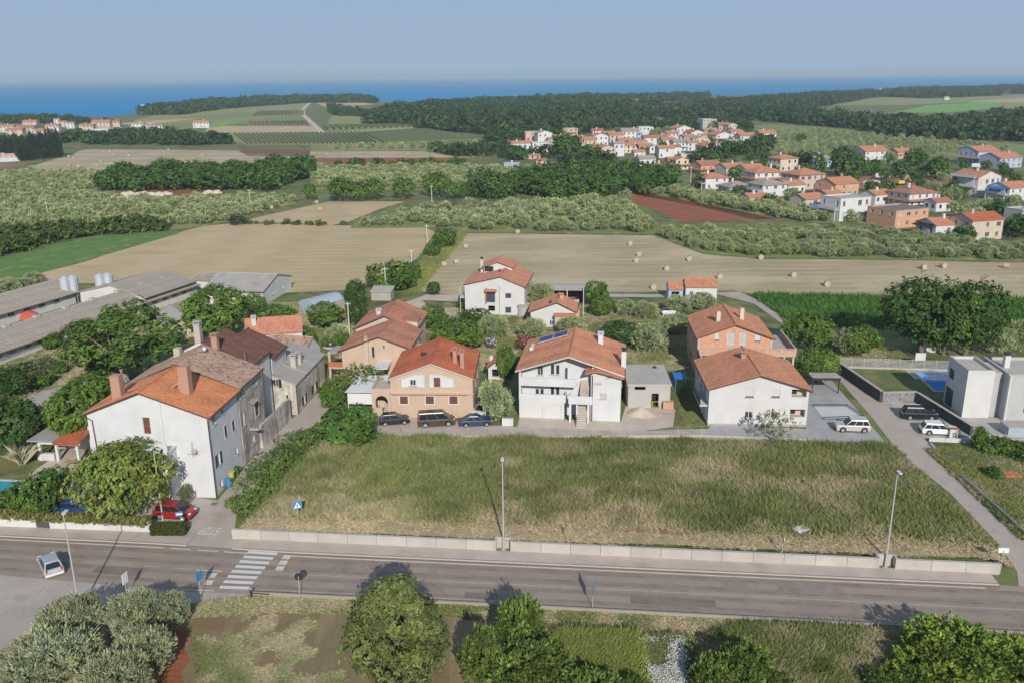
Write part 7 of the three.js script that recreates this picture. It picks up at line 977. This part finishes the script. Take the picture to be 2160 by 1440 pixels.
function villa(label, u, v, wPx, h, yaw, roof, wallMat, roofMat, o = {}) {
  h *= .8; wPx *= 1.1; const p = G(u, v), s = pxm(p), w = wPx / s / Math.max(.6, Math.cos(yaw * DEG)), d = w * (o.d || .9), rh = h + Math.min(w, d) * .5 * .36, detailed = wPx > 44;
  const ang = yaw - Math.atan2(p.x, -p.z) / DEG * 0, g = thing(o.name || 'village_house', label, 'house', p.clone().add(V(-w / 2, 0, 0).applyAxisAngle(V(0, 1, 0), ang * DEG)), ang, o.group), R = rng(Math.round(u * 7 + v * 13));
  const st = Math.max(1, Math.round(h / 2.9)), cols = Math.max(2, Math.round(w / 3.2)), holes = { F: [], L: [] };
  for (let j = 0; j < st; j++) { for (let i = 0; i < cols; i++) if (R() < .85) holes.F.push([R() < .2 ? 'c' : 'n', w * (i + .5) / cols - .5, j * h / st + h / st * .3, R() < .25 ? 1.5 : 1.0, h / st * .48]); const c2 = Math.max(2, Math.round(d / 3.6)); for (let i = 0; i < c2; i++) if (R() < .75) holes.L.push(['n', d * (i + .5) / c2 - .5, j * h / st + h / st * .3, 1.1, h / st * .48]); }
  if (roof === 'flat') flatBlock(g, { w, d, h, wall: wallMat, roof: roofMat || M.concrete, holes });
  else if (detailed && roof !== 'hip') gabled(g, { axis: roof === 'gx' ? 'x' : 'z', w, d, h: [h, h], r: [.5, rh], wall: wallMat, roof: roofMat, holes, oh: .4, og: .3 });
  else if (detailed) { const E = .252; wallFace(g, FACE.F(w, d), rect(0, w, h), holes.F, wallMat); wallFace(g, FACE.B(w, d), rect(0, w, h), [], wallMat); wallFace(g, FACE.R(w, d), rect(E, d - E, h - .01), [], wallMat); wallFace(g, FACE.L(w, d), rect(E, d - E, h - .01), holes.L, wallMat); hip(g, w, d, h, rh, .6, roofMat); }
  else {                                                       // small in the photo: one body, windows set on it
    const out = roof === 'gz' ? prism([[0, 0], [w, 0], [w, h], [w / 2, rh], [0, h]], d).translate(0, 0, -d) : roof === 'gx' ? prism([[0, 0], [d, 0], [d, h], [d / 2, rh], [0, h]], w).rotateY(Math.PI / 2).translate(0, 0, 0) : bx(w, h, d, w / 2, 0, -d / 2);
    mesh('wall', out, wallMat, g); const T = .14;
    if (roof === 'hip') hip(g, w, d, h, rh, .5, roofMat);
    else if (roof === 'gz') { const q = (rh - h) / (w / 2) * .4; mesh('roof', [quadSheet(V(-.4, h + T - q, -d - .3), V(-.4, h + T - q, .3), V(w / 2, rh + T, .3), V(w / 2, rh + T, -d - .3)), quadSheet(V(w + .4, h + T - q, .3), V(w + .4, h + T - q, -d - .3), V(w / 2, rh + T, -d - .3), V(w / 2, rh + T, .3))], roofMat, g); }
    else { const q = (rh - h) / (d / 2) * .4; mesh('roof', [quadSheet(V(-.3, h + T - q, .4), V(w + .3, h + T - q, .4), V(w + .3, rh + T, -d / 2), V(-.3, rh + T, -d / 2)), quadSheet(V(w + .3, h + T - q, -d - .4), V(-.3, h + T - q, -d - .4), V(-.3, rh + T, -d / 2), V(w + .3, rh + T, -d / 2))], roofMat, g); }
    for (const [, a, y, ww, hh] of holes.F) { const m = mesh('window', winGeo, M.pane, g); m.position.set(a + ww / 2, y + hh / 2, .02); }
    for (const [, a, y, ww, hh] of holes.L.slice(0, 5)) { const m = mesh('window', winGeo, M.pane, g); m.position.set(-.02, y + hh / 2, -d + a + ww / 2); m.rotation.y = Math.PI / 2; }
  }
  if (roof !== 'flat' && wPx > 24) { const R2 = g.children.find(c => c.name === 'roof'); mesh('chimney', bx(.7, 1.6, .7, w * (.25 + .5 * R()), rh - .5, -d * (.35 + .3 * R())), wallMat, R2); }
  if (o.balcony) for (let j = 1; j < st + (o.balcony > 1 ? 1 : 0); j++) { const y = j * h / st - .1, f = o.side === 'L'; mesh('balcony', f ? bx(1.5, .18, d * .9, -.75, y, -d / 2) : bx(w * .9, .18, 1.4, w / 2, y, .7), wallMat, g); mesh('parapet', f ? bx(.1, .8, d * .9, -1.45, y + .18, -d / 2) : bx(w * .9, .8, .1, w / 2, y + .18, 1.35), wallMat, g); for (const e of [.08, .92]) mesh('column', f ? bx(.22, y, .22, -1.35, 0, -d * e) : bx(.22, y, .22, w * e, 0, 1.25), wallMat, g); }
  if (o.awning) mesh('awning', [bx(2.4, .08, d * .8, -1.2, h - .3, -d / 2, 0, .28)], o.awning, g);
  if (o.skirt) mesh('skirt_roof', [bx(w + 2, .14, 1.6, w / 2, h * .5, .7, 0, 0, .3), bx(1.6, .14, d, -.7, h * .5, -d / 2, 0, .3)], roofMat, g);
  if (o.solar) mesh('solar_panel', bx(w * .6, .08, 2.4, w * .5, h + .2, -2, 0, 0, .5), M.solar, g);
  return g;
}
{
  const { white: w, white2: w2, cream: c, peach, peachPale: pp, pink, orangeWall: ow, blueWall: bl, violet: vi, greyWall: gr, beige: be, tile: t, tileRed: tr, tileRose: ro, tileGrey: tg, tilePink: tp, tileBrown: tb } = M;
  villa('white house with wide orange hip roof nearest the double pole', 1512, 399, 46, 5.8, 14, 'hip', w, t, { balcony: 1, side: 'L' });
  villa('reddish house with stepped porch roofs behind the double pole', 1500, 367, 42, 5.2, 18, 'gx', ow, ro, { skirt: 1 });
  villa('cream gabled house right of the reddish stepped house', 1553, 373, 42, 5.2, 20, 'gx', c, t);
  villa('low white house with beige roof beside the wide orange hip roof', 1566, 408, 52, 3.2, 14, 'hip', w2, tg);
  villa('white house with two tiers of orange roof at the village front', 1622, 389, 58, 6.4, 14, 'hip', w, t, { skirt: 1, d: .8 });
  villa('white villa with greyish roof and balconies above the olive strip', 1634, 415, 52, 5.8, 20, 'hip', w, tg, { balcony: 1, side: 'L' });
  villa('tall cream house with orange hip roof at the meadow edge', 1664, 363, 38, 8.0, 22, 'hip', c, t, { balcony: 1, side: 'L' });
  villa('big pale pink house with balconies and orange hip roof', 1712, 399, 56, 7.4, 22, 'hip', pp, t, { balcony: 1, side: 'L' });
  villa('pale blue gabled house with grey roof among dark trees', 1738, 353, 36, 5.0, 30, 'gx', bl, tg);
  villa('orange house with open wooden gable porch to its left', 1786, 415, 54, 6.2, 24, 'gx', ow, t, { balcony: 1, side: 'L' });
  villa('tiny pink hut with orange roof below the white villa', 1642, 435, 20, 2.6, 10, 'gx', pink, t);
  villa('pink gabled house left of the white modern cube villa', 1718, 447, 44, 5.6, 24, 'gx', pp, t);
  villa('large white modern cube villa with blue shaded side', 1802, 465, 68, 9.0, 22, 'flat', w, M.concrete, { d: .75, balcony: 1, side: 'L' });
  villa('lower blue-white terrace block joined to the cube villa', 1744, 459, 30, 5.2, 22, 'flat', bl, M.concrete, { d: 1 });
  villa('white house with orange gable behind the cube villa', 1864, 431, 40, 4.4, 24, 'gx', w, t);
  villa('white house with rose hip roof and porch above the brick shell', 1946, 437, 62, 6.2, 18, 'hip', w, ro, { skirt: 1 });
  villa('roofless orange brick shell of a house under construction', 1922, 479, 76, 6.6, 22, 'flat', M.brick, M.interior, { d: .9 });
  villa('long beige house with red roof next to the brick shell', 2080, 506, 70, 7.0, 16, 'gx', be, tr, { d: .8 });
  villa('white terraced wing with dark blue awnings beside the beige house', 2000, 501, 58, 4.6, 16, 'gx', w, t, { balcony: 1, awning: M.shutterDark });
  villa('tall white house with balcony front and pale orange gable roof', 2084, 413, 58, 8.8, 26, 'gz', w2, tp, { balcony: 2, side: 'L' });
  villa('white house with bright blue awnings at the right edge', 2150, 424, 52, 6.0, 22, 'gx', w, t, { balcony: 1, side: 'L', awning: M.tarpBlue });
  villa('large house with blue glazed gable and layered orange roofs', 2084, 347, 50, 8.2, 20, 'gx', bl, t, { skirt: 1 });
  villa('violet house with orange roof at the right village edge', 2132, 354, 52, 6.0, 20, 'gx', vi, t);
  villa('white house with long orange roof behind dark trees', 1850, 337, 50, 5.6, 14, 'gx', w, t);
  villa('pinkish house with orange roof next to the long orange roof', 1912, 335, 36, 4.6, 14, 'gx', pink, t);
  villa('grey flat-roofed house cut by the right frame edge', 2172, 470, 42, 5.2, 20, 'flat', gr, M.concrete, { balcony: 1 });
  villa('lone white house between dark trees above the meadow', 1900, 277, 28, 8.2, 10, 'gx', w, tg);
  // the dense middle of the village
  villa('long low white house with orange roof at the left end of the village', 1090, 317, 62, 5.4, 2, 'gx', w, t, { d: .35 });
  villa('white flat-roofed box house right of the long orange roof', 1143, 321, 36, 7.0, 4, 'flat', w, M.concrete);
  villa('rosy block house behind the white gable on the left slope', 1124, 299, 28, 8.5, 8, 'flat', pink, M.concrete); villa('bright orange house at the top of the left slope', 1150, 286, 25, 8.0, 8, 'hip', ow, t); villa('white gabled house in front of the rosy block', 1150, 302, 28, 8.5, 14, 'gz', w, tg); villa('small pinkish house wedged right of the white gable', 1164, 306, 14, 5.0, 14, 'gx', pp, ro);
  villa('tall orange-pink house behind the huge dark conifer', 1204, 295, 27, 10.0, 6, 'flat', pink, M.concrete, { balcony: 1 }); villa('cream house with broad orange roof right of the conifer', 1240, 318, 34, 8.0, 10, 'gx', c, t); villa('white house with belfry-like gable in the village centre', 1268, 309, 28, 8.5, 10, 'gz', w, t); villa('white house with dark red roof in the back row', 1262, 291, 22, 6.5, 10, 'gx', w, tr);
  villa('pink and white house with orange roof below the white blocks', 1301, 301, 28, 6.5, 12, 'gx', pp, t); villa('pale pink house with porch at the front of the village', 1282, 334, 32, 7.0, 16, 'gz', pp, t, { balcony: 1 }); villa('narrow white house beside the pale pink porch house', 1306, 330, 20, 9.0, 14, 'gx', w, tg); villa('house with bright orange roof right of the narrow white one', 1326, 323, 28, 5.5, 12, 'gx', c, t);
  villa('long white house left of the white flat block', 1331, 294, 34, 7.0, 6, 'gx', w, tg); villa('white flat block with stair tower in the back row', 1363, 286, 28, 8.0, 4, 'flat', w, M.concrete); villa('narrow blue water tower building beside the flat block', 1350, 298, 10, 8.0, 4, 'flat', bl, M.solar); villa('long white house with rose roof in the village centre', 1386, 309, 50, 7.0, 6, 'gx', w, ro, { d: .5 }); villa('low house with long orange roof below the rose roof', 1346, 313, 36, 5.0, 10, 'gx', c, t, { d: .5 });
  villa('cream house with orange roof and white front by the poles', 1406, 333, 30, 6.5, 8, 'gx', w, t); villa('white gable house with orange roof on the upper slope', 1443, 289, 30, 8.0, 22, 'gz', w, t); villa('orange-roofed house below the upper white gable', 1421, 296, 24, 6.0, 22, 'gx', w2, t); villa('white house with red side roof next to the upper gable', 1471, 297, 28, 7.0, 22, 'gz', w, tr); villa('tall pale grey tower-like house in the back row', 1497, 274, 28, 11.0, 14, 'flat', gr, M.concrete);
  villa('pinkish house with rose roof right of the grey tower house', 1528, 275, 22, 6.0, 14, 'gx', pink, ro); villa('small cream gable house at the right end of the back row', 1546, 276, 18, 6.0, 20, 'gz', c, tg); villa('low cream house under the grey tower house', 1501, 286, 28, 4.5, 12, 'gx', c, tg); villa('white gabled house with orange porch roof in the right rows', 1527, 301, 32, 6.5, 22, 'gz', w, t, { skirt: 1 }); villa('house with dark grey roof and arched terrace in the centre', 1441, 318, 34, 6.0, 8, 'gx', w, tg, { balcony: 1 }); villa('cream-pink gable house above the white violet gable', 1481, 309, 28, 6.0, 18, 'gz', pp, tg);
  villa('large white gable house with violet shade and orange roof', 1508, 330, 38, 7.5, 22, 'gz', w, t); villa('low cream building with dark blue solar panels', 1466, 338, 56, 4.4, 6, 'flat', c, M.concrete, { d: .4, solar: 1 }); villa('three-tier white house with orange roofs on the right', 1578, 306, 32, 7.5, 10, 'gx', w, t, { balcony: 1, skirt: 1 }); villa('white house with orange roofs at the right end of the village', 1621, 294, 32, 5.5, 12, 'gx', w, t);
  villa('white shed with greyish roof among trees before the village', 1366, 350, 32, 4.5, 10, 'gx', w2, tg); villa('cream gable house with orange side roof before the village', 1439, 358, 26, 6.0, 18, 'gz', c, t, { skirt: 1 }); villa('low house with orange roof beside the dark copse', 1391, 364, 36, 3.2, 12, 'hip', w2, t); villa('red house with white trim beside the cream gable house', 1419, 354, 18, 5.5, 16, 'gx', ow, t);
  villa('pale roofed shed among allotments left of the huge conifer', 1118, 336, 40, 2.6, 4, 'gx', pp, tp, { d: .3, name: 'field_shed' }); villa('small pinkish field house in the allotments', 1142, 352, 20, 4.0, 6, 'gx', pp, ro, { name: 'field_shed' }); villa('pale blue-roofed greenhouse shed in the allotments', 1080, 357, 28, 2.2, 4, 'gx', w2, M.sheetBlue, { name: 'field_shed' });
  for (const [u, v, wp, hh, yw, rf, wm, rm, lab] of [
    [1180, 304, 22, 6, 10, 'gx', pp, t, 'pinkish house tucked between conifer and tall orange-pink house'], [1222, 306, 20, 6, 8, 'gx', w, t, 'small white house just right of the tall orange-pink house'], [1285, 296, 20, 6, 12, 'gx', c, t, 'cream house right of the dark red roof'], [1256, 328, 24, 6, 12, 'gx', w, t, 'white house with orange roof in front of the belfry gable'], [1318, 312, 24, 6, 10, 'gx', w, t, 'white house with orange roof above the bright orange roof'], [1362, 322, 26, 5, 8, 'gx', pp, t, 'pinkish house below the long rose-roofed house'], [1382, 328, 22, 6, 10, 'gz', w, tg, 'white gable house left of the poles'], [1412, 311, 26, 6, 14, 'gx', w, t, 'white house left of the arched terrace house'], [1456, 304, 24, 6, 20, 'gx', w, t, 'white house with orange roof under the upper gable'], [1462, 318, 22, 6, 12, 'gx', w2, tp, 'pale house right of the arched terrace house'], [1490, 297, 20, 5, 18, 'gx', pp, t, 'small pinkish house below the low cream house'], [1555, 292, 24, 6, 18, 'gx', w, t, 'white house behind the three-tier house'], [1548, 312, 22, 5, 16, 'gx', w2, tg, 'grey-roofed house left of the three-tier house'], [1600, 312, 20, 4.5, 12, 'gx', c, t, 'low cream house right of the three-tier house'], [1425, 326, 22, 5.5, 8, 'gx', w, ro, 'white house with rose roof above the solar roof'], [1350, 336, 22, 5, 10, 'gx', w, t, 'white house with orange roof left of the white shed'],
    [1592, 376, 40, 5.5, 16, 'gx', w, t, 'white house with orange roof behind the two-tier roof house'], [1600, 432, 38, 3.4, 16, 'gx', w2, tp, 'low white annex left of the tiny pink hut'], [1760, 430, 34, 4.5, 22, 'gx', pp, t, 'pinkish annex behind the cube villa terrace'], [1680, 412, 38, 5, 22, 'gx', w, t, 'white house between the balcony villa and the big pink house'], [1990, 446, 34, 4, 18, 'gx', w, ro, 'small white annex right of the rose hip roof']]) villa(lab, u, v, wp, hh, yw, rf, wm, rm);
  // left village and far shore
  const L = [[14, 279, 26, 'white house at the left frame edge above the cypresses', w2, tp], [30, 287, 30, 'long rose-roofed house behind the cypress row', pp, tp], [62, 268, 26, 'tall pinkish house at the top of the left village', pp, tp], [52, 282, 36, 'wide rose-roofed house in the middle of the left village', pp, ro], [110, 277, 24, 'white block house right of the wide rose roof', w2, tp], [90, 289, 28, 'low rose-roofed house touching the cypress tips', pp, tp], [148, 271, 14, 'white house among trees right of the left village', w, tg], [182, 277, 26, 'orange-roofed house left of the long pinkish hall', pp, tp], [212, 269, 34, 'long pinkish hall with many windows', pp, tp], [240, 268, 22, 'rose-roofed end of the long pinkish hall', pp, ro], [222, 282, 50, 'long white hotel block in front of the pinkish hall', w2, M.concrete], [290, 273, 22, 'white tower house on the far left slope', w, tg], [314, 277, 22, 'white house with terraces beside the tower house', w, tp], [334, 278, 16, 'low white building at the edge of the far left houses', w2, tg], [424, 270, 30, 'lone white farmhouse beside a dark tree', w2, tp], [120, 262, 12, 'tiny pale house near the left shore', w2, tp], [132, 268, 14, 'small pale house under the shore trees', pp, tp]];
  for (const [u, v, wp, lab, wm, rm] of L) villa(lab, u, v, wp, wp > 40 ? 5 : 6.5, 4, rm === M.concrete ? 'flat' : 'gx', wm, rm, { d: .6, name: 'far_house' });
  const F = [[1284, 224, 24, 'pinkish house left of three on the wooded hilltop', pp, tp], [1306, 221, 22, 'orange-roofed house in the middle on the wooded hilltop', pp, t], [1336, 218, 22, 'bright orange house right of three on the wooded hilltop', ow, t], [1272, 207, 12, 'tiny white house on the skyline above the wood', w, tg], [735, 232, 24, 'white house at the end of the headland wood', w2, tp], [690, 214, 10, 'tiny white house on the hill track', w, tg], [940, 270, 16, 'small orange-roofed house at the foot of the wood', w2, t], [955, 270, 16, 'small grey-roofed house at the foot of the wood', w2, tg], [1824, 197, 16, 'pale house on the far right shore, first from the left', be, tp], [1868, 193, 22, 'pale house on the far right shore with long roof', be, tp], [1882, 194, 14, 'second small house beside the long shore roof', w2, tp], [1932, 192, 20, 'white house above the shore wood', w2, tp], [1960, 188, 18, 'white house farthest out on the shore ridge', w, tg], [2064, 203, 28, 'white farmhouse at the end of the shore wood', w2, tp], [2096, 197, 22, 'pinkish house right of the shore farmhouse', pp, tp], [2146, 196, 26, 'pale house at the right edge of the shore', w2, tp], [1998, 211, 10, 'tiny white shed in the far fields', w, tg], [1530, 237, 10, 'tiny orange house among the far right trees', pp, t], [1575, 226, 14, 'small pinkish house among the far right fields', pp, tp]];
  for (const [u, v, wp, lab, wm, rm] of F) villa(lab, u, v, wp, 6, 4, 'gx', wm, rm, { d: .6, name: 'far_house' });
  const shore = [[322, 239], [330, 238], [338, 239], [347, 238], [358, 236], [366, 238], [392, 235], [404, 236], [415, 235], [372, 236]];
  for (const [u, v] of shore) villa('small white holiday cabin below the headland wood', u, v, 6, 3.2, 4, 'flat', w, M.concrete, { name: 'holiday_cabin', group: 'white cabins below the headland wood' });
}
{ // garden trees between the houses of the village
  const R = rng(313), houses = scene.children.filter(o => /village_house|field_shed/.test(o.name)), spots = [...fill([[1180, 330], [1300, 282], [1400, 276], [1560, 276], [1640, 296], [1560, 330], [1480, 345], [1400, 360], [1300, 345]], [17, 17], 14, R), ...fill([[1470, 395], [1500, 345], [1640, 330], [1800, 345], [1960, 345], [2180, 350], [2180, 480], [1990, 440], [1840, 440], [1700, 440], [1600, 415]], [13, 13], 10, R)];
  for (const p of spots) if (R() < .62 && !houses.some(h => Math.hypot(h.position.x + 5 - p.x, h.position.z - 4 - p.z) < 9.5)) { const s = 3.2 + 3.4 * R(); plantAt(R() < .75 ? 'wood' : 'olive', 'garden_tree', 'small green garden tree between the village houses', 'tree', p, s, s * (.8 + .3 * R()), 'garden trees of the village'); }
}
{ // bits and pieces far out
  const R = rng(71);
  for (let i = 0; i < 9; i++) { const p = G([262, 275, 290, 305, 322, 338, 352, 440, 455][i], [412, 411, 413, 411, 412, 413, 411, 409, 408][i]), g = thing('rubble_heap', 'pale rubble heap on the red bank behind the left grove', 'rubble heap', p, 0, 'pale rubble heaps on the red bank'), s = new THREE.IcosahedronGeometry(1, 3), q = s.attributes.position; for (let k = 0; k < q.count; k++) { const f = .7 + .5 * nz(q.getX(k) * 2 + i * 9, q.getZ(k) * 2 + q.getY(k) * 3, 4); q.setXYZ(k, q.getX(k) * f * 2.4, Math.max(-.05, q.getY(k)) * f * 1.5, q.getZ(k) * f * 1.8); } s.computeVertexNormals(); mesh('heap', s, M.gravel, g); }
  const sp = thing('plastic_sheet', 'flat white greenhouse sheet at the end of the rubble heaps', 'sheet', G(232, 419)); mesh('sheet', bx(9, .6, 3, 3, .3, 0), M.canvas, sp); mesh('frame', bx(9.2, .3, 3.2, 3, 0, 0), M.frame, sp);
  const cw = thing('cemetery_wall', 'white cemetery wall beside the cypress row', 'wall', G(-30, 344), dirDeg(G(-30, 344), G(40, 340))), L = G(-30, 344).distanceTo(G(40, 340)); for (let i = 0; i < 6; i++) mesh('wall_panel', bx(L / 6 - .05, 2.2, .4, L / 6 * (i + .5), 0, 0), M.white, cw);
  for (let i = 0; i < 10; i++) { const p = G(-2 + i * 3.7, 334 - (i % 3) * 2), g = thing('grave_stone', 'pale stone tomb behind the white cemetery wall', 'tomb', p, 0, 'tombs in the cemetery'); mesh('slab', bx(2.2, 1.6 + R(), .6), M.pink, g); mesh('base', bx(2.6, .5, 2), M.white2, g); }
  const b = thing('sail_boat', 'tiny white boat on the blue sea', 'boat', G(300, 221).setY(-1.2), 20); b.scale.setScalar(.5); mesh('hull', prism([[-6, 0], [6, 0], [7.5, 1.8], [-6.5, 1.8]], 3), M.white, b); mesh('cabin', bx(5, 2, 2, -1, 1.8, 1.5), M.white, b); mesh('mast', cy(.12, .1, 9, 1, 1.8, 1.5), M.frame, b);
  const e = G(1900, 391), x = thing('excavator', 'yellow excavator on the red building site', 'excavator', e, 15); mesh('track', [bx(3.4, .8, .6, 0, 0, 1), bx(3.4, .8, .6, 0, 0, -1)], M.black, x); mesh('body', bx(2.8, 1.2, 2.2, -.3, .85, 0), M.yellow, x); mesh('cab', bx(1.1, 1.3, 1, .4, 2.05, .5), M.paneBlue, x); mesh('arm', [bar(V(1, 1.6, -.3), V(3.6, 3.8, -.3), .2), bar(V(3.6, 3.8, -.3), V(5.2, 1.4, -.3), .16)], M.yellow, x); mesh('bucket', bx(.9, .7, .9, 5.2, .7, -.3), M.black, x);
  for (const [u, v, w, lab] of [[1838, 386, 40, 'long pale heap of gravel on the building site'], [1868, 389, 26, 'smaller pale gravel heap on the building site']]) { const p = G(u, v), h = thing('gravel_heap', lab, 'gravel heap', p), q = new THREE.SphereGeometry(w / pxm(p) / 2, 16, 8, 0, 6.3, 0, 1.57).scale(1, .35, .5); mesh('heap', q, M.gravel, h); }
  for (const [u, v, l, lab] of [[1870, 374, 46, 'long pale retaining slab on the upper building site'], [1935, 372, 44, 'second pale retaining slab right of the round tree'], [2100, 352, 100, 'white boundary wall below the blue glazed house']]) { const p = G(u - l / 2, v), q = G(u + l / 2, v), w = thing('site_wall', lab, 'wall', p, dirDeg(p, q)); const n = 5, LL = p.distanceTo(q); for (let i = 0; i < n; i++) mesh('wall_panel', bx(LL / n - .05, 1.7, .4, LL / n * (i + .5), 0, 0), M.white2, w); }
}

renderer.render(scene, camera);
